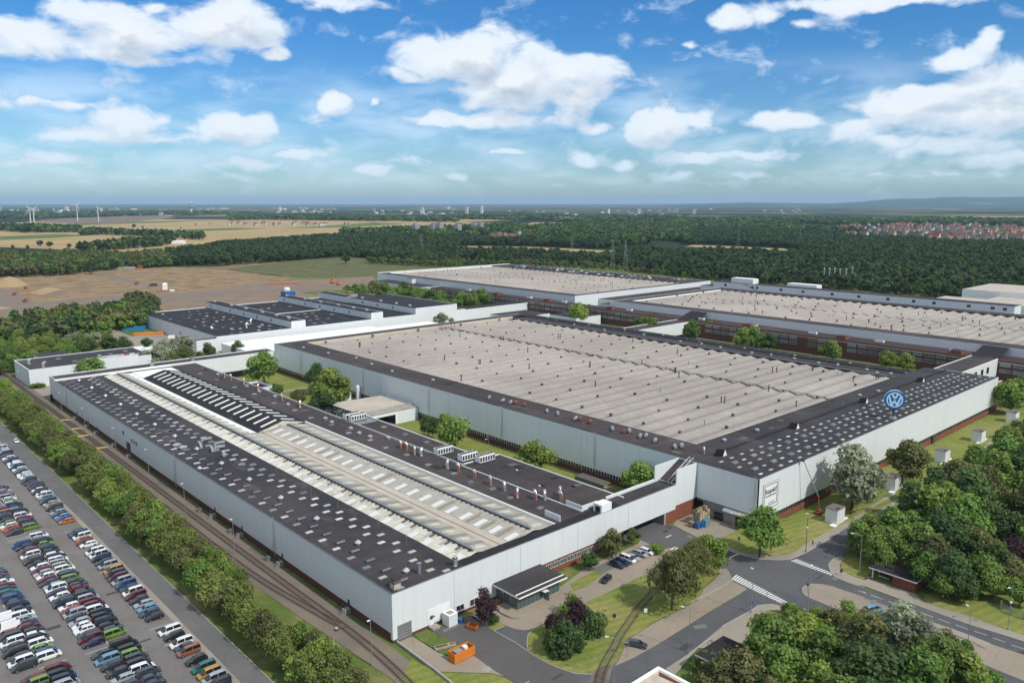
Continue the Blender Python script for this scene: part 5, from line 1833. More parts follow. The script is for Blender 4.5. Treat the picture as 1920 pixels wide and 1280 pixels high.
for xx, yyy, me_v in ((233, 556, me_fan), (246, 560, me_elbow2), (249, 566, me_cyl), (252, 552, me_fan), (240, 600, me_fan), (226, 575, me_cap), (256, 575, me_elbow2), (258, 560, me_fan)):
    addin(L_, me_v, 'roof_fan', xx, yyy, 9.95, .4, (1.4, 1.4, 1.3))
part(L_, 'canopy_roof', lambda m_: (m_.box(213, 470, 0, 262, 527, 6.6, M_clad, M_bright), m_.box(262.1, 476, 0, 330, 527, 6.2, M_clad, M_bright), m_.box(330.1, 478, 0, 380, 520, 5.6, M_clad, M_bright)))
part(L_, 'roof_edge_trim', lambda m_: (m_.box(212.4, 533, 10.3, 212.9, 691, 10.4, M_steel), m_.box(212.9, 690.6, 10.5, 420, 691.1, 10.65, M_bright), m_.box(279.5, 612, 9.95, 335.5, 612.5, 10.4, M_white)))
L2 = thing('workshop_block', 'white wing with a high parapet between the halls and the tree courtyard', 'building', (380, 455, 0))
part(L2, 'wall', lambda m_: (m_.box(430.2, 533.5, 0, 504.8, 549, 9.5, M_clad, M_bitk), m_.box(430.2, 470, 0, 470, 500, 9, M_clad, M_bit), m_.box(470.1, 440, 0, 500, 470, 8.0, M_clad, M_bit)))
part(L2, 'silo', lambda m_: (m_.tube([(355, 712, 0), (355, 712, 19)], 3.0, M_white, 14), m_.lathe((355, 712, 19), [(3, 0), (2, 1.2)], M_white, 14)))
part(L2, 'tank', lambda m_: m_.box(346, 697, 0, 356, 707, 17.5, M_blue))

# ------------------------------------------------------------------ small building far left
Sb = thing('workshop_building', 'small white building with a dark flat roof beside the tracks at the left', 'building', (92.5, 494.5, 0))
part(Sb, 'wall', lambda m_: (m_.box(92.5, 494.5, 0, 92.8, 531, 10.1, M_clad2), m_.box(92.8, 494.5, 0, 122.5, 494.8, 10.1, M_clad), m_.box(122.5, 492.5, 0, 149, 492.8, 12.0, M_clad), m_.box(122.5, 492.8, 9.8, 122.7, 499, 12, M_clad2), m_.box(149, 494.5, 0, 157, 494.8, 10.6, M_clad),
                             m_.box(92.8, 530.7, 0, 164, 531, 10.1, M_clad), m_.box(156.7, 494.8, 0, 157, 531, 10.4, M_clad), m_.box(157, 520, 0, 176, 531, 9.0, M_clad, M_bright), m_.box(107, 531.1, 0, 124, 556, 8.6, M_clad, M_bit)))
part(Sb, 'roof', lambda m_: (m_.box(92.8, 494.8, 9.4, 156.7, 530.7, 9.85, M_bit), m_.box(122.7, 492.8, 9.9, 149, 499, 11.2, M_bitk)))
part(Sb, 'roof_edge_trim', lambda m_: (m_.box(92.4, 494.4, 10.1, 92.85, 531, 10.2, M_bright), m_.box(92.8, 530.6, 10.1, 157, 531.1, 10.25, M_white), m_.box(122.4, 499, 10, 149, 499.3, 12.0, M_clad2), m_.box(122.4, 492.4, 12.0, 149.1, 492.9, 12.15, M_bright)))
for x, yy, g_ in ((101, 500, me_elbow2), (97, 515, me_elbow2), (118, 505, me_skyg), (113, 520, me_skyg), (140, 515, me_skyg), (150, 520, me_skyg), (133, 512, me_fan), (140, 496, me_fan), (131, 496, me_cyl), (144, 497, me_cylr), (153, 508, me_skyg)):
    addin(Sb, g_, 'roof_vent', x, yy, 11.2 if yy < 498 and x > 122 else 9.85, .2, (1.2, 1.2, 1))

# ------------------------------------------------------------------ beige canopy hall and tanks in the courtyard
Bh = thing('canopy_hall', 'white drive-through hall with a beige sheet roof in the courtyard', 'building', (184, 298, 0))
part(Bh, 'wall', lambda m_: (m_.box(201, 299, 0, 212.3, 299.3, 6.0, M_clad), m_.box(199.7, 299, 0, 201, 299.3, 6.0, M_white), m_.box(184, 299, 4.6, 199.7, 299.3, 6.0, M_white), m_.box(212.0, 299.3, 0, 212.3, 326, 6, M_clad), m_.box(184, 325, 0, 212, 325.3, 3, M_clad), m_.box(186, 306, 0, 200, 306.2, 4.6, M_black)))
part(Bh, 'roof', lambda m_: (m_.face([(183, 298.7, 6.25), (199.5, 298.7, 6.25), (199.5, 304, 7.0), (183, 304, 7.0)], M_conc), m_.face([(183, 304, 7.0), (209.5, 304, 7.0), (209.5, 326, 7.0), (183, 331, 6.6)], M_cream), m_.face([(199.5, 298.7, 6.25), (212.4, 298.7, 6.25), (212.4, 304, 6.8), (199.5, 304, 7.0)], M_conc)))
part(Bh, 'roof_edge_trim', lambda m_: (m_.box(182.9, 298.6, 6.1, 183.1, 331, 6.35, M_dsteel), m_.box(212.2, 298.7, 6.1, 212.5, 326, 6.5, M_bright)))
for xx in (183.6, 190):
    part(Bh, 'column', lambda m_: m_.box(xx, 329, 0, xx + .3, 329.3, 6.5, M_blue))
for k, (tx, ty, h) in enumerate(((205.0, 349, 9.6), (211.3, 350, 7.8))):
    m_ = MB()
    m_.lathe((tx, ty, 0), [(1.0, 0), (1.0, .8), (1.25, 1.0), (1.25, h - 1.0), (1.1, h - .5), (.6, h)], M_white, 16)
    if k == 0:
        m_.lathe((tx, ty, h - 2.6), [(1.28, 0), (1.28, .9), (1.25, .95)], M_blue, 16)
    tag(m_.obj('storage_tank'), ['taller white upright tank with a blue band behind the beige roof', 'shorter plain white upright tank behind the beige roof'][k], 'tank', 'white upright tanks in the courtyard')
wb = thing('utility_building', 'little white flat roofed building with a sunken dark roof in the courtyard', 'building', (170.5, 388, 0))
part(wb, 'wall', lambda m_: (m_.box(170.5, 388, 0, 171, 406, 5.2, M_clad), m_.box(171, 388, 0, 183, 388.4, 5.2, M_clad), m_.box(182.6, 388.4, 0, 183, 406, 5.2, M_clad), m_.box(171, 405.6, 0, 182.6, 406, 5.2, M_clad)))
part(wb, 'roof', lambda m_: m_.box(171, 388.4, 3.6, 182.6, 405.6, 4.2, M_bitk))
part(wb, 'roof_edge_trim', lambda m_: (m_.box(170.4, 387.9, 5.2, 183.1, 388.5, 5.35, M_bright), m_.box(170.4, 388.5, 5.2, 171.05, 406.1, 5.35, M_bright)))
bs_ = thing('shed', 'dark timber enclosure beside the wall of the main hall in the courtyard', 'shed', (205, 176, 0))
part(bs_, 'wall', lambda m_: (m_.box(203.5, 176, 0, 207.5, 190, 2.6, mat('weathered_timber', (.13, .115, .10), .9, var=.3, vscale=1.5)), m_.box(203.2, 174.5, 0, 206, 176, 2.2, M_wood)))
part(bs_, 'roof', lambda m_: m_.box(203.3, 177, 2.6, 207.7, 190.2, 2.75, M_vent))

# ------------------------------------------------------------------ glazed pavilion at the front wall
Pv = thing('entrance_pavilion', 'glass walled entrance pavilion with a dark flat roof at the front wall', 'pavilion', (125, 135, 0))
part(Pv, 'roof', lambda m_: (m_.box(124.2, 134.0, 4.1, 141.2, 144.15, 4.55, M_bright, M_bit), m_.box(124.15, 135.3, 4.55, 141.2, 135.5, 4.75, M_bright)))
part(Pv, 'plinth', lambda m_: m_.box(125.4, 135.8, 0, 140.4, 144.1, .15, M_conc))
for k in range(5):
    a = 125.6 + k * 2.95
    window(Pv, (a, 136.0), (a + 2.9, 136.0), .15, 4.1, (0, -1), 2, 'glass_wall', M_steel, mat('pavilion_glass', (.06, .10, .10), .1, .6))
for k in range(3):
    a = 144.1 - k * 2.7
    window(Pv, (125.6, a), (125.6, a - 2.65), .15, 4.1, (-1, 0), 2, 'glass_wall', M_steel, MT['pavilion_glass'])
part(Pv, 'porch', lambda m_: (m_.box(133.2, 134.2, 2.7, 134.8, 136.0, 2.85, M_white), m_.box(134.8, 134.2, 0, 135.0, 136.0, 2.9, M_frostg)))
part(Pv, 'interior_wall', lambda m_: m_.box(126, 143.6, .15, 140, 143.9, 4.1, M_conc))
# brick guard hut at the junction
Gh = thing('gatehouse', 'small brick gatehouse with an overhanging dark roof at the junction', 'hut', (208, 73, 0))
part(Gh, 'wall', lambda m_: (m_.box(208.3, 73.2, 0, 213.8, 79.0, 3.0, M_brick),))
part(Gh, 'column', lambda m_: (m_.box(208.6, 84.2, 0, 208.9, 84.5, 3.0, M_white), m_.box(213.0, 84.2, 0, 213.3, 84.5, 3.0, M_white)))
part(Gh, 'roof', lambda m_: (m_.box(207.4, 72.6, 3.0, 214.2, 85.0, 3.35, M_bright, M_bitk), m_.box(210.5, 80, 3.35, 213, 82, 3.7, M_bitk)))
part(Gh, 'bench', lambda m_: m_.box(210, 80.5, .4, 210.5, 83.5, .5, M_white))
# two roofs at the bottom edge
R1 = thing('porter_building', 'low building with a wide white roof rim and rusty stain at the bottom edge', 'building', (118, 80, 0))
part(R1, 'wall', lambda m_: m_.box(110.5, 77.5, 0, 124.5, 91.9, 4.4, M_brick))
part(R1, 'roof', lambda m_: (m_.box(110, 77, 4.4, 125.1, 92.4, 4.95, M_white, mat('stained_roof_deck', (.45, .38, .31), .9, var=.2, vscale=.4, col2=(.55, .48, .40)))))
part(R1, 'roof_rim', lambda m_: (m_.box(110, 91.6, 4.95, 125.1, 92.4, 5.15, M_bright), m_.box(124.3, 77, 4.95, 125.1, 91.6, 5.15, M_bright)))
part(R1, 'rust_stain', lambda m_: m_.prism([(122.6, 90.4), (123.9, 91.2), (123.9, 84), (123.3, 82), (123.0, 86)], 4.952, 4.958, mat('rust', (.13, .05, .03), .9, var=.3, vscale=1)))
R2 = thing('porter_building', 'low building with a plain dark roof and thin white edge among trees', 'building', (138, 84, 0))
part(R2, 'wall', lambda m_: m_.box(136.9, 84.4, 0, 146.6, 90.6, 3.6, M_brick))
part(R2, 'roof', lambda m_: (m_.box(136.2, 83.9, 3.6, 147.2, 91.1, 4.0, M_bright, M_bitk)))

# white kiosk boxes along the lawn
for k, (bx, by) in enumerate(((235.9, 107.6), (279.5, 107.8), (325.5, 107.8), (365.8, 107.8), (411.0, 108.0))):
    t = thing('cabinet_shed', ['white service shed with a brown roof next to the leaning lift arm', 'white service shed right of the silver willow', 'white service shed half behind the dark round tree', 'white service shed nearest to the bend of the path', 'farthest white service shed before the brick end wall'][k], 'shed', (bx, by, 0), 0, 'white service sheds on the lawn')
    m_ = MB(); m_.box(0, 0, 0, 5.2, 3.9, 4.8, M_clad); inst(m_.mesh('body'), 'body', t)
    m_ = MB(); m_.box(-.1, -.1, 4.8, 5.3, 4.0, 5.0, mat('brown_sheet_roof', (.16, .13, .125), .8, var=.2, vscale=.6)); m_.box(1.0, .3, 5.0, 2.2, 1.2, 5.1, M_bitk); inst(m_.mesh('roof'), 'roof', t)
    m_ = MB(); m_.box(-2.2, -.3, 0, 0, 1.4, .35, M_bright); m_.box(5.2, .3, 0, 8.6, 1.3, .3, M_bright); inst(m_.mesh('foundation'), 'foundation', t)
# ------------------------------------------------------------------ foliage
def leafmat(name, c1, c2, tip):
    m = bpy.data.materials.new(name)
    m.use_nodes = True
    n = NB(m.node_tree)
    bs = m.node_tree.nodes['Principled BSDF']
    bs.inputs['Roughness'].default_value = .6
    bs.inputs['Specular IOR Level'].default_value = .25
    at = n.n('ShaderNodeAttribute', attribute_name='leaf')
    g = n.n('ShaderNodeNewGeometry')
    oi = n.n('ShaderNodeObjectInfo')
    f = n.noise(g.outputs['Position'], .35, 3, .6)
    base = n.mix(n.ramp(f, .35, .65), c1, c2)
    base = n.mix(1.0, base, n.mix(n.ramp(n.noise(g.outputs['Position'], .012, 4, .7), .35, .65), (.70, .74, .85), (1.25, 1.2, 1.05)), 'MULTIPLY')
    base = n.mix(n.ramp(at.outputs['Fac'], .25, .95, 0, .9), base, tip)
    hs = n.n('ShaderNodeHueSaturation')
    n.link(n.ramp(oi.outputs['Random'], 0, 1, .49, .52, False), hs.inputs['Hue'])
    n.link(n.ramp(n.m('FRACT', n.m('MULTIPLY', oi.outputs['Random'], 7.3)), 0, 1, .78, 1.18, False), hs.inputs['Value'])
    n.link(base, hs.inputs['Color'])
    n.link(hs.outputs[0], bs.inputs['Base Color'])
    tr = n.n('ShaderNodeBsdfTranslucent')
    n.link(n.mix(1.0, hs.outputs[0], (1.2, 1.5, .6), 'MULTIPLY'), tr.inputs[0])
    mx = n.n('ShaderNodeMixShader')
    mx.inputs[0].default_value = .3
    n.link(bs.outputs[0], mx.inputs[1])
    n.link(tr.outputs[0], mx.inputs[2])
    n.link(mx.outputs[0], m.node_tree.nodes['Material Output'].inputs[0])
    return m


LM = {
    'green': leafmat('leaves_green', (0.091, 0.151, 0.033), (0.127, 0.198, 0.042), (0.217, 0.296, 0.067)),
    'dark': leafmat('leaves_dark', (0.040, 0.077, 0.024), (0.059, 0.104, 0.030), (0.111, 0.169, 0.053)),
    'bright': leafmat('leaves_bright', (0.124, 0.187, 0.030), (0.164, 0.232, 0.040), (0.280, 0.344, 0.081)),
    'olive': leafmat('leaves_olive', (0.119, 0.125, 0.044), (0.087, 0.103, 0.036), (0.204, 0.200, 0.077)),
    'silver': leafmat('leaves_silver', (0.243, 0.262, 0.174), (0.168, 0.193, 0.124), (0.409, 0.414, 0.298)),
    'purple': leafmat('leaves_purple', (0.036, 0.018, 0.023), (0.052, 0.026, 0.031), (0.078, 0.039, 0.046)),
    'wood': leafmat('leaves_forest', (0.024, 0.048, 0.020), (0.044, 0.068, 0.026), (0.067, 0.099, 0.040)),  # dark green foliage; cloud shade over the forest is put into this colour
    'hedge': leafmat('leaves_hedge', (0.127, 0.157, 0.039), (0.091, 0.141, 0.033), (0.236, 0.248, 0.067)),
}
M_bark = mat('bark', (.09, .07, .055), .9, var=.3, vscale=2)


def crown(seed, n_leaf, shape='round', core=True, leaf=.075, lobes=16):
    """unit crown (radius 1, height ~1.15), leaf-clump quads spread over lobes"""
    r = random.Random(seed)
    V, Fc, A = [], [], []
    L = []
    for i in range(lobes):
        while True:
            p = Vector((r.uniform(-1, 1), r.uniform(-1, 1), r.uniform(-1, 1)))
            if .2 < p.length < 1: break
        if shape == 'round':
            p = Vector((p.x * .66, p.y * .66, p.z * .68))
            rad = r.uniform(.20, .48)
        elif shape == 'cone':
            t = (p.z + 1) / 2
            k_ = (1 - t) ** .7
            p = Vector((p.x * .62 * k_, p.y * .62 * k_, p.z * .9))
            rad = .22 + .26 * k_
        elif shape == 'weep':
            p = Vector((p.x * .72, p.y * .72, p.z * .55 + .15))
            rad = r.uniform(.24, .40)
        else:  # hedge: wide and lumpy
            p = Vector((p.x * .75, p.y * .75, p.z * .6))
            rad = r.uniform(.28, .44)
        L.append((p, rad))
    per = n_leaf // lobes
    for p, rad in L:
        lb = r.random()
        for k in range(per):
            d = Vector((r.gauss(0, 1), r.gauss(0, 1), r.gauss(0, 1))).normalized()
            if d.z < -.55 and r.random() < .6:
                d.z = -d.z
            q = p + Vector((d.x, d.y, d.z * .85)) * rad * (r.uniform(.72, 1.07) if r.random() > .10 else r.uniform(1.05, 1.38))
            if shape == 'weep':
                q.z -= r.random() ** 2 * .55 * (q.xy.length)
            nrm = (d + Vector((r.gauss(0, .55), r.gauss(0, .55), r.gauss(0, .55) + .25))).normalized()
            a = nrm.orthogonal().normalized()
            a = (Matrix.Rotation(r.uniform(0, 6.28), 3, nrm) @ a)
            c_ = nrm.cross(a)
            s = leaf * r.uniform(.6, 1.35)
            if shape == 'weep':
                a = Vector((a.x * .6, a.y * .6, -1.2)).normalized(); c_ = nrm.cross(a).normalized() * .5
            k0 = len(V)
            V += [q - a * s - c_ * s * .55, q + a * s * .2 - c_ * s * .8, q + a * s, q + c_ * s * .8]
            Fc.append((k0, k0 + 1, k0 + 2, k0 + 3))
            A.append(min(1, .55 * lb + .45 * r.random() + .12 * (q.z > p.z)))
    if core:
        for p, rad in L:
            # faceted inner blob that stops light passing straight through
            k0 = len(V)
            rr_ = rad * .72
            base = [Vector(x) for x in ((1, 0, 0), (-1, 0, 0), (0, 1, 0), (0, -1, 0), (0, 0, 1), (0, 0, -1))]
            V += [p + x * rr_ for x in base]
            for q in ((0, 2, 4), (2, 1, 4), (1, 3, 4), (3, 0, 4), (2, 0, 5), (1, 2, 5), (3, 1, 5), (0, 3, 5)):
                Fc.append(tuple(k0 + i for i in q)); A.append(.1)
    me_ = bpy.data.meshes.new('crown')
    me_.from_pydata([tuple(v) for v in V], [], Fc)
    at = me_.attributes.new('leaf', 'FLOAT', 'FACE')
    at.data.foreach_set('value', A)
    me_.update()
    return me_


def trunkmesh(seed, limbs=5):
    r = random.Random(seed)
    m_ = MB()
    m_.tube([(0, 0, 0), (.01, 0, .35), (.02, .01, .75), (.03, .02, 1.15)], .055, M_bark, 7, r2=.025)
    for i in range(limbs):
        a = 6.28 * i / limbs + r.uniform(-.4, .4)
        z = r.uniform(.4, .8)
        m_.tube([(.01, 0, z), (.25 * math.cos(a), .25 * math.sin(a), z + .25), (.5 * math.cos(a), .5 * math.sin(a), z + .5)], .03, M_bark, 5, r2=.012)
    return m_.mesh('trunk')


TR = [trunkmesh(s) for s in range(3)]
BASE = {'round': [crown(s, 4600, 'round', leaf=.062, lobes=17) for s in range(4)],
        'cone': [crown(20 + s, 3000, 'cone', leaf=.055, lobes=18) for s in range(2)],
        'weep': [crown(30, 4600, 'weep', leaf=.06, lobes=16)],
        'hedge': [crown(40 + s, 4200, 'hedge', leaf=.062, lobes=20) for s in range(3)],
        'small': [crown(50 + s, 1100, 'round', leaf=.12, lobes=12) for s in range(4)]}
CM = {}


def crown_mesh(shape, i, kind):
    key = (shape, i % len(BASE[shape]), kind)
    if key not in CM:
        me_ = BASE[shape][key[1]].copy()
        me_.name = 'crown'
        me_.materials.clear()
        me_.materials.append(LM[kind])
        CM[key] = me_
    return CM[key]


rt = random.Random(5)
NT = [0]
TREE_LABELS = set()


def tree(x, y, r, h, kind='green', shape='round', label=None, group=None, cat='tree', crown_only=False, name='tree', zc=None):
    """r crown radius, h total height"""
    NT[0] += 1
    q_ = proj(x, y, h * .6)
    mg = r * 1500 / max(q_[2], 1) + 10
    if not (-mg < q_[0] < 1920 + mg and q_[1] < 1280 + mg):
        return None
    t = thing(name, label, cat, (x, y, -.02), rt.uniform(0, 6.28), group)
    zr = (h * .45) if zc is None else zc
    if shape == 'cone': zr = h * .47
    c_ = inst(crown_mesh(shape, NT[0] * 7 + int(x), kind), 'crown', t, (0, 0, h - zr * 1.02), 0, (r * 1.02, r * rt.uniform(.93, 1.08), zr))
    if not crown_only:
        inst(TR[NT[0] % 3], 'trunk', t, (0, 0, 0), 0, (h * .42, h * .42, h * .62))
    return t


KN = {'green': 'mid green', 'dark': 'dark green', 'bright': 'light green', 'olive': 'olive green', 'silver': 'silvery grey leaved', 'purple': 'dark purple leaved', 'hedge': 'yellowish green', 'wood': 'dark'}


def tree_px(cx, cy, rpx, kind='green', shape='round', label=None, group=None, hk=2.0, **k):
    h = 8.0
    for _ in range(4):
        x, y = P(cx, cy, h * .58)
        d = math.sqrt(x * x + y * y + (HC - h * .5) ** 2)
        r = rpx * 1.1 * d / 1500
        h = hk * r / 1.06
    return tree(x, y, r, h, kind, shape, label, group, **k)


# --- named single trees in view
tree_px(1427, 990, 43, 'green', label='round green tree on the lawn in front of the dock at the junction', hk=2.1)
tree_px(1602, 882, 56, 'silver', label='silvery willow against the white front wall right of the framed board', hk=2.05)
tree_px(1695, 856, 37, 'olive', label='thin dark olive tree casting shade on the front wall', hk=2.1)
tree_px(1262, 1080, 54, 'olive', 'weep', label='big drooping birch over the end of the single track', hk=2.0)
tree_px(1295, 1045, 42, 'olive', 'weep', label='second drooping birch just behind the big one', hk=2.0)
tree_px(1326, 1032, 34, 'green', label='round fresh green tree on the kerb right of the birches', hk=2.1)
tree_px(1044, 1158, 29, 'purple', 'round', label='purple upright beech in front of the lawn group', hk=1.95, zc=6.0)
tree_px(1058, 1184, 33, 'dark', 'hedge', label='dark green bushy yew at the foot of the lawn group', hk=1.95, zc=6.0)
tree_px(1088, 1150, 31, 'purple', label='purple leaved bush tree in the middle of the lawn group', hk=1.95, zc=6.0)
tree_px(1110, 1152, 30, 'dark', label='dark green bush tree at the right of the lawn group', hk=1.95, zc=6.0)
tree_px(1072, 1128, 28, 'green', label='green bush tree at the back of the lawn group', hk=1.95, zc=6.0)
tree_px(908, 1130, 24, 'purple', 'round', label='purple leaved tree against the front wall beside the pavilion', hk=3.0)
tree_px(925, 1158, 11, 'dark', label='small dark round bush under the purple wall tree', hk=2.0, crown_only=True, cat='bush', name='bush')
tree_px(1107, 1048, 18, 'dark', label='clipped dark round bush right of the pavilion', hk=1.9, crown_only=True, cat='bush', name='bush')
tree_px(1148, 1012, 24, 'olive', label='brownish olive tree against the wall above the parked cars', hk=2.4)
tree_px(1188, 1003, 13, 'olive', label='smaller olive shrub tree at the underpass end of the wall', hk=2.6)
tree_px(1232, 1026, 14, 'green', 'hedge', label='low spreading green bush on the round island', hk=1.2, crown_only=True, cat='bush', name='bush')
tree_px(494, 683, 30, 'green', label='full round green tree at the wall corner in the courtyard', hk=2.2)
tree_px(622, 722, 40, 'bright', label='large light green tree beside the white tanks', hk=2.1)
tree_px(591, 705, 20, 'dark', label='tall dark tree behind the large light green courtyard tree', hk=2.9)
tree_px(607, 752, 24, 'dark', label='dark shaded tree below the large light green courtyard tree', hk=2.0)
tree_px(521, 727, 13, 'green', label='small green tree near the little white courtyard box', hk=2.2)
tree_px(560, 742, 16, 'olive', label='small olive tree in the courtyard left of the tanks', hk=2.0)
tree_px(848, 800, 37, 'green', label='broad green tree right of the beige roofed hall', hk=2.1)
tree_px(803, 797, 20, 'dark', label='dark tree touching the beige roofed hall', hk=2.2)
tree_px(1000, 855, 38, 'bright', label='light green tree behind the brown annex roof', hk=2.0)
tree_px(1193, 893, 37, 'bright', label='light green tree below the sloped roof with hand rails', hk=2.0)
tree_px(173, 686, 23, 'green', 'hedge', label='broad green tree between the small building and the long hall', hk=1.8)
tree_px(445, 650, 14, 'dark', label='dark tree before the white wing, right one of a pair', hk=2.1)
tree_px(391, 655, 15, 'dark', label='dark tree before the white wing, left one of a pair', hk=2.1)
for i, (cx, cy, r_, kd) in enumerate([(292, 662, 24, 'silver'), (318, 652, 24, 'silver'), (345, 648, 23, 'silver'), (325, 672, 14, 'hedge'), (350, 665, 16, 'hedge'), (276, 640, 10, 'dark'), (350, 622, 10, 'dark'), (375, 668, 12, 'hedge'), (405, 668, 9, 'hedge')]):
    tree_px(cx, cy, r_, kd, label='%s tree, %s from the left in the clump behind the small building' % (KN[kd], ordi(i + 1)), group='clump behind the small building')
# bushes by hall end
for i, (cx, cy, r_) in enumerate([(62, 722, 6), (72, 721, 7), (80, 722, 5)]):
    tree_px(cx, cy, r_, 'green', 'hedge', label='low green bush at the foot of the small building, %s from the left' % ordi(i + 1), hk=1.3, crown_only=True, cat='bush', name='bush')

# --- hedge-like tree row along the tracks
row = []
yy = 128.0
while yy < 470:
    row.append((71.2 + rt.uniform(-.8, .8), yy + rt.uniform(-.7, .7), rt.uniform(3.8, 5.0)))
    if yy > 225:
        row.append((76.8 + rt.uniform(-.9, .9), yy + 2.2 + rt.uniform(-.7, .7), rt.uniform(3.4, 4.4)))
    elif yy > 180 or yy < 150:
        row.append((75.8 + rt.uniform(-.8, .8), yy + 2.4, rt.uniform(2.6, 3.4)))
    yy += rt.uniform(4.6, 6.0)
k1 = 0
for x, y, r_ in row:
    if 303 < y < 318 and x < 75:
        continue
    k1 += 1
    kd = rt.choice(['hedge', 'hedge', 'green', 'olive', 'bright', 'hedge'])
    tree(x, y, r_, rt.uniform(8.5, 11.5), kd, 'hedge' if rt.random() < .6 else 'round', '%s tree in the long row between road and tracks, %s from its near end' % (KN[kd], ordi(k1)), 'trees in the row along the railway')
k1 = 0
for yy in range(478, 640, 10):
    for xx in (68, 77):
        if xx > 77 and yy > 560: continue
        k1 += 1
        kd = rt.choice(['hedge', 'green', 'bright', 'green'])
        tree(xx + rt.uniform(-2, 2), yy + rt.uniform(-2, 2), rt.uniform(4.0, 5.5), rt.uniform(8, 11), kd, 'hedge', '%s tree left of the tracks beyond the hall end, %s from the near side' % (KN[kd], ordi(k1)), 'trees left of the far tracks')

def in_poly(x, y, poly):
    c_ = False
    j = len(poly) - 1
    for i in range(len(poly)):
        xi, yi = poly[i]; xj, yj = poly[j]
        if (yi > y) != (yj > y) and x < (xj - xi) * (y - yi) / (yj - yi + 1e-12) + xi:
            c_ = not c_
        j = i
    return c_


def scatter(poly, d, r, tries=30000):
    xs = [p[0] for p in poly]; ys = [p[1] for p in poly]
    pts = []
    cell = {}
    for _ in range(tries):
        x = r.uniform(min(xs), max(xs)); y = r.uniform(min(ys), max(ys))
        if not in_poly(x, y, poly): continue
        gx, gy = int(x // d), int(y // d)
        ok = True
        for i in (-1, 0, 1):
            for j in (-1, 0, 1):
                for (a, c_) in cell.get((gx + i, gy + j), ()):
                    if (a - x) ** 2 + (c_ - y) ** 2 < d * d:
                        ok = False
        if ok:
            cell.setdefault((gx, gy), []).append((x, y)); pts.append((x, y))
    return pts


lw = px([(-80, 660), (0, 625), (60, 605), (130, 596), (190, 590), (250, 575), (262, 568), (288, 575), (292, 600), (262, 612), (205, 618), (190, 640), (185, 652), (140, 668), (100, 676), (45, 690), (0, 700), (-80, 705)], 2.0)
pts = scatter(lw, 8.6, rt)
pts.sort(key=lambda p: math.hypot(*p))
rest = pts[62:]
for i, (x, y) in enumerate(pts[:62]):
    kd = rt.choice(['green', 'green', 'dark', 'hedge', 'bright', 'green'])
    q = proj(x, y, 5)
    if 118 < q[0] < 185 and 605 < q[1] < 640: kd = 'silver'
    rr_ = rt.uniform(5.0, 7.2)
    tree(x, y, rr_, rr_ * 1.9 + (3 if q[0] > 200 else 0), kd, 'round', '%s tree in the wood left of the small building, %s nearest' % (KN[kd], ordi(i + 1)), 'trees of the wood left of the small building')
for i, (cx, cy) in enumerate([(48, 583), (57, 583), (65, 586), (75, 588), (85, 586), (26, 588), (98, 582)]):
    tree_px(cx, cy, 5.5, 'dark', 'cone', label='small dark conifer at the far edge of the left wood, %s from the left' % ordi(i + 1), group='conifers at the edge of the left wood', hk=3.0)
for i, (cx, cy, r_) in enumerate([(205, 640, 16), (230, 643, 15)]):
    tree_px(cx, cy, r_, 'dark', label=['dark round tree left of the paved yard, nearer to the wood', 'dark round tree left of the paved yard, nearer to the black roofed block'][i])

# --- trees right of the works
RT = [(1612, 1002, 28, 'green'), (1632, 985, 26, 'green'), (1665, 972, 27, 'green'), (1640, 1010, 30, 'bright'), (1672, 1020, 30, 'green'), (1700, 985, 33, 'green'), (1652, 1040, 22, 'green'), (1722, 932, 34, 'dark'), (1708, 958, 24, 'dark'), (1755, 905, 30, 'dark'), (1770, 940, 42, 'green'),
      (1800, 895, 34, 'olive'), (1825, 920, 40, 'dark'), (1860, 880, 34, 'green'), (1835, 862, 26, 'green'), (1880, 850, 30, 'green'), (1905, 825, 24, 'green'), (1850, 905, 28, 'olive'), (1905, 880, 30, 'dark'), (1770, 985, 38, 'dark'), (1810, 965, 40, 'green'), (1850, 975, 34, 'dark'),
      (1735, 1010, 34, 'green'), (1760, 1040, 34, 'olive'), (1795, 1025, 38, 'dark'), (1745, 1065, 28, 'green'), (1720, 1040, 26, 'green'), (1830, 1020, 34, 'olive'), (1790, 1070, 34, 'dark'), (1835, 1065, 32, 'green'), (1870, 1045, 30, 'dark'), (1865, 1085, 26, 'green'), (1900, 1070, 26, 'olive'),
      (1810, 1098, 22, 'dark'), (1772, 1092, 22, 'green'), (1895, 1030, 28, 'purple'), (1905, 990, 30, 'dark'), (1920, 940, 28, 'dark'), (1900, 735, 27, 'green'), (1925, 725, 24, 'green'), (1918, 780 + 20, 18, 'green'), (1885, 818, 20, 'green'), (1940, 860, 30, 'dark'), (1915, 1105, 22, 'green'), (1880, 880, 18, 'bright'), (1845, 940, 24, 'green'), (1950, 1000, 34, 'green'), (1935, 905, 26, 'green')]
RT.sort(key=lambda t: t[0])
for i, (cx, cy, r_, kd) in enumerate(RT):
    tree_px(cx, cy, r_ * 1.05, kd, label='%s tree in the park right of the works, %s counted from the left' % (KN[kd], ordi(i + 1)), group='park trees right of the works', hk=2.15)
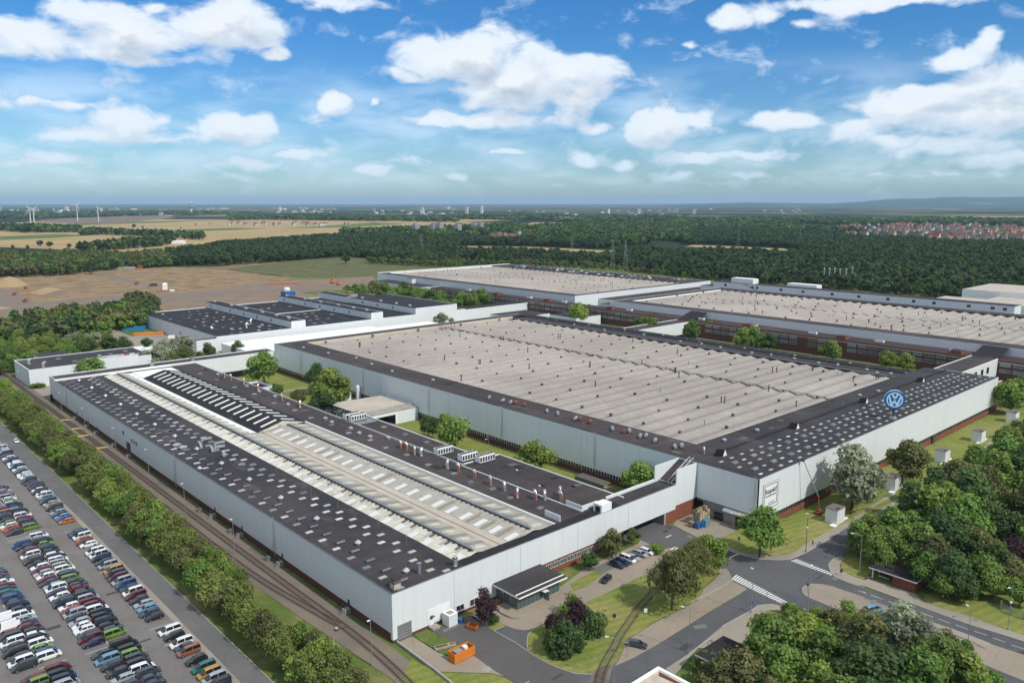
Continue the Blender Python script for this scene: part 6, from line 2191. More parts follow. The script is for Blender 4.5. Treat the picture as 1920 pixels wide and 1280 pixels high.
BT = [(1440, 1198, 46, 'green'), (1398, 1248, 40, 'olive'), (1500, 1185, 44, 'bright'), (1470, 1252, 42, 'green'), (1540, 1275, 38, 'bright'), (1545, 1215, 44, 'green'), (1590, 1152, 26, 'green'), (1530, 1155, 20, 'green'), (1560, 1168, 30, 'olive'), (1625, 1185, 44, 'olive'), (1660, 1240, 52, 'dark'), (1605, 1255, 48, 'dark'),
      (1690, 1165, 40, 'silver'), (1725, 1190, 36, 'silver'), (1718, 1265, 48, 'green'), (1770, 1240, 44, 'green'), (1820, 1262, 38, 'bright'), (1775, 1200, 22, 'olive'), (1805, 1225, 26, 'green'), (1345, 1262, 34, 'olive'), (1328, 1228, 16, 'green'), (1300, 1243, 10, 'green'), (1480, 1145, 16, 'green'), (1455, 1300, 34, 'olive'), (1700, 1310, 44, 'dark'), (1590, 1310, 44, 'green'), (1860, 1290, 30, 'green'),
      (1360, 1305, 34, 'olive'), (1420, 1290, 26, 'dark'), (1640, 1300, 44, 'dark')]
BT.sort(key=lambda t: t[0])
for i, (cx, cy, r_, kd) in enumerate(BT):
    tree_px(cx, cy, r_ * 1.04, kd, label='%s tree in the group at the bottom right, %s counted from the left' % (KN[kd], ordi(i + 1)), group='trees at the bottom right', hk=2.2)
# --- courtyard trees between hall and office rows
CT = [(650, 540, 8, 'green'), (665, 540, 11, 'green'), (682, 545, 11, 'green'), (700, 540, 12, 'olive'), (722, 545, 13, 'green'), (740, 550, 14, 'green'), (757, 545, 14, 'dark'), (775, 552, 14, 'green'), (792, 550, 13, 'green'), (806, 560, 14, 'dark'), (825, 562, 13, 'green'), (845, 563, 14, 'dark'), (865, 562, 13, 'green'), (885, 560, 12, 'green'), (905, 557, 13, 'green'), (922, 560, 12, 'green'),
      (826, 597, 15, 'silver'), (866, 582, 14, 'dark'), (845, 600, 7, 'silver'), (970, 570, 12, 'silver'), (990, 572, 12, 'green'), (1010, 572, 13, 'dark'), (1025, 575, 13, 'green'), (1072, 582, 11, 'green'), (1088, 583, 14, 'bright'), (1105, 580, 14, 'green'), (1122, 580, 12, 'green'), (1185, 595, 15, 'bright'), (1200, 602, 15, 'green'), (1218, 605, 12, 'green'), (1296, 615, 13, 'green'), (1312, 606, 16, 'dark'), (1332, 610, 20, 'dark'), (1345, 622, 12, 'dark'),
      (1392, 630, 13, 'bright'), (1410, 630, 15, 'green'), (1430, 635, 15, 'green'), (1442, 638, 10, 'dark'), (1545, 636, 14, 'dark'), (1565, 632, 17, 'dark'), (1580, 645, 13, 'green'), (1545, 652, 12, 'bright'), (1562, 653, 12, 'bright'), (1662, 670, 10, 'bright'), (1678, 672, 12, 'bright'), (1695, 675, 11, 'bright'), (1755, 680, 11, 'bright')]
for i, (cx, cy, r_, kd) in enumerate(CT):
    if kd == 'silver' or (cx, cy) == (866, 582):
        zt = None
    rx_, ry_, ru_ = ray(cx, cy)
    X_t = 468 + 12 * math.sin(i * 2.4) + (12 if cx < 930 else 0)
    t_ = X_t / rx_
    z_ = HC + ru_ * t_
    if kd != 'silver' and 3 < z_ < 13:
        d_ = t_ * math.sqrt(rx_ ** 2 + ry_ ** 2 + ru_ ** 2)
        r2_ = max(6.0, 1.6 * r_ * d_ / 1500)
        tree(X_t, ry_ * t_, r2_, z_ + r2_ * .85, kd, 'round', '%s courtyard tree between the halls and office rows, %s from the left' % (KN[kd], ordi(i + 1)), 'courtyard trees between the halls', zc=r2_ * .95)
        continue
    tree_px(cx, cy, r_ * .95, kd, label='%s courtyard tree between the halls and office rows, %s from the left' % (KN[kd], ordi(i + 1)), group='courtyard trees between the halls', hk=1.9)
# --- single trees standing in the far fields
FT = [(648, 484, 8, 'dark'), (372, 440, 6, 'dark'), (361, 441, 6, 'dark'), (170, 500, 9, 'wood'), (212, 492, 9, 'dark'), (75, 455, 5, 'dark'), (93, 457, 5, 'dark'), (129, 460, 4, 'dark'), (146, 459, 4, 'dark'), (150, 459, 4, 'dark'), (24, 462, 3, 'dark'), (52, 462, 3, 'dark'), (251, 423, 3.5, 'dark'), (267, 425, 2, 'dark'), (210, 429, 2, 'dark'), (228, 431, 1.6, 'dark'), (292, 429, 1.8, 'dark'), (339, 427, 1.6, 'dark'), (189, 427, 1.6, 'dark'), (367, 420, 1.6, 'dark'), (393, 419, 1.4, 'dark'), (173, 428, 2.5, 'dark'), (186, 456, 3, 'dark'), (195, 453, 3, 'dark'), (206, 458, 3.5, 'dark'), (237, 444, 1.5, 'dark')]
for i, (cx, cy, r_, kd) in enumerate(FT):
    tree_px(cx, cy, r_, kd, 'small', label='lone tree in the far fields, %s of its kind in the view' % ordi(i + 1), group='lone trees in the far fields', hk=2.3)

# repairs, oil marks and drains on roads and car park
rp = random.Random(31)
M_tar = mat('tar_patch', (.055, .055, .058), .8, var=.15, vscale=.5)
M_ltar = mat('worn_patch', (.17, .165, .155), .9, var=.15, vscale=.5)
cnt_ = 0
for (poly_, n_, zz) in ((road, 20, .0095), (yard_as, 3, .0055), (lot, 16, .0015)):
    xs_ = [p[0] for p in poly_]; ys_ = [p[1] for p in poly_]
    while n_ > 0:
        x, y = rp.uniform(min(xs_), max(xs_)), rp.uniform(min(ys_), max(ys_))
        q_ = proj(x, y, 0)
        if not in_poly(x, y, poly_) or not (0 < q_[0] < 1920 and q_[1] < 1300):
            continue
        n_ -= 1
        m_ = MB(); m_.obox((x, y), (1, rp.choice((0, .05, -.5)) if zz > .002 else 0), rp.uniform(.8, 5), rp.uniform(.5, 1.8), .002, rp.choice((M_tar, M_ltar)), z0=zz)
        zz += .00012
        struct(m_.obj('road_patch'))

# ------------------------------------------------------------------ woods as masses (instanced clumps)
def mass(name, pts, protos, smin, smax, label, z=0.0, cat='woodland', zs=1.0):
    me_ = bpy.data.meshes.new(name)
    me_.from_pydata([(x, y, z) for x, y in pts], [], [])
    o = bpy.data.objects.new(name, me_)
    C.objects.link(o)
    stuff(o)
    o['label'] = label
    o['category'] = cat
    ng = bpy.data.node_groups.new(name, 'GeometryNodeTree')
    ng.interface.new_socket('Geometry', in_out='INPUT', socket_type='NodeSocketGeometry')
    ng.interface.new_socket('Geometry', in_out='OUTPUT', socket_type='NodeSocketGeometry')
    gi = ng.nodes.new('NodeGroupInput'); go_ = ng.nodes.new('NodeGroupOutput')
    iop = ng.nodes.new('GeometryNodeInstanceOnPoints')
    jg = ng.nodes.new('GeometryNodeJoinGeometry')
    for pr in protos:
        oi = ng.nodes.new('GeometryNodeObjectInfo')
        oi.inputs['Object'].default_value = pr
        oi.inputs['As Instance'].default_value = True
        ng.links.new(oi.outputs['Geometry'], jg.inputs[0])
    ng.links.new(gi.outputs[0], iop.inputs['Points'])
    ng.links.new(jg.outputs[0], iop.inputs['Instance'])
    iop.inputs['Pick Instance'].default_value = True
    rvv = ng.nodes.new('FunctionNodeRandomValue'); rvv.data_type = 'INT'
    rvv.inputs['Min'].default_value = 0 if 'Min' in rvv.inputs else 0
    ii = [s for s in rvv.inputs if s.type == 'INT']
    ii[0].default_value = 0; ii[1].default_value = len(protos) - 1
    ng.links.new([s for s in rvv.outputs if s.type == 'INT'][0], iop.inputs['Instance Index'])
    rs_ = ng.nodes.new('FunctionNodeRandomValue'); rs_.data_type = 'FLOAT'
    fi = [s for s in rs_.inputs if s.type == 'VALUE']
    fi[0].default_value = smin; fi[1].default_value = smax
    fo = [s for s in rs_.outputs if s.type == 'VALUE'][0]
    cx_ = ng.nodes.new('ShaderNodeCombineXYZ')
    mz = ng.nodes.new('ShaderNodeMath'); mz.operation = 'MULTIPLY'; mz.inputs[1].default_value = zs
    ng.links.new(fo, cx_.inputs[0]); ng.links.new(fo, cx_.inputs[1]); ng.links.new(fo, mz.inputs[0]); ng.links.new(mz.outputs[0], cx_.inputs[2])
    ng.links.new(cx_.outputs[0], iop.inputs['Scale'])
    rr2 = ng.nodes.new('FunctionNodeRandomValue'); rr2.data_type = 'FLOAT'
    fi = [s for s in rr2.inputs if s.type == 'VALUE']
    fi[0].default_value = 0; fi[1].default_value = 6.28
    c2_ = ng.nodes.new('ShaderNodeCombineXYZ')
    ng.links.new([s for s in rr2.outputs if s.type == 'VALUE'][0], c2_.inputs[2])
    ng.links.new(c2_.outputs[0], iop.inputs['Rotation'])
    ng.links.new(iop.outputs[0], go_.inputs[0])
    md = o.modifiers.new('scatter', 'NODES')
    md.node_group = ng
    return o


def proto(kind, seed, n_=420, leaf=.16, lobes=9):
    me_ = crown(seed, n_, 'round', True, leaf, lobes)
    for v in me_.vertices:
        v.co.z = v.co.z * 1.0 + 1.15
    me_.materials.append(LM[kind])
    return bpy.data.objects.new('clump', me_)


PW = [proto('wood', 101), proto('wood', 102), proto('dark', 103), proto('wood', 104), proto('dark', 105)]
PL = [proto('green', 111), proto('dark', 112), proto('olive', 113), proto('dark', 114)]
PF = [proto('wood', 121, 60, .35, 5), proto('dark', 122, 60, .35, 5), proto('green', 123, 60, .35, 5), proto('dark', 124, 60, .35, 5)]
# near edge lines are for the ground, far edges for crowns ~15 m high
right_wood = px([(1150, 470), (1290, 482), (1350, 470), (1500, 478), (1450, 468), (1290, 462), (1270, 450), (1285, 432), (1400, 434), (1500, 438), (1600, 449), (1760, 458), (1960, 463), (2400, 470), (2400, 640), (1960, 575), (1700, 556), (1500, 540), (1330, 525), (1200, 510), (1150, 500), (1000, 494), (900, 492), (860, 486), (900, 478), (1000, 476)])
mid_wood = px([(330, 500), (315, 480), (420, 464), (560, 452), (640, 446), (740, 444), (860, 452), (990, 455), (1130, 460), (1150, 466), (1000, 466), (880, 466), (870, 478), (860, 494), (780, 496), (690, 484), (640, 482), (560, 488), (430, 498)])
left_wood = px([(-300, 520), (-300, 482), (0, 482), (80, 486), (130, 478), (230, 486), (300, 478), (330, 500), (210, 506), (100, 518), (0, 520)])
near_wood = px([(860, 498), (900, 486), (1000, 486), (1150, 492), (1330, 520), (1340, 528), (1200, 514), (1000, 504)])
rw = random.Random(77)
mass('woodland', rest, PL, 6.0, 8.5, 'far part of the wood left of the small building')
CLR = [px([(860, 460), (1000, 461), (1160, 468), (1160, 488), (1000, 480), (860, 474)]), px([(1270, 459), (1330, 458), (1500, 466), (1500, 484), (1330, 477), (1270, 470)])]


def clear(L):
    return [p for p in L if not any(in_poly(p[0], p[1], c_) for c_ in CLR)]


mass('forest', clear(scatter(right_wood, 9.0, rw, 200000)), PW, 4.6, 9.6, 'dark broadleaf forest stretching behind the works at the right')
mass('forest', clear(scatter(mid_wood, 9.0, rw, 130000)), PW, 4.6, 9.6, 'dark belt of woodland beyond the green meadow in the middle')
mass('forest', scatter(left_wood, 8.5, rw, 60000), PL, 5.0, 8.5, 'mixed light and dark woodland beyond the building site at the left')
mass('shrubs', scatter(px([(860, 497), (900, 490), (1000, 492), (1150, 500), (1330, 522), (1330, 527), (1150, 508), (1000, 500)]), 9, rw, 8000), PL, 3.0, 5.0, 'scrub and young trees behind the rooftop car park', cat='shrubs')
mass('shrubs', scatter(px([(690, 492), (780, 497), (870, 497), (860, 503), (800, 500), (700, 495)]), 8, rw, 4000), PL, 4.0, 6.0, 'light bushes along the far edge of the meadow', cat='shrubs')
# hedgerows and small woods farther out
far_polys = [
    [(1000, 430), (1280, 427), (1400, 424), (1640, 437), (1640, 441), (1400, 432), (1280, 432), (1000, 437)],
    [(640, 436), (1000, 424), (1300, 420), (1300, 436), (1000, 446), (760, 446), (640, 442)],
    [(985, 438), (1300, 436), (1290, 456), (1150, 462), (985, 454)],
    [(1290, 425), (1470, 424), (1660, 421), (1670, 414), (1560, 409), (1400, 410), (1300, 414)],
    [(430, 414), (500, 411), (860, 417), (860, 411), (760, 408), (600, 403), (430, 404)],
    [(850, 412), (1300, 424), (1400, 420), (1400, 412), (1200, 406), (1000, 404), (860, 406)],
    [(0, 433), (60, 437), (145, 438), (150, 430), (100, 427), (0, 427)],
    [(150, 442), (200, 440), (330, 446), (380, 450), (380, 446), (300, 441), (160, 436)],
    [(150, 474), (300, 462), (330, 455), (240, 458), (150, 470)],
    [(1660, 418), (1920, 424), (2100, 420), (1920, 413), (1700, 411)],
    [(-200, 410), (40, 411), (330, 403), (360, 404), (500, 400), (300, 397), (0, 398), (-200, 398)],
]
for k, pl in enumerate(far_polys):
    w_ = px(pl)
    d_ = math.hypot(sum(p[0] for p in w_) / len(w_), sum(p[1] for p in w_) / len(w_))
    sp_ = max(11, d_ / 210)
    pts = scatter(w_, sp_, rw, 26000)
    keep = [(x, y) for x, y in pts if noise.noise(Vector((x / 260, y / 260, k))) > (-.22 if k in (0, 1) else (.04 if k in (3, 5) else -.35))]
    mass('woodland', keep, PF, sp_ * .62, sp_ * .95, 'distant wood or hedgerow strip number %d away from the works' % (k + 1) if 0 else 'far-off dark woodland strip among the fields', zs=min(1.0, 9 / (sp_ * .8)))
# ------------------------------------------------------------------ cars
PAINT = {'black': (.012, .012, .014), 'dark grey': (.035, .038, .043), 'slate blue': (.045, .06, .078), 'silver': (.36, .38, .40), 'white': (.70, .71, .71), 'navy blue': (.015, .022, .065), 'blue': (.02, .08, .22), 'dark red': (.14, .008, .014),
         'red': (.28, .012, .018), 'green': (.17, .28, .035), 'orange': (.50, .16, .02), 'teal': (.01, .14, .13), 'copper': (.28, .10, .06), 'amber': (.48, .25, .03), 'beige': (.42, .38, .30), 'light blue': (.15, .30, .42)}
CP = {}
for k_, c_ in PAINT.items():
    mm = mat('car_paint_' + k_.replace(' ', '_'), c_, .32, .5, .25 if k_ not in ('white', 'black') else 0, coat=.6)
    CP[k_] = mm
M_cg = mat('car_glass', (.012, .016, .02), .06, .7)
M_lamp = mat('headlight_glass', (.75, .76, .74), .15, .6)
M_tail = mat('tail_light', (.35, .01, .01), .3)


def car_meshes(kind):
    """body (lofted), glasshouse, wheels, lamps; x forward, length L"""
    if kind == 'hatch':
        L, Wd, prof, roof = 4.2, 1.78, None, None
        low = [(-2.1, .45, .80), (-2.05, .30, .98), (-1.5, .22, 1.02), (-.6, .2, 1.0), (.6, .2, .98), (1.1, .2, .96), (1.75, .22, .84), (2.05, .3, .70), (2.1, .42, .55)]
        gh = [(-1.98, .98, .99), (-1.55, 1.0, 1.42), (-1.0, 1.0, 1.50), (.1, .98, 1.49), (.45, .97, 1.40), (1.15, .95, .97)]
    elif kind == 'wagon':
        L, Wd = 4.75, 1.82
        low = [(-2.37, .45, .80), (-2.33, .30, .96), (-1.7, .22, 1.0), (-.6, .2, .98), (.7, .2, .96), (1.25, .2, .93), (2.0, .22, .82), (2.32, .3, .68), (2.37, .42, .55)]
        gh = [(-2.25, .96, .97), (-1.95, .98, 1.38), (-1.2, .98, 1.48), (.1, .97, 1.48), (.5, .96, 1.38), (1.3, .93, .95)]
    elif kind == 'suv':
        L, Wd = 4.5, 1.86
        low = [(-2.25, .5, .95), (-2.2, .35, 1.12), (-1.6, .28, 1.16), (-.6, .26, 1.14), (.6, .26, 1.12), (1.2, .26, 1.1), (1.9, .28, 1.0), (2.2, .36, .85), (2.25, .5, .65)]
        gh = [(-2.1, 1.12, 1.13), (-1.8, 1.14, 1.6), (-1.2, 1.14, 1.70), (.1, 1.12, 1.69), (.5, 1.1, 1.6), (1.15, 1.1, 1.12)]
    elif kind == 'van':
        L, Wd = 4.95, 1.92
        low = [(-2.47, .5, 1.1), (-2.46, .35, 1.15), (-1.6, .28, 1.16), (-.6, .28, 1.16), (.8, .28, 1.15), (1.5, .28, 1.12), (2.1, .3, 1.02), (2.42, .38, .86), (2.47, .5, .65)]
        gh = [(-2.44, 1.15, 1.17), (-2.38, 1.16, 1.86), (-2.0, 1.16, 1.96), (.2, 1.15, 1.96), (.85, 1.14, 1.86), (1.85, 1.1, 1.13)]
    else:  # panel
        L, Wd = 5.9, 2.0
        low = [(-2.95, .5, 1.2), (-2.94, .35, 1.22), (-2.0, .3, 1.22), (-.6, .3, 1.22), (1.3, .3, 1.2), (2.0, .3, 1.16), (2.5, .32, 1.02), (2.88, .4, .88), (2.95, .5, .7)]
        gh = [(-2.93, 1.2, 1.23), (-2.9, 1.22, 2.4), (-2.4, 1.22, 2.55), (.8, 1.22, 2.55), (1.4, 1.2, 2.4), (2.3, 1.14, 1.18)]
    hw = Wd / 2
    pm = CP['white']
    bd = MB()
    # cross-section columns: bottom tuck, sill, waist, shoulder
    rings = []
    for i, (x, z0, z1) in enumerate(low):
        e = 1.0 - .10 * abs(x / (L / 2)) ** 3
        w = hw * e
        k = len(bd.v)
        bd.v += [(x, -w * .92, z0), (x, -w, (z0 + z1) / 2), (x, -w * .95, z1 - .04), (x, -w * .82, z1), (x, w * .82, z1), (x, w * .95, z1 - .04), (x, w, (z0 + z1) / 2), (x, w * .92, z0)]
        rings.append(k)
    for a, c_ in zip(rings, rings[1:]):
        for j in range(8):
            bd.f.append((a + j, c_ + j, c_ + (j + 1) % 8, a + (j + 1) % 8)); bd.mi.append(bd._m(pm))
    bd.f.append(tuple(rings[0] + j for j in range(8))); bd.mi.append(0)
    bd.f.append(tuple(rings[-1] + 7 - j for j in range(8))); bd.mi.append(0)
    # roof panel + pillars (painted)
    def sect(x, zb, z, tuck):
        w = hw * .84 - tuck
        return w
    gl = MB()
    top = []
    pts = []
    for (x, zb, z) in gh:
        t_ = (z - zb)
        wt = hw * .84 - .16 * t_ / .5
        pts.append((x, z, max(wt, hw * .62)))
    # glass block: side and ends
    wb = hw * .85
    n_ = len(gh)
    for s in (-1, 1):
        poly = [(gh[0][0], s * wb, gh[0][1])] + [(x, s * w, z - .05) for x, z, w in pts[1:-1]] + [(gh[-1][0], s * wb, gh[-1][1])]
        gl.face(poly if s < 0 else poly[::-1], M_cg)
    for (x0, z0, w0), (x1, z1, w1) in zip(pts, pts[1:]):
        isroof = abs(z0 - z1) < .13 and z0 > gh[0][1] + .3 and z1 > gh[0][1] + .3
        if z0 <= gh[0][2] + .001 and x0 == gh[0][0]: w0 = wb
        if x1 == gh[-1][0]: w1 = wb
        q = [(x0, -w0, z0 - .05), (x1, -w1, z1 - .05), (x1, w1, z1 - .05), (x0, w0, z0 - .05)]
        gl.face(q, M_cg)
        if isroof:
            k = len(bd.v)
            bd.v += [(x0, -w0 - .02, z0 - .06), (x1, -w1 - .02, z1 - .06), (x1, w1 + .02, z1 - .06), (x0, w0 + .02, z0 - .06), (x0, -w0 * .9, z0 + .01), (x1, -w1 * .9, z1 + .01), (x1, w1 * .9, z1 + .01), (x0, w0 * .9, z0 + .01)]
            for f_ in ((4, 5, 6, 7), (0, 1, 5, 4), (2, 3, 7, 6), (1, 2, 6, 5), (3, 0, 4, 7)):
                bd.f.append(tuple(k + i for i in f_)); bd.mi.append(0)
    # pillars
    xs = [pts[1][0], (pts[1][0] + pts[-2][0]) / 2 + .1, pts[-2][0]]
    for i, xp in enumerate(xs):
        for s in (-1, 1):
            wtop = pts[2][2] + .015
            zt = pts[2][1] - .08
            xb = xp + (.0 if i == 1 else (-.25 if i == 0 else .35))
            bd.face([(xb - .06, s * (wb + .012), gh[0][1]), (xb + .06, s * (wb + .012), gh[0][1]), (xp + .05, s * wtop, zt), (xp - .05, s * wtop, zt)][::(1 if s < 0 else -1)], pm)
    if kind == 'panel':
        for s in (-1, 1):
            bd.face([(gh[0][0], s * (wb + .014), 1.2), (1.0, s * (wb + .014), 1.2), (.8, s * (pts[2][2] + .016), 2.47), (pts[1][0], s * (pts[2][2] + .016), 2.4)][::(1 if s < 0 else -1)], pm)
    wh = MB()
    rw_ = .33 if kind in ('hatch', 'wagon') else .37
    wh.tube([(0, -.11, 0), (0, .11, 0)], rw_, M_rubber, 12)
    wh.tube([(0, -.115, 0), (0, .115, 0)], rw_ * .62, M_rim, 8)
    la = MB()
    la.box(-.06, -.2, -.08, .06, .2, .08, M_lamp)
    ta = MB()
    ta.box(-.05, -.16, -.11, .05, .16, .11, M_tail)
    bmesh_ = bd.mesh('body')
    return dict(L=L, hw=hw, r=rw_, body=bmesh_, glass=gl.mesh('windows'), wheel=wh.mesh('wheel'), lamp=la.mesh('headlight'), tail=ta.mesh('tail_light'), low=low)


CK = {k: car_meshes(k) for k in ('hatch', 'wagon', 'suv', 'van', 'panel')}
NM = {'hatch': 'hatchback', 'wagon': 'estate car', 'suv': 'off-road car', 'van': 'passenger van', 'panel': 'high panel van'}
NN = {'hatch': 'parked_car', 'wagon': 'parked_car', 'suv': 'parked_car', 'van': 'parked_van', 'panel': 'parked_van'}


def car(x, y, rz, kind, col, label, group=None, simple=False, z=0.0):
    k = CK[kind]
    t = thing(NN[kind], label, 'van' if kind in ('van', 'panel') else 'car', (x, y, z + .01), rz, group)
    o = inst(k['body'], 'body', t)
    o.material_slots[0].link = 'OBJECT'
    o.material_slots[0].material = CP[col]
    inst(k['glass'], 'windows', t)
    if simple:
        return t
    ax = k['L'] / 2 - .85
    for sx in (-1, 1):
        for sy in (-1, 1):
            inst(k['wheel'], 'wheel', t, (sx * ax, sy * (k['hw'] - .12), k['r']))
    lx = k['L'] / 2
    for sy in (-1, 1):
        inst(k['lamp'], 'headlight', t, (lx - .10, sy * (k['hw'] - .34), k['low'][-2][2] - .08))
        inst(k['tail'], 'tail_light', t, (-lx + .05, sy * (k['hw'] - .24), k['low'][0][2] - .06))
    return t


rc = random.Random(21)
COLS = ['dark grey'] * 20 + ['black'] * 12 + ['slate blue'] * 9 + ['white'] * 17 + ['silver'] * 18 + ['navy blue'] * 3 + ['blue'] * 1 + ['dark red'] * 4 + ['red'] * 1 + ['green'] * 1 + ['beige'] * 1 + ['light blue'] * 1 + ['orange']
KINDS = ['hatch'] * 5 + ['wagon'] * 5 + ['suv'] * 3 + ['van'] * 6


def run(name, x, y0, y1, face, pins={}, gap=2.52, simple=False):
    """cars side by side from y0 (far) down to y1 (near)"""
    n_ = int(round((y0 - y1) / gap)) + 1
    for i in range(n_):
        yy = y0 - i * (y0 - y1) / max(1, n_ - 1)
        q = proj(x, yy, 1)
        if q[0] < -60 or q[1] > 1330:
            continue
        kd, cl = pins.get(i, (rc.choice(KINDS), rc.choice(COLS)))
        if i - n_ in pins: kd, cl = pins[i - n_]
        rz = (math.pi if face < 0 else 0) + rc.uniform(-.02, .02)
        car(x + rc.uniform(-.25, .25), yy + rc.uniform(-.08, .08), rz, kd, cl, '%s %s, %s from the far end, %s' % (cl, NM[kd], ordi(i + 1), name), 'cars parked in the big car park')


run('far part of the roadside row', 57.2, 376, 273, -1, {-1: ('wagon', 'orange'), -2: ('wagon', 'blue'), -3: ('wagon', 'light blue'), -4: ('wagon', 'dark grey'), -5: ('wagon', 'silver'), -8: ('hatch', 'amber'), 5: ('wagon', 'dark red'), 0: ('van', 'white'), 2: ('wagon', 'white'), 3: ('wagon', 'white'), 12: ('van', 'white'), 14: ('wagon', 'white')})
run('short second part of the roadside row', 57.2, 261.5, 249.3, -1, {0: ('wagon', 'dark grey'), 1: ('van', 'slate blue'), 2: ('van', 'white'), 3: ('hatch', 'orange'), 4: ('wagon', 'dark red'), 5: ('wagon', 'white')}, 2.45)
run('third part of the roadside row', 57.2, 242.5, 230.3, -1, {0: ('van', 'white'), 1: ('van', 'white'), 2: ('van', 'navy blue'), 3: ('wagon', 'dark grey'), 4: ('van', 'silver')}, 2.9)
run('long fourth part of the roadside row', 57.2, 226, 192.6, -1, {0: ('van', 'amber'), 1: ('van', 'slate blue'), 2: ('van', 'dark red'), 3: ('van', 'silver'), 4: ('van', 'blue'), 5: ('wagon', 'dark grey'), 6: ('van', 'white'), 7: ('van', 'dark red'), 8: ('suv', 'dark grey'), 9: ('wagon', 'silver'), 10: ('wagon', 'light blue'), 11: ('wagon', 'slate blue'), 12: ('hatch', 'black')}, 2.78)
for i, (yy, kd, cl) in enumerate([(183.4, 'van', 'white'), (180.3, 'suv', 'black'), (176.1, 'van', 'white'), (174.0, 'hatch', 'slate blue'), (171.5, 'van', 'copper'), (166.8, 'suv', 'black'), (162.8, 'van', 'teal'), (159.9, 'van', 'amber'), (157.3, 'van', 'silver'), (154.7, 'van', 'black')]):
    car(57.5, yy, math.pi, kd, cl, '%s %s, %s from far end, nearest part of the roadside row' % (cl, NM[kd], ordi(i + 1)), 'cars parked in the big car park')
run('far part of the second row', 47.8, 322, 275, 1, {-1: ('van', 'green'), -2: ('wagon', 'dark red'), -3: ('van', 'slate blue'), -4: ('wagon', 'black'), -5: ('wagon', 'red'), -6: ('van', 'white')})
run('middle part of the second row', 47.8, 265.7, 190.8, 1, {0: ('van', 'white'), 3: ('hatch', 'green'), 7: ('wagon', 'white'), 8: ('van', 'navy blue'), 9: ('van', 'white'), 15: ('van', 'green'), -1: ('van', 'green'), -2: ('wagon', 'slate blue'), -3: ('wagon', 'black'), -4: ('van', 'black'), -5: ('van', 'black'), -6: ('van', 'black'), -7: ('van', 'white'), -9: ('van', 'dark red')})
run('near part of the second row', 47.8, 183.9, 164, 1, {0: ('panel', 'black'), 1: ('van', 'black'), 2: ('van', 'green'), 3: ('van', 'slate blue'), 4: ('van', 'dark grey'), 5: ('van', 'white'), 6: ('van', 'slate blue')}, 2.6)
run('far part of the third row', 42.8, 296, 273.6, -1, {-1: ('wagon', 'dark grey'), -2: ('wagon', 'red')})
run('middle part of the third row', 42.8, 262, 189.8, -1, {0: ('van', 'blue'), 5: ('wagon', 'dark red'), 9: ('wagon', 'dark red'), 11: ('wagon', 'white'), -1: ('wagon', 'navy blue'), -9: ('wagon', 'red'), -10: ('wagon', 'white'), 15: ('van', 'white')})
run('near part of the third row', 43.0, 183.5, 164, -1, {0: ('wagon', 'slate blue'), 1: ('van', 'light blue'), 2: ('suv', 'dark grey'), 3: ('wagon', 'dark grey')}, 3.0)
run('far part of the fourth row', 33.6, 248, 218.9, 1, {-1: ('wagon', 'dark grey'), -4: ('van', 'blue'), -6: ('wagon', 'teal')})
run('near part of the fourth row', 33.6, 215, 190.6, 1, {-1: ('van', 'white'), -2: ('wagon', 'blue'), -3: ('hatch', 'green'), -4: ('van', 'white'), -5: ('van', 'black'), -6: ('hatch', 'white'), 1: ('wagon', 'silver')})
run('leftmost car row', 28.7, 218, 189.6, -1, {3: ('panel', 'white'), 1: ('panel', 'white'), 4: ('wagon', 'dark red'), 5: ('van', 'slate blue'), -1: ('van', 'dark grey'), -2: ('van', 'white')})
run('lowest part of the fourth row', 33.9, 183.5, 176, 1, {0: ('van', 'dark red'), 1: ('van', 'black'), 2: ('van', 'navy blue')})
run('lowest part of the fifth row', 29.1, 183.0, 176, -1, {0: ('wagon', 'dark red'), 1: ('van', 'green')})
car(64.5, 383.8, -math.pi / 2, 'hatch', 'white', 'white car driving alone on the road beside the car park')
# cars at the front
for (x, y, kd, cl, lab) in ((162.6, 135.2, 'suv', 'navy blue', 'dark blue off-road car at the near end of the bays by the wall'), (165.1, 135.4, 'wagon', 'navy blue', 'dark blue estate car beside the white van in the wall bays'), (167.4, 135.4, 'van', 'white', 'white van parked in the bays by the wall'),
                            (169.6, 135.2, 'hatch', 'silver', 'silver hatchback right of the white van in the wall bays'), (173.0, 135.4, 'wagon', 'silver', 'silver estate car second from the round island'), (175.6, 135.2, 'wagon', 'white', 'white estate car parked next to the round island')):
    car(x, y, -math.pi / 2 + .08, kd, cl, lab, 'cars parked in the bays by the front wall')
car(153.8, 131.6, math.pi + .25, 'hatch', 'black', 'small black car with a white tail driving on the concrete lane')
car(134.7, 105.6, -1.15, 'wagon', 'slate blue', 'dark blue-grey car stopped on the paving between track and road')
car(190.4, 76.0, -.35, 'van', 'light blue', 'light blue estate van half hidden behind the bottom trees on the median')
# rooftop cars
for k in range(78):
    i, j = divmod(k, 2)
    yy = 520 + i * 6.9 + rc.uniform(-.5, .5)
    cl = rc.choice(COLS)
    car(712 + j * 15 + rc.uniform(-.5, .5), yy, rc.choice((0, math.pi)), rc.choice(('hatch', 'wagon', 'suv')), cl, '%s car on the rooftop car park, %s from the right, %s row' % (cl, ordi(i + 1), ('near', 'far')[j]), 'cars on the rooftop car park', True, 16.72)
# a few cars at the beige hall and yard
car(186.5, 338, .4, 'hatch', 'white', 'white car beside the blue fenced corner of the beige roofed hall')
car(231, 600, .3, 'van', 'white', 'white van beside the left block on the paved yard') if 0 else None

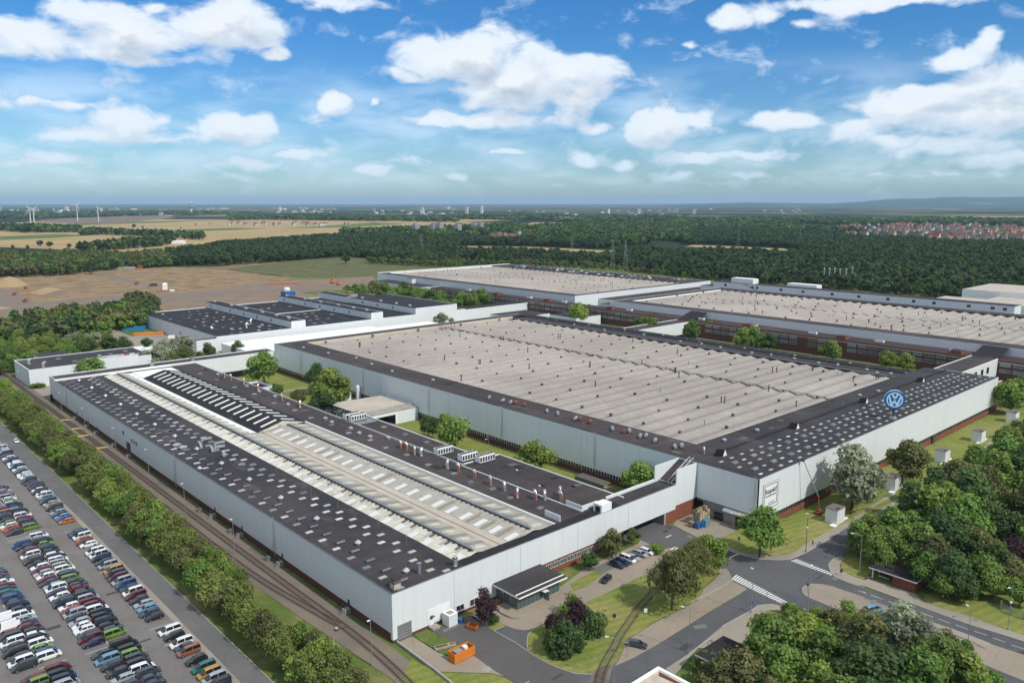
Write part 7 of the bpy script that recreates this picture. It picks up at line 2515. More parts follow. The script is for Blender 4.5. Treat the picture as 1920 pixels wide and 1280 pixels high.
# ------------------------------------------------------------------ people
def person(x, y, rz, col, label, leg=(.02, .02, .03), pose=0, group=None):
    top = mat('shirt_' + col[0], col[1], .8)
    lm_ = mat('dark_trousers', leg, .8)
    skin = mat('skin', (.45, .28, .20), .6)
    hair = mat('brown_hair', (.05, .03, .02), .7)
    t = thing('person', label, 'person', (x, y, .06), rz, group)
    bm = bmesh.new()
    J = {'pel': (0, 0, .95), 'wst': (0, 0, 1.1), 'chs': (0, 0, 1.38), 'nck': (0, 0, 1.50), 'hd': (.02, 0, 1.60), 'hd2': (.02, 0, 1.70),
         'hl': (0, .10, .9), 'kl': (.10 + .12 * pose, .11, .5), 'al': (.02 - .05 + .1 * pose, .11, .09), 'tl': (.17 + .1 * pose, .11, .04), 'hr': (0, -.10, .9), 'kr': (.02 - .05 * pose, -.11, .5), 'ar': (-.05 - .2 * pose, -.11, .09), 'tr': (.09 - .2 * pose, -.11, .04),
         'sl': (0, .19, 1.42), 'el': (-.04, .25, 1.15), 'wl': (.06, .24, .92), 'fl': (.09, .23, .83), 'sr': (0, -.19, 1.42), 'er': (.04, -.25, 1.15), 'wr': (.2, -.2, .98), 'fr': (.27, -.19, .94)}
    rad = {'pel': .14, 'wst': .125, 'chs': .15, 'nck': .055, 'hd': .09, 'hd2': .085, 'hl': .09, 'kl': .06, 'al': .045, 'tl': .04, 'hr': .09, 'kr': .06, 'ar': .045, 'tr': .04, 'sl': .06, 'el': .042, 'wl': .032, 'fl': .03, 'sr': .06, 'er': .042, 'wr': .032, 'fr': .03}
    E_ = [('pel', 'wst'), ('wst', 'chs'), ('chs', 'nck'), ('nck', 'hd'), ('hd', 'hd2'), ('pel', 'hl'), ('hl', 'kl'), ('kl', 'al'), ('al', 'tl'), ('pel', 'hr'), ('hr', 'kr'), ('kr', 'ar'), ('ar', 'tr'), ('chs', 'sl'), ('sl', 'el'), ('el', 'wl'), ('wl', 'fl'), ('chs', 'sr'), ('sr', 'er'), ('er', 'wr'), ('wr', 'fr')]
    names = list(J)
    me_ = bpy.data.meshes.new('body')
    me_.from_pydata([J[n] for n in names], [(names.index(a), names.index(c_)) for a, c_ in E_], [])
    o = bpy.data.objects.new('body', me_)
    C.objects.link(o)
    md = o.modifiers.new('skin', 'SKIN')
    for i, n in enumerate(names):
        me_.skin_vertices[0].data[i].radius = (rad[n], rad[n] * (1.25 if n in ('chs', 'wst', 'pel') else 1))
    me_.skin_vertices[0].data[0].use_root = True
    sb = o.modifiers.new('sub', 'SUBSURF'); sb.levels = 1; sb.render_levels = 1
    dg = bpy.context.evaluated_depsgraph_get()
    m2 = bpy.data.meshes.new_from_object(o.evaluated_get(dg))
    bpy.data.objects.remove(o)
    bm.free()
    m2.materials.clear()
    for q in (lm_, top, skin): m2.materials.append(q)
    for p in m2.polygons:
        z = p.center.z
        p.material_index = 0 if z < 1.0 and abs(p.center.y) < .19 else (1 if z < 1.47 and not (z < .97) else 2)
        p.use_smooth = True
    inst(m2, 'body', t)
    m_ = MB(); m_.lathe((.01, 0, 1.66), [(.10, 0), (.105, .06), (.08, .11), (.03, .135)], hair, 10); inst(m_.mesh('hair'), 'hair', t)
    return t


x0, y0 = P(1340 + 1175 / 6.4, 980 + 275 / 6.4)
person(x0, y0, .6, ('black', (.02, .02, .025)), 'person in dark clothes walking behind a white bicycle on the sidewalk', pose=1)
x1, y1 = P(1340 + 1040 / 6.4, 980 + 325 / 6.4)
person(x0 + 2.4, y0 - .9, .6, ('white', (.7, .7, .7)), 'person in a white shirt on the sidewalk left of the dark dressed one', pose=1)
xa, ya = P(1620 + 45 / 6.4, 1080 + 455 / 6.4)
person(xa - .2, ya + .3, -.4, ('black', (.02, .02, .025)), 'left of two people in black behind the light blue car')
person(xa + .7, ya + .1, 1.4, ('black', (.02, .02, .025)), 'right of two people in black behind the light blue car')
xa, ya = P(1060 + 725 / 6.4, 1080 + 855 / 6.4)
person(xa, ya, .5, ('white', (.7, .7, .7)), 'person in a light shirt standing beside the single track', pose=.5)
person(xa + 1.0, ya + .5, 2.5, ('navy', (.02, .03, .08)), 'person in dark blue standing beside the single track', pose=0)
xa, ya = P(1060 + 212 / 6.4, 1080 + 705 / 6.4)
person(xa, ya, 2.2, ('white', (.7, .7, .7)), 'person in a white shirt standing on the lawn beside the bush group')

# ------------------------------------------------------------------ lamps, signals, signs
M_pole = mat('lamp_pole', (.30, .32, .32), .5, .4, .4)
M_lens = mat('lamp_head', (.72, .73, .70), .3, .5)


def lamp(x, y, h, arm, rz, label, col=None, double=False, group=None):
    t = thing('street_lamp', label, 'lamp', (x, y, 0), rz, group)
    m_ = MB(); m_.tube([(0, 0, 0), (0, 0, h * .5), (0, 0, h)], .11, col or M_pole, 8, r2=.06)
    m_.tube([(0, 0, 0), (0, 0, .6)], .16, col or M_pole, 8)
    inst(m_.mesh('pole'), 'pole', t)
    for s in ((1, -1) if double else (1,)):
        if arm > .2:
            m_ = MB(); m_.tube([(0, 0, h - .1), (s * arm * .5, 0, h + .12), (s * arm, 0, h + .2)], .05, col or M_pole, 6); inst(m_.mesh('arm'), 'arm', t)
        m_ = MB()
        m_.box(s * arm - .3, -.17, h + .12, s * arm + .45, .17, h + .28, M_lens if 1 else M_steel)
        inst(m_.mesh('lamp_head'), 'lamp_head', t)
    return t


LW = [(91.8, 426.2, 9.5), (91.9, 386.7, 9.5), (92.2, 343.0, 9.5), (92.4, 304.0, 9.5)]
for i, (x, y, h) in enumerate(LW):
    lamp(x, y, h, .5, math.pi, 'slim lamp post close to the long west wall, %s from the far end' % ordi(i + 1), group='lamp posts along the west wall')
for i, (x, y) in enumerate([(87.6, 254.5), (87.0, 215.1), (85.6, 140.0)]):
    lamp(x, y, 10.5, .4, math.pi, ['lamp post between the two tracks, farther one', 'lamp post between the two tracks, nearer one', 'tall lamp post beside the curved track at the hall corner'][i], group='lamp posts by the tracks')
for (x, y, h, arm, rz, lab, db) in ((141.1, 96.0, 10.8, 1.6, R(120), 'lamp post at the lower edge of the main road', 0), (119.6, 99.6, 10.5, 1.6, R(130), 'lamp post at the track crossing at the bottom edge', 0), (167.4, 96.2, 11.5, .3, R(90), 'tall bare post on the corner below the long zebra crossing', 0),
                                    (178.6, 87.2, 11.0, 2.2, R(20), 'lamp post with a long arm on the tip of the median', 0), (208.8, 88.0, 11.0, 2.4, R(120), 'lamp post with a long arm left of the brick gatehouse', 0), (210.4, 104.5, 11.5, 0.2, R(90), 'dark lamp post on the sidewalk by the lawn corner', 0),
                                    (205.6, 50.8, 11.0, 1.6, R(170), 'green lamp post on the right verge beside the fence', 0), (189.1, 54.2, 10.0, 1.2, R(60), 'lamp post beside the bus island at the lower right', 0)):
    t = lamp(x, y, h, arm, rz, lab, mat('green_pole', (.16, .27, .22), .5) if 'green' in lab else (M_dsteel if 'dark' in lab else None))
    if 'dark lamp' in lab or 'green' in lab:
        m_ = MB(); m_.lathe((0, 0, h - 4.2), [(.05, 0), (.3, .1), (.3, .4), (.05, .5)], M_lens, 10); inst(m_.mesh('globe'), 'globe', t)
xx, yy = P(500 / 5.333, 800 + 385 / 5.333)
lamp(xx, yy, 5, .3, 0, 'short lamp post on the verge between the tree row and the side turning')
for i, (ax, ay, h) in enumerate([(P(1500 + 850 / 8, 840 + 880 / 8)[0], P(1500 + 850 / 8, 840 + 880 / 8)[1], 5.5), (P(560 + 1222 / 3.4286, 640 + 735 / 3.4286)[0], P(560 + 1222 / 3.4286, 640 + 735 / 3.4286)[1], 7), (207, 310, 7), (184.5, 337, 8.5), (P(10, 735)[0] + 3, P(10, 735)[1], 7), (P(42, 722)[0], P(42, 722)[1], 8)]):
    lamp(ax, ay, h, 1.4, math.pi, ['short lamp with a wide arm below the silver willow', 'lamp post with a left arm on the courtyard lawn', 'lamp post behind the beige roof', 'lamp post before the beige roofed hall', 'lamp post left of the far tracks', 'lamp post before the small building'][i])
# car park light mast
lamp(P(150, 1290)[0], P(150, 1290)[1] + 1, 12, .3, 0, 'tall thin light mast between the car rows at the lower left')
# railway signals (dwarf), point lever
for i, (x, y) in enumerate([(92.0, 252.5), (92.4, 229.0), (92.2, 203.0)]):
    t = thing('rail_signal', 'small dark signal on a post beside the west wall, %s from the far end' % ordi(i + 1), 'signal', (x, y, 0), 0, 'signals along the west wall')
    m_ = MB(); m_.tube([(0, 0, 0), (0, 0, 2.8)], .07, M_dsteel, 6); inst(m_.mesh('post'), 'post', t)
    m_ = MB(); m_.box(-.25, -.3, 2.2, .15, .3, 3.9, M_black); inst(m_.mesh('signal_head'), 'signal_head', t)
    m_ = MB(); m_.box(-.6, .9, 0, .5, 2.0, 1.2, M_steel); inst(m_.mesh('cabinet'), 'cabinet', t)
x, y = P(540 + 580 / 6.4, 1080 + 650 / 6.4)
t = thing('point_lever', 'white tipped point lever beside the merging tracks', 'lever', (x, y, 0))
m_ = MB(); m_.box(-.3, -.3, 0, .3, .3, .35, M_dsteel); m_.tube([(0, 0, .3), (0, 0, 1.2)], .05, M_dsteel, 6); inst(m_.mesh('stand'), 'stand', t)
m_ = MB(); m_.lathe((0, 0, .5), [(.25, 0), (.25, .3)], M_lens, 10); inst(m_.mesh('weight'), 'weight', t)
m_ = MB(); m_.box(.3, -.05, .05, 3.4, .05, .12, M_dsteel); inst(m_.mesh('rod'), 'rod', t)
# concrete retaining edge with rail beside the loading ramp
t = thing('ramp_wall', 'low concrete wall with a handrail along the ramp at the hall corner', 'wall', (94.6, 143.6, 0))
rp_ = [(94.7, 143.6), (94.5, 135), (94.4, 129), (94.1, 123.6), (93.7, 117)]
m_ = MB()
for p, q in zip(rp_, rp_[1:]):
    m_.obox(((p[0] + q[0]) / 2, (p[1] + q[1]) / 2), (q[0] - p[0], q[1] - p[1]), math.dist(p, q) + .1, .35, .55, M_conc)
m_.obj('wall', t)
m_ = MB(); m_.tube([(*p, .75) for p in rp_], .07, M_white, 5); m_.obj('handrail', t)

# ------------------------------------------------------------------ yard objects
def container(x, y, rz, L, Wd, H, mm, label, fill=True):
    t = thing('skip_container', label, 'container', (x, y, .02), rz)
    m_ = MB()
    th = .12
    m_.box(0, 0, .15, L, th, H, mm); m_.box(0, Wd - th, .15, L, Wd, H, mm); m_.box(0, th, .15, th, Wd - th, H, mm); m_.box(L - th, th, .15, L, Wd - th, H, mm)
    m_.box(th, th, .15, L - th, Wd - th, .3, M_dsteel)
    inst(m_.mesh('body'), 'body', t)
    n_ = int(L / .62)
    rb = MB(); rb.box(-.05, -.09, .2, .05, 0, H - .1, mm)
    rbm = rb.mesh('rib')
    for k in range(n_ + 1):
        inst(rbm, 'rib', t, (.05 + k * (L - .1) / n_, 0, 0))
        inst(rbm, 'rib', t, (.05 + k * (L - .1) / n_, Wd, 0), math.pi)
    for k in range(4):
        inst(rbm, 'rib', t, (0, .15 + k * (Wd - .3) / 3, 0), -math.pi / 2)
    if fill:
        for k, (a, c_, l, w, h, q) in enumerate(((.8, .4, 1.9, 1.5, .7, M_frostg), (3.4, .8, 1.0, 1.1, .8, M_white), (2.6, .5, .7, .7, .6, M_redv))):
            j = MB(); j.box(a, c_, H - .75, a + l, c_ + w, H - .75 + h, q)
            g = inst(j.mesh('scrap'), 'scrap_box', None)
            g.location = (x, y, .02); g.rotation_euler = (0, 0, rz)
            tag(g, ['grey metal cabinet lying in the big orange skip', 'white cabinet lying in the big orange skip', 'small rusty box in the middle of the big orange skip'][k], 'scrap')
    return t


container(99.2, 127.8, 0.0, 5.7, 2.5, 2.3, M_orange, 'big open orange skip on the paving in front of the hall corner')
container(113.0, 136.0, 1.9, 2.6, 1.6, 1.0, mat('worn_orange_paint', (.42, .12, .03), .6, var=.3, vscale=1.5), 'small worn orange tipping skip below the purple wall tree', False)
t = thing('service_box', 'white walk-in service box standing against the front wall', 'box', (107.7, 140.8, 0))
m_ = MB(); m_.box(0, 0, .1, 2.6, 2.6, 3.0, M_clad); inst(m_.mesh('body'), 'body', t)
m_ = MB(); m_.box(-.05, -.05, 3.0, 2.65, 2.65, 3.1, M_bright); m_.box(.5, .5, 3.1, 2.0, 2.0, 3.2, M_conc); inst(m_.mesh('roof'), 'roof', t)
t = thing('storage_bin', 'low blue bin right of the white service box', 'bin', (110.9, 140.6, 0), .3)
m_ = MB(); m_.box(0, 0, 0, 1.5, .9, 1.0, M_blue); inst(m_.mesh('body'), 'body', t)
m_ = MB(); m_.box(-.04, -.04, 1.0, 1.54, .94, 1.08, M_blue); inst(m_.mesh('lid'), 'lid', t)
for i, (a, c_) in enumerate(((101.2, 135.2), (103.6, 134.4))):
    m_ = MB(); m_.obox((a, c_), (1, -.35), 3.4 if i == 0 else 1.6, 1.3, .4, M_conc, z0=.05); m_.obox((a, c_), (1, -.35), 2.8 if i == 0 else 1.1, .6, .5, M_redv if i else M_brickd, z0=.05)
    tag(m_.obj('cellar_grating'), ['longer grey framed light shaft in the grass strip', 'shorter grey light shaft beside the longer one in the grass strip'][i], 'light shaft')
t = thing('bench', 'red metal planter bench at the west side of the glass pavilion', 'bench', (123.6, 141.5, 0))
m_ = MB(); m_.box(0, 0, 0, 1.6, 1.0, .7, M_redv); inst(m_.mesh('body'), 'body', t)
# low curved wall in front of the pavilion
m_ = MB()
cw = smooth([Vector(p) for p in K(cD, [(940, 380), (1030, 450), (1130, 500), (1220, 510), (1300, 490)])], 4)
for p, q in zip(cw, cw[1:]):
    m_.obox((p + q) / 2, q - p, (q - p).length + .05, .3, .5, M_conc)
tag(m_.obj('planter_wall'), 'low curved stone wall on the paving before the pavilion', 'wall')

# pallets stacked at the dock
pal = MB()
for yy in (-.5, -.25, 0, .25, .5):
    pal.box(-.6, yy - .05, .10, .6, yy + .05, .13, M_wood)
for yy in (-.5, 0, .5):
    pal.box(-.6, yy - .05, 0, .6, yy + .05, .025, M_wood)
    for xx in (-.52, 0, .52):
        pal.box(xx - .07, yy - .05, .025, xx + .07, yy + .05, .10, M_wood)
for xx in (-.55, 0, .55):
    pal.box(xx - .06, -.55, .10 - .02, xx + .06, .55, .10, M_wood)
pme = pal.mesh('pallet')
pc = MB()
for s in (-1, 1):
    pc.box(-.6, s * .4 - .02 * 0, .13, .6, s * .4 + .03, .75, M_wood)
    pc.box(s * .6 - .03, -.4, .13, s * .6, .4, .75, M_wood)
pce = pc.mesh('pallet_collar')
kk = 0
for i in range(4):
    for j in range(3):
        n_ = rc.choice((5, 6, 6, 7))
        for l in range(n_):
            kk += 1
            t = thing('pallet_crate', 'wooden box pallet in the stack at the dock, row %d from the wall, column %d from the left, layer %d from the ground' % (3 - j, i + 1, l + 1) if 0 else 'wooden box pallet, %s layer up, stack %s from left and %s from the wall' % (ordi(l + 1), ordi(i + 1), ordi(3 - j)), 'pallet', (203.6 + i * 1.35, 136.3 + (2 - j) * 0 + j * 1.05, .02 + l * .80), rc.uniform(-.04, .04), 'wooden box pallets stacked at the dock')
            inst(pme, 'pallet_base', t, (0, 0, 0), 0, (1, .8, 1))
            inst(pce, 'collar', t, (0, 0, 0))
for i, (bx, by, mm, h) in enumerate(((201.0, 135.2, M_blue, 1.9), (202.6, 135.0, M_blue, 1.9), (200.6, 137.2, M_wood, 1.8), (203.9, 134.4, mat('pale_blue_crate', (.12, .25, .32), .5), 2.3), (205.3, 134.6, MT['pale_blue_crate'], 2.5))):
    m_ = MB(); m_.box(0, 0, .12, 1.4, 1.3, h, mm); m_.box(.1, 0, 0, .3, 1.3, .12, M_dsteel); m_.box(1.1, 0, 0, 1.3, 1.3, .12, M_dsteel)
    m_.box(-.03, -.03, h * .48, 1.43, 0, h * .52, M_dsteel); m_.box(-.03, -.03, h - .08, 1.43, 1.33, h + .02, mm)
    o = m_.obj('transport_box'); o.location = (bx, by, .02)
    tag(o, ['dark blue stacked box, nearest one to the road at the dock', 'dark blue stacked box, right next to the nearest one', 'beige cardboard box left of the blue boxes', 'pale blue box between dark blue boxes and pallets', 'pale blue box touching the pallet stack'][i], 'box')

# leaning lift arm
t = thing('boom_lift', 'orange boom lift on the lawn with its arm raised to the roof edge', 'lift', (240.8, 116.1, 0))
m_ = MB(); m_.box(-1.2, -.9, .1, 1.2, .9, .9, M_redv); m_.box(-.6, -.6, .9, .6, .6, 1.6, M_redv); inst(m_.mesh('chassis'), 'chassis', t)
for sx in (-.9, .9):
    for sy in (-.95, .95):
        w_ = MB(); w_.tube([(sx, sy - .12, .35), (sx, sy + .12, .35)], .35, M_rubber, 10); inst(w_.mesh('wheel'), 'wheel', t)
m_ = MB(); m_.tube([(0, 0, 1.4), (-.3, .2, 6)], .2, M_redv, 8); inst(m_.mesh('lower_boom'), 'lower_boom', t)
m_ = MB(); m_.tube([(-.3, .2, 6), (-3.6, 4.6, 18.2)], .15, M_steel, 8); inst(m_.mesh('boom'), 'boom', t)
m_ = MB(); m_.box(-4.2, 4.2, 17.6, -3.2, 5.0, 18.4, M_dsteel); inst(m_.mesh('basket'), 'basket', t)

# traffic signs & small posts
def post_sign(px_, py_, h, label, plate=None, col=None, crop=cG):
    x, y = P(crop[0] + px_ / 6.4, crop[1] + py_ / 6.4)
    t = thing('sign_post', label, 'sign', (x, y, 0), AZ - math.pi / 2)
    m_ = MB(); m_.tube([(0, 0, 0), (0, 0, h)], .06, M_pole, 6); inst(m_.mesh('post'), 'post', t)
    m_ = MB()
    if plate == 'round':
        m_.tube([(0, -.12, h - .4), (0, -.06, h - .4)], .42, col or M_blue, 16)
    else:
        m_.box(-.4, -.12, h - 1.0, .4, -.06, h, col or M_steel)
    inst(m_.mesh('plate'), 'plate', t)


post_sign(440, 1070, 3.0, 'blue round sign on the corner below the long zebra crossing', 'round')
post_sign(1110, 830, 2.6, 'dark small sign on the tip of the median', 'round', M_dsteel)
post_sign(1405, 430, 2.2, 'dark sign on the inner curve right of the short zebra', None, M_dsteel)
post_sign(1515, 630, 2.0, 'dark sign at the end of the short zebra crossing', None, M_dsteel)
post_sign(285, 290, 3.2, 'thin sign post in the shade of the junction tree', None)
post_sign(1830, 380, 3.0, 'thin sign post at the dock side lawn', None, crop=cF) if 0 else None
post_sign(740, 960, 4.2, 'thin post with a small plate beside the single track', None, M_frostg, cE)
post_sign(960, 520, 3.0, 'white marker post on the grass right of the single track', None, M_white, cE)
post_sign(585, 565, 2.6, 'dark topped post on the lawn left of the single track', None, M_dsteel, cE)
# notice board by bottom trees
x, y = P(1478, 1150)
t = thing('notice_board', 'brown timber board at the edge of the bottom trees', 'board', (x - .5, y, 0), AZ - math.pi / 2)
m_ = MB(); m_.box(-1.6, -.1, .4, 1.8, .1, 2.6, mat('brown_timber', (.10, .05, .035), .8)); inst(m_.mesh('panel'), 'panel', t)
m_ = MB(); m_.box(-1.7, -.4, 2.6, 1.9, .4, 2.75, M_conc); inst(m_.mesh('roof'), 'roof', t)
# fence at right
t = thing('mesh_fence', 'thin green mesh fence on concrete posts at the right edge', 'fence', (*K(cH, [(1640, 380)])[0], 0))
fp = K(cH, [(1640, 390), (1760, 470), (1920, 520), (2100, 590)])
m_ = MB()
for p, q in zip(fp, fp[1:]):
    n_ = 12
    for k in range(n_):
        a = Vector(p).lerp(Vector(q), k / n_)
        m_.tube([(a.x, a.y, 0), (a.x, a.y, 1.8)], .03, MT['green_pole'], 4)
    for z in (.3, .9, 1.5, 1.8):
        m_.tube([(*p, z), (*q, z)], .03, MT['green_pole'], 4)
m_.obj('mesh_panel', t)
for p in fp:
    m_ = MB(); m_.box(p[0] - .15, p[1] - .15, 0, p[0] + .15, p[1] + .15, 2.2, M_conc); m_.obj('post', t)
# bus island pale slab at lower right
m_ = MB()
isl = K(cH, [(700, 560), (860, 625), (1040, 690), (1240, 760), (1450, 865), (1520, 808), (1240, 700), (1040, 625), (720, 520)])
sheet('bus_island', isl, .03, A_side, thick=.12)

# site objects far left
def blob(x, y, r, h, mm, label, cat, name, seed=0):
    m_ = MB()
    n_ = 20
    rings = [(1, 0), (.8, .22), (.55, .55), (.28, .86), (.02, 1)]
    k = len(m_.v)
    for q, z in rings:
        for j in range(n_):
            a = 6.283 * j / n_
            f_ = 1 + .22 * noise.noise(Vector((math.cos(a) * 1.5, math.sin(a) * 1.5, seed + q)))
            m_.v.append((x + r * q * f_ * math.cos(a), y + r * 1.2 * q * f_ * math.sin(a), h * z))
    for i in range(len(rings) - 1):
        for j in range(n_):
            a0 = k + i * n_; b0 = a0 + n_
            m_.f.append((a0 + j, a0 + (j + 1) % n_, b0 + (j + 1) % n_, b0 + j)); m_.mi.append(m_._m(mm))
    tag(m_.obj(name, smooth=True), label, cat)


M_sandh = mat('sand_heap', (.34, .24, .13), .95, var=.15, vscale=.2)
for (pxx, pyy, r_, h_, mm, lab) in ((18, 535, 22, 11, M_sandh, 'tall golden sand heap at the left edge of the building site'), (92, 548, 20, 6, M_sandh, 'low golden sand heap right of the tall one'), (115, 550, 18, 3.5, A_sand, 'flat grey-brown spoil heap on the building site'), (0, 578, 8, 1.5, M_sandh, 'small sand heap at the very left edge')):
    a, c_ = P(pxx, pyy)
    blob(a, c_, r_, h_, mm, lab, 'heap', 'soil_heap', r_)


def machine(pxx, pyy, col, label, s=1.0):
    x, y = P(pxx, pyy)
    t = thing('excavator', label, 'excavator', (x, y, 0), .6)
    m_ = MB(); m_.box(-2 * s, -1.3 * s, 0, 2 * s, -.7 * s, .9 * s, M_dsteel); m_.box(-2 * s, .7 * s, 0, 2 * s, 1.3 * s, .9 * s, M_dsteel); inst(m_.mesh('tracks'), 'tracks', t)
    m_ = MB(); m_.box(-2 * s, -1.2 * s, .9 * s, 1.2 * s, 1.2 * s, 2.2 * s, col); m_.box(.2 * s, .1 * s, 2.2 * s, 1.4 * s, 1.2 * s, 3.2 * s, M_glass); inst(m_.mesh('cab'), 'cab', t)
    m_ = MB(); m_.tube([(1.2 * s, 0, 1.8 * s), (3.2 * s, 0, 4.4 * s), (5.6 * s, 0, 2.6 * s), (5.4 * s, 0, .6 * s)], .28 * s, col, 6); inst(m_.mesh('arm'), 'arm', t)


M_mred = mat('machine_red', (.35, .05, .03), .5)
machine(256, 533, M_mred, 'red excavator beside the white silo on the building site', 1.0)
machine(27, 553, M_mred, 'dark red machine on the pink path at the left edge', .9)
machine(47, 566, M_mred, 'small dark red machine lower on the pink path', 1.0)
machine(48, 541, M_mred, 'dark red machine above the pink path', .8)
machine(623, 531, M_orange, 'bright orange machine on the site beyond the halls', 1.5)
machine(634, 534, M_orange, 'second orange machine on the site beyond the halls', 1.3)
for (pxx, pyy, w, d, h, mm, lab, cat, nm) in ((310, 543, 5, 5, 8, M_white, 'white site silo on the open building ground', 'silo', 'site_silo'), (306, 547, 14, 3, 2.2, mat('rust_beam', (.35, .16, .08), .7), 'rusty steel frame beside the white site silo', 'frame', 'steel_frame'), (288, 536, 8, 4, 3.5, M_dsteel, 'dark truck left of the white site silo', 'truck', 'truck'), (276, 536, 18, 3, 1.4, M_steel, 'long pale trailer behind the dark truck', 'trailer', 'trailer'),
                                              (322, 546, 6, 3, 2.2, M_white, 'white van right of the site silo', 'van', 'van'), (253, 618, 16, 9, 3.0, mat('site_blue', (.02, .20, .40), .5), 'blue containers on the paved yard by the left block', 'container', 'container'), (280, 627, 22, 5, 1.8, M_orange, 'orange stacked barriers on the paved yard', 'barrier', 'barrier_stack'),
                                              (322, 634, 5, 2.5, 2.3, M_white, 'white van on the yard below the left block', 'van', 'van'), (228, 505, 38, 9, 4, M_conc, 'long low pale shed at the far edge of the site', 'shed', 'shed'), (258, 503, 16, 8, 5, M_redv, 'red hut right of the long low shed', 'hut', 'hut'), (237, 501, 30, 10, 5, M_dsteel, 'dark hut behind the long low shed', 'hut', 'hut'),
                                              (298, 494, 30, 16, 9, M_brickd, 'brick house at the edge of the woods', 'house', 'house'), (311, 487, 14, 10, 7, M_white, 'white shed right of the brick house in the woods', 'shed', 'shed'), (534, 532, 40, 10, 1.2, mat('red_mesh', (.40, .12, .07), .8), 'long strip of red site netting beyond the left block', 'netting', 'site_netting'),
                                              (42, 546, 14, 6, .5, MT['red_mesh'], 'red netting left on the site', 'netting', 'site_netting'), (60, 552, 14, 6, .5, MT['red_mesh'], 'red netting right of the other one on the site', 'netting', 'site_netting'), (335, 457, 34, 10, 8, M_white, 'white truck trailer on the far road in the fields', 'truck', 'truck'), (264, 463, 30, 8, 5, M_white, 'second white truck on the far road in the fields', 'truck', 'truck')):
    x, y = P(pxx, pyy)
    t = thing(nm, lab, cat, (x, y, 0), AZ - math.pi / 2 + .25)
    m_ = MB(); m_.box(-w / 2, -d / 2, 0, w / 2, d / 2, h * .8, mm); inst(m_.mesh('body'), 'body', t)
    m_ = MB()
    k0 = len(m_.v)
    m_.v += [(-w / 2 - .1, -d / 2 - .1, h * .8), (w / 2 + .1, -d / 2 - .1, h * .8), (w / 2 + .1, d / 2 + .1, h * .8), (-w / 2 - .1, d / 2 + .1, h * .8), (-w / 2 * .7, 0, h), (w / 2 * .7, 0, h)]
    for q in ((0, 1, 5, 4), (2, 3, 4, 5), (1, 2, 5), (3, 0, 4)):
        m_.f.append(tuple(k0 + i for i in q)); m_.mi.append(m_._m(mm))
    inst(m_.mesh('top'), 'top', t)

# ------------------------------------------------------------------ distant landmarks
def windmill(pxx, pyy, hub, blade, rot, face, label):
    x, y = P(pxx, pyy)
    t = thing('wind_turbine', label, 'wind turbine', (x, y, 0), AZ - math.pi / 2 + face, 'wind turbines in the far fields')
    m_ = MB(); m_.tube([(0, 0, 0), (0, 0, hub)], 3.0, M_wt, 12, r2=1.6); inst(m_.mesh('tower'), 'tower', t)
    m_ = MB(); m_.box(-2, -5, hub - 1.5, 2, 6, hub + 2.5, M_wt); inst(m_.mesh('nacelle'), 'nacelle', t)
    b_ = MB()
    b_.v += [(-1.4, 0, 0), (1.4, 0, 0), (1.8, 0, blade * .25), (.4, 0, blade), (-.3, 0, blade), (-1.2, 0, blade * .25), (-1.4, .8, 0), (1.4, .8, 0), (1.8, .6, blade * .25), (.4, .2, blade), (-.3, .2, blade), (-1.2, .6, blade * .25)]
    for q in ((0, 1, 2, 5), (5, 2, 3, 4), (7, 6, 11, 8), (8, 11, 10, 9), (1, 7, 8, 2), (2, 8, 9, 3), (6, 0, 5, 11), (11, 5, 4, 10), (3, 9, 10, 4)):
        b_.f.append(q); b_.mi.append(b_._m(M_wt))
    me_ = b_.mesh('blade')
    for k in range(3):
        o = inst(me_, 'blade', t, (0, -6, hub + .5))
        o.rotation_euler = (0, rot + k * 2 * math.pi / 3, 0)


M_wt = mat('turbine_white', (.55, .56, .57), .4)
windmill(58, 421, 68, 33, R(100), R(15), 'wind turbine standing nearest at the left edge of the fields')
windmill(64.5, 419.5, 70, 30, R(170), R(40), 'wind turbine just right behind the nearest one')
windmill(146, 414.5, 85, 36, R(40), R(55), 'wind turbine third from the left, pale in the haze')
windmill(185, 415.5, 70, 28, R(85), R(60), 'wind turbine fourth from the left in the fields')
# telecommunication tower
x, y = P(359, 401)
t = thing('tv_tower', 'slender broadcasting tower with a wide pod on the left horizon', 'tower', (x, y, 0))
t.scale = (1.3, 1.3, .78)
m_ = MB(); m_.tube([(0, 0, 0), (0, 0, 90)], 9, M_wt, 12, r2=6); inst(m_.mesh('shaft'), 'shaft', t)
m_ = MB(); m_.lathe((0, 0, 78), [(8, 0), (22, 6), (22, 16), (12, 20), (10, 34), (16, 36), (16, 42), (4, 46)], mat('tower_grey', (.3, .33, .36), .6), 14); inst(m_.mesh('pod'), 'pod', t)
m_ = MB(); m_.tube([(0, 0, 120), (0, 0, 165)], 4, M_wt, 8, r2=1.5); inst(m_.mesh('mast'), 'mast', t)
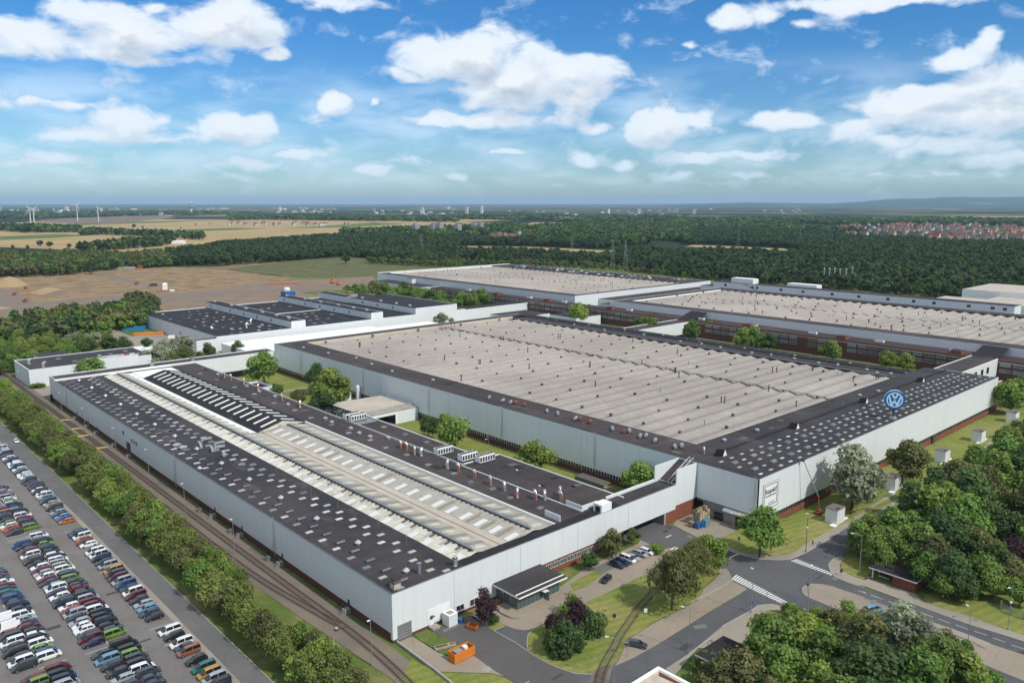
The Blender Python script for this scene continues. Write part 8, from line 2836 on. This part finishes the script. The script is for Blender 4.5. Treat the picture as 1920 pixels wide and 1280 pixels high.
# pylons
M_pyl = mat('pylon_steel', (.16, .18, .18), .6)
for i, (pxx, pyy, h) in enumerate([(1384, 470, 42), (1499, 460, 40), (1148, 512, 48), (1172, 514, 48), (1072, 490, 45), (790, 478, 40)]):
    x, y = P(pxx, pyy)
    t = thing('power_pylon', 'lattice power pylon over the woods, %s from the left' % ordi([5, 6, 3, 4, 2, 1][i]), 'pylon', (x, y, 0), .4, 'power pylons over the woods')
    m_ = MB()
    for sx in (-1, 1):
        for sy in (-1, 1):
            m_.tube([(sx * 3, sy * 3, 0), (sx * .8, sy * .8, h)], .12, M_pyl, 4)
    for k in range(8):
        z0_, z1_ = h * k / 8, h * (k + 1) / 8
        w0 = 3 - 2.2 * k / 8; w1 = 3 - 2.2 * (k + 1) / 8
        for s in (-1, 1):
            m_.tube([(-w0, s * w0, z0_), (w1, s * w1, z1_)], .06, M_pyl, 3); m_.tube([(s * w0, -w0, z0_), (s * w1, w1, z1_)], .06, M_pyl, 3)
    inst(m_.mesh('mast'), 'mast', t)
    for z, w in ((h * .66, 9), (h * .8, 7), (h * .93, 4.5)):
        a_ = MB(); a_.tube([(-w, 0, z), (w, 0, z)], .12, M_pyl, 4); a_.tube([(-w, 0, z), (0, 0, z + 2.5), (w, 0, z)], .14, M_pyl, 4); inst(a_.mesh('crossarm'), 'crossarm', t)
# high-rise blocks
def block(pxx, pyy, w, d, h, mm, label, rz=.4, group=None):
    x, y = P(pxx, pyy)
    t = thing('tower_block', label, 'building', (x, y, 0), rz, group)
    m_ = MB(); m_.box(-w / 2, -d / 2, 0, w / 2, d / 2, h, mm); inst(m_.mesh('wall'), 'wall', t)
    m_ = MB()
    for k in range(1, int(h / 3.2)):
        m_.box(-w / 2 - .15, -d / 2 - .15, k * 3.2, w / 2 + .15, d / 2 + .15, k * 3.2 + .9, M_frostg)
    inst(m_.mesh('balcony_bands'), 'balcony_bands', t)
    m_ = MB(); m_.box(-w / 4, -d / 4, h, w / 4, d / 4, h + 4, M_frostg); inst(m_.mesh('roof_house'), 'roof_house', t)


M_con2 = mat('pale_render', (.55, .55, .54), .8)
M_con3 = mat('grey_render', (.33, .33, .34), .8)
block(875, 401, 30, 22, 62, M_con2, 'pale high-rise in the middle distance, left one of two')
block(903, 400, 22, 22, 72, M_white, 'white slim high-rise in the middle distance, right one of two')
for i, (pxx, pyy, w, h) in enumerate([(779, 440, 24, 32), (812, 438, 26, 30), (824, 438, 22, 34), (858, 436, 26, 28), (890, 434, 24, 28), (900, 434, 20, 30)]):
    block(pxx, pyy, w, 18, h, M_con3, 'grey residential block over the tree tops, %s from the left' % ordi(i + 1), .3, 'grey residential blocks')
block(1385, 424, 40, 30, 28, mat('ochre_render', (.50, .36, .15), .8), 'ochre building among the trees in the middle distance') if 0 else None
# distant city: pale blocks
rd = random.Random(9)
box_me = []
for mm in (M_con2, M_con3, M_con3, M_con2):
    m_ = MB(); m_.box(-.5, -.5, 0, .5, .5, 1, mm, M_con3); box_me.append(m_.mesh('block'))
regs = [(-20, 130, 394, 403, 26, 'pale low block of the distant town left of the wind turbines'), (100, 320, 393, 406, 46, 'pale block of the distant town left of the broadcasting tower'), (370, 640, 391, 401, 46, 'pale block of the distant town right of the broadcasting tower'), (700, 860, 392, 402, 22, 'pale block of the distant town left of the two high-rises'), (900, 1300, 394, 408, 44, 'pale block of the distant town right of the two high-rises'), (1290, 1500, 392, 402, 12, 'pale block of the distant town toward the hills')]
for (xa, xb, ya, yb_, n_, lab_) in regs:
    for k in range(n_):
        pxx = rd.uniform(xa, xb); pyy = rd.uniform(ya, yb_)
        x, y = P(pxx, pyy)
        d = math.hypot(x, y)
        if rd.random() < .12:
            w, h = rd.uniform(18, 30), rd.uniform(25, 50)
        else:
            w, h = rd.uniform(20, 70) * rd.random() ** .5 + 12, rd.uniform(6, 13)
        sc_ = max(1, d / 9000)
        o = inst(rd.choice(box_me), 'city_block', None, (x, y, 0), rd.uniform(0, 1.5), (w * sc_, rd.uniform(15, 40) * sc_, h * min(1.6, sc_)))
        tag(o, lab_, 'building', 'blocks of the distant town')
# red-roofed villages
M_tile = mat('red_roof_tiles', (.22, .085, .055), .8, var=.25, vscale=.5)
M_tiled = mat('dark_roof_tiles', (.12, .07, .065), .8)
houses = []
M_hw = mat('house_render', (.40, .37, .33), .8)
for mm, rm in ((M_hw, M_tile), (M_hw, M_tile), (M_con2, M_tiled), (M_hw, M_tile)):
    wl_ = MB(); wl_.box(-6, -4.5, 0, 6, 4.5, 5, mm)
    wl_.face([(-6, -4.5, 5), (-6, 4.5, 5), (-6, 0, 9.2)], mm); wl_.face([(6, 4.5, 5), (6, -4.5, 5), (6, 0, 9.2)], mm)
    rf_ = MB(); rf_.face([(-6.4, -5, 4.7), (6.4, -5, 4.7), (6.4, 0, 9.6), (-6.4, 0, 9.6)], rm); rf_.face([(6.4, 5, 4.7), (-6.4, 5, 4.7), (-6.4, 0, 9.6), (6.4, 0, 9.6)], rm); rf_.box(2, -1.5, 7.5, 2.9, -.7, 10.5, M_tiled)
    houses.append((wl_.mesh('wall'), rf_.mesh('roof')))
vill = [(1585, 1940, 421, 443, 170, 'red roofed house in the village right beyond the forest', 'houses of the village beyond the forest'), (1400, 1600, 426, 436, 34, 'red roofed house at the forest edge left of the village', 'houses at the forest edge'), (1140, 1290, 430, 440, 22, 'red roofed house in the settlement above the middle woods', 'houses of the settlement above the middle woods'),
        (900, 1130, 432, 452, 42, 'red roofed house among trees in the middle woods', 'houses among the middle woods'), (430, 660, 420, 424, 36, 'small house in the village beyond the grain fields', 'houses of the village beyond the grain fields'), (1740, 1960, 443, 451, 50, 'red roofed house in the row touching the forest edge', 'houses touching the forest edge')]
for (xa, xb, ya, yb_, n_, lab, grp) in vill:
    for k in range(n_):
        pxx = rd.uniform(xa, xb); pyy = rd.uniform(ya, yb_)
        x, y = P(pxx, pyy)
        wl_, rf_ = rd.choice(houses)
        s = rd.uniform(.9, 1.5)
        t = thing('village_house', lab, 'house', (x, y, 0), rd.choice((0, math.pi / 2)) + rd.uniform(-.3, .3), grp)
        t.scale = (s, s, s * (1.35 if ya > 428 else 1.1))
        inst(wl_, 'wall', t); inst(rf_, 'roof', t)

# ------------------------------------------------------------------ air
bm = bmesh.new()
bmesh.ops.create_cube(bm, size=1)
for v in bm.verts:
    v.co = Vector((v.co.x * 124000, v.co.y * 124000, -1.7 if v.co.z < 0 else 370))
me = bpy.data.meshes.new('haze')
bm.to_mesh(me); bm.free()
hm = bpy.data.materials.new('haze')
hm.use_nodes = True
hn = hm.node_tree
hn.nodes.clear()
pv = hn.nodes.new('ShaderNodeVolumePrincipled')
pv.inputs['Color'].default_value = (.52, .77, 1.0, 1)
pv.inputs['Density'].default_value = 3.0e-5
pv.inputs['Anisotropy'].default_value = 0.0
ho = hn.nodes.new('ShaderNodeOutputMaterial')
hn.links.new(pv.outputs[0], ho.inputs['Volume'])
me.materials.append(hm)
hz = bpy.data.objects.new('haze', me)
C.objects.link(hz)
stuff(hz)
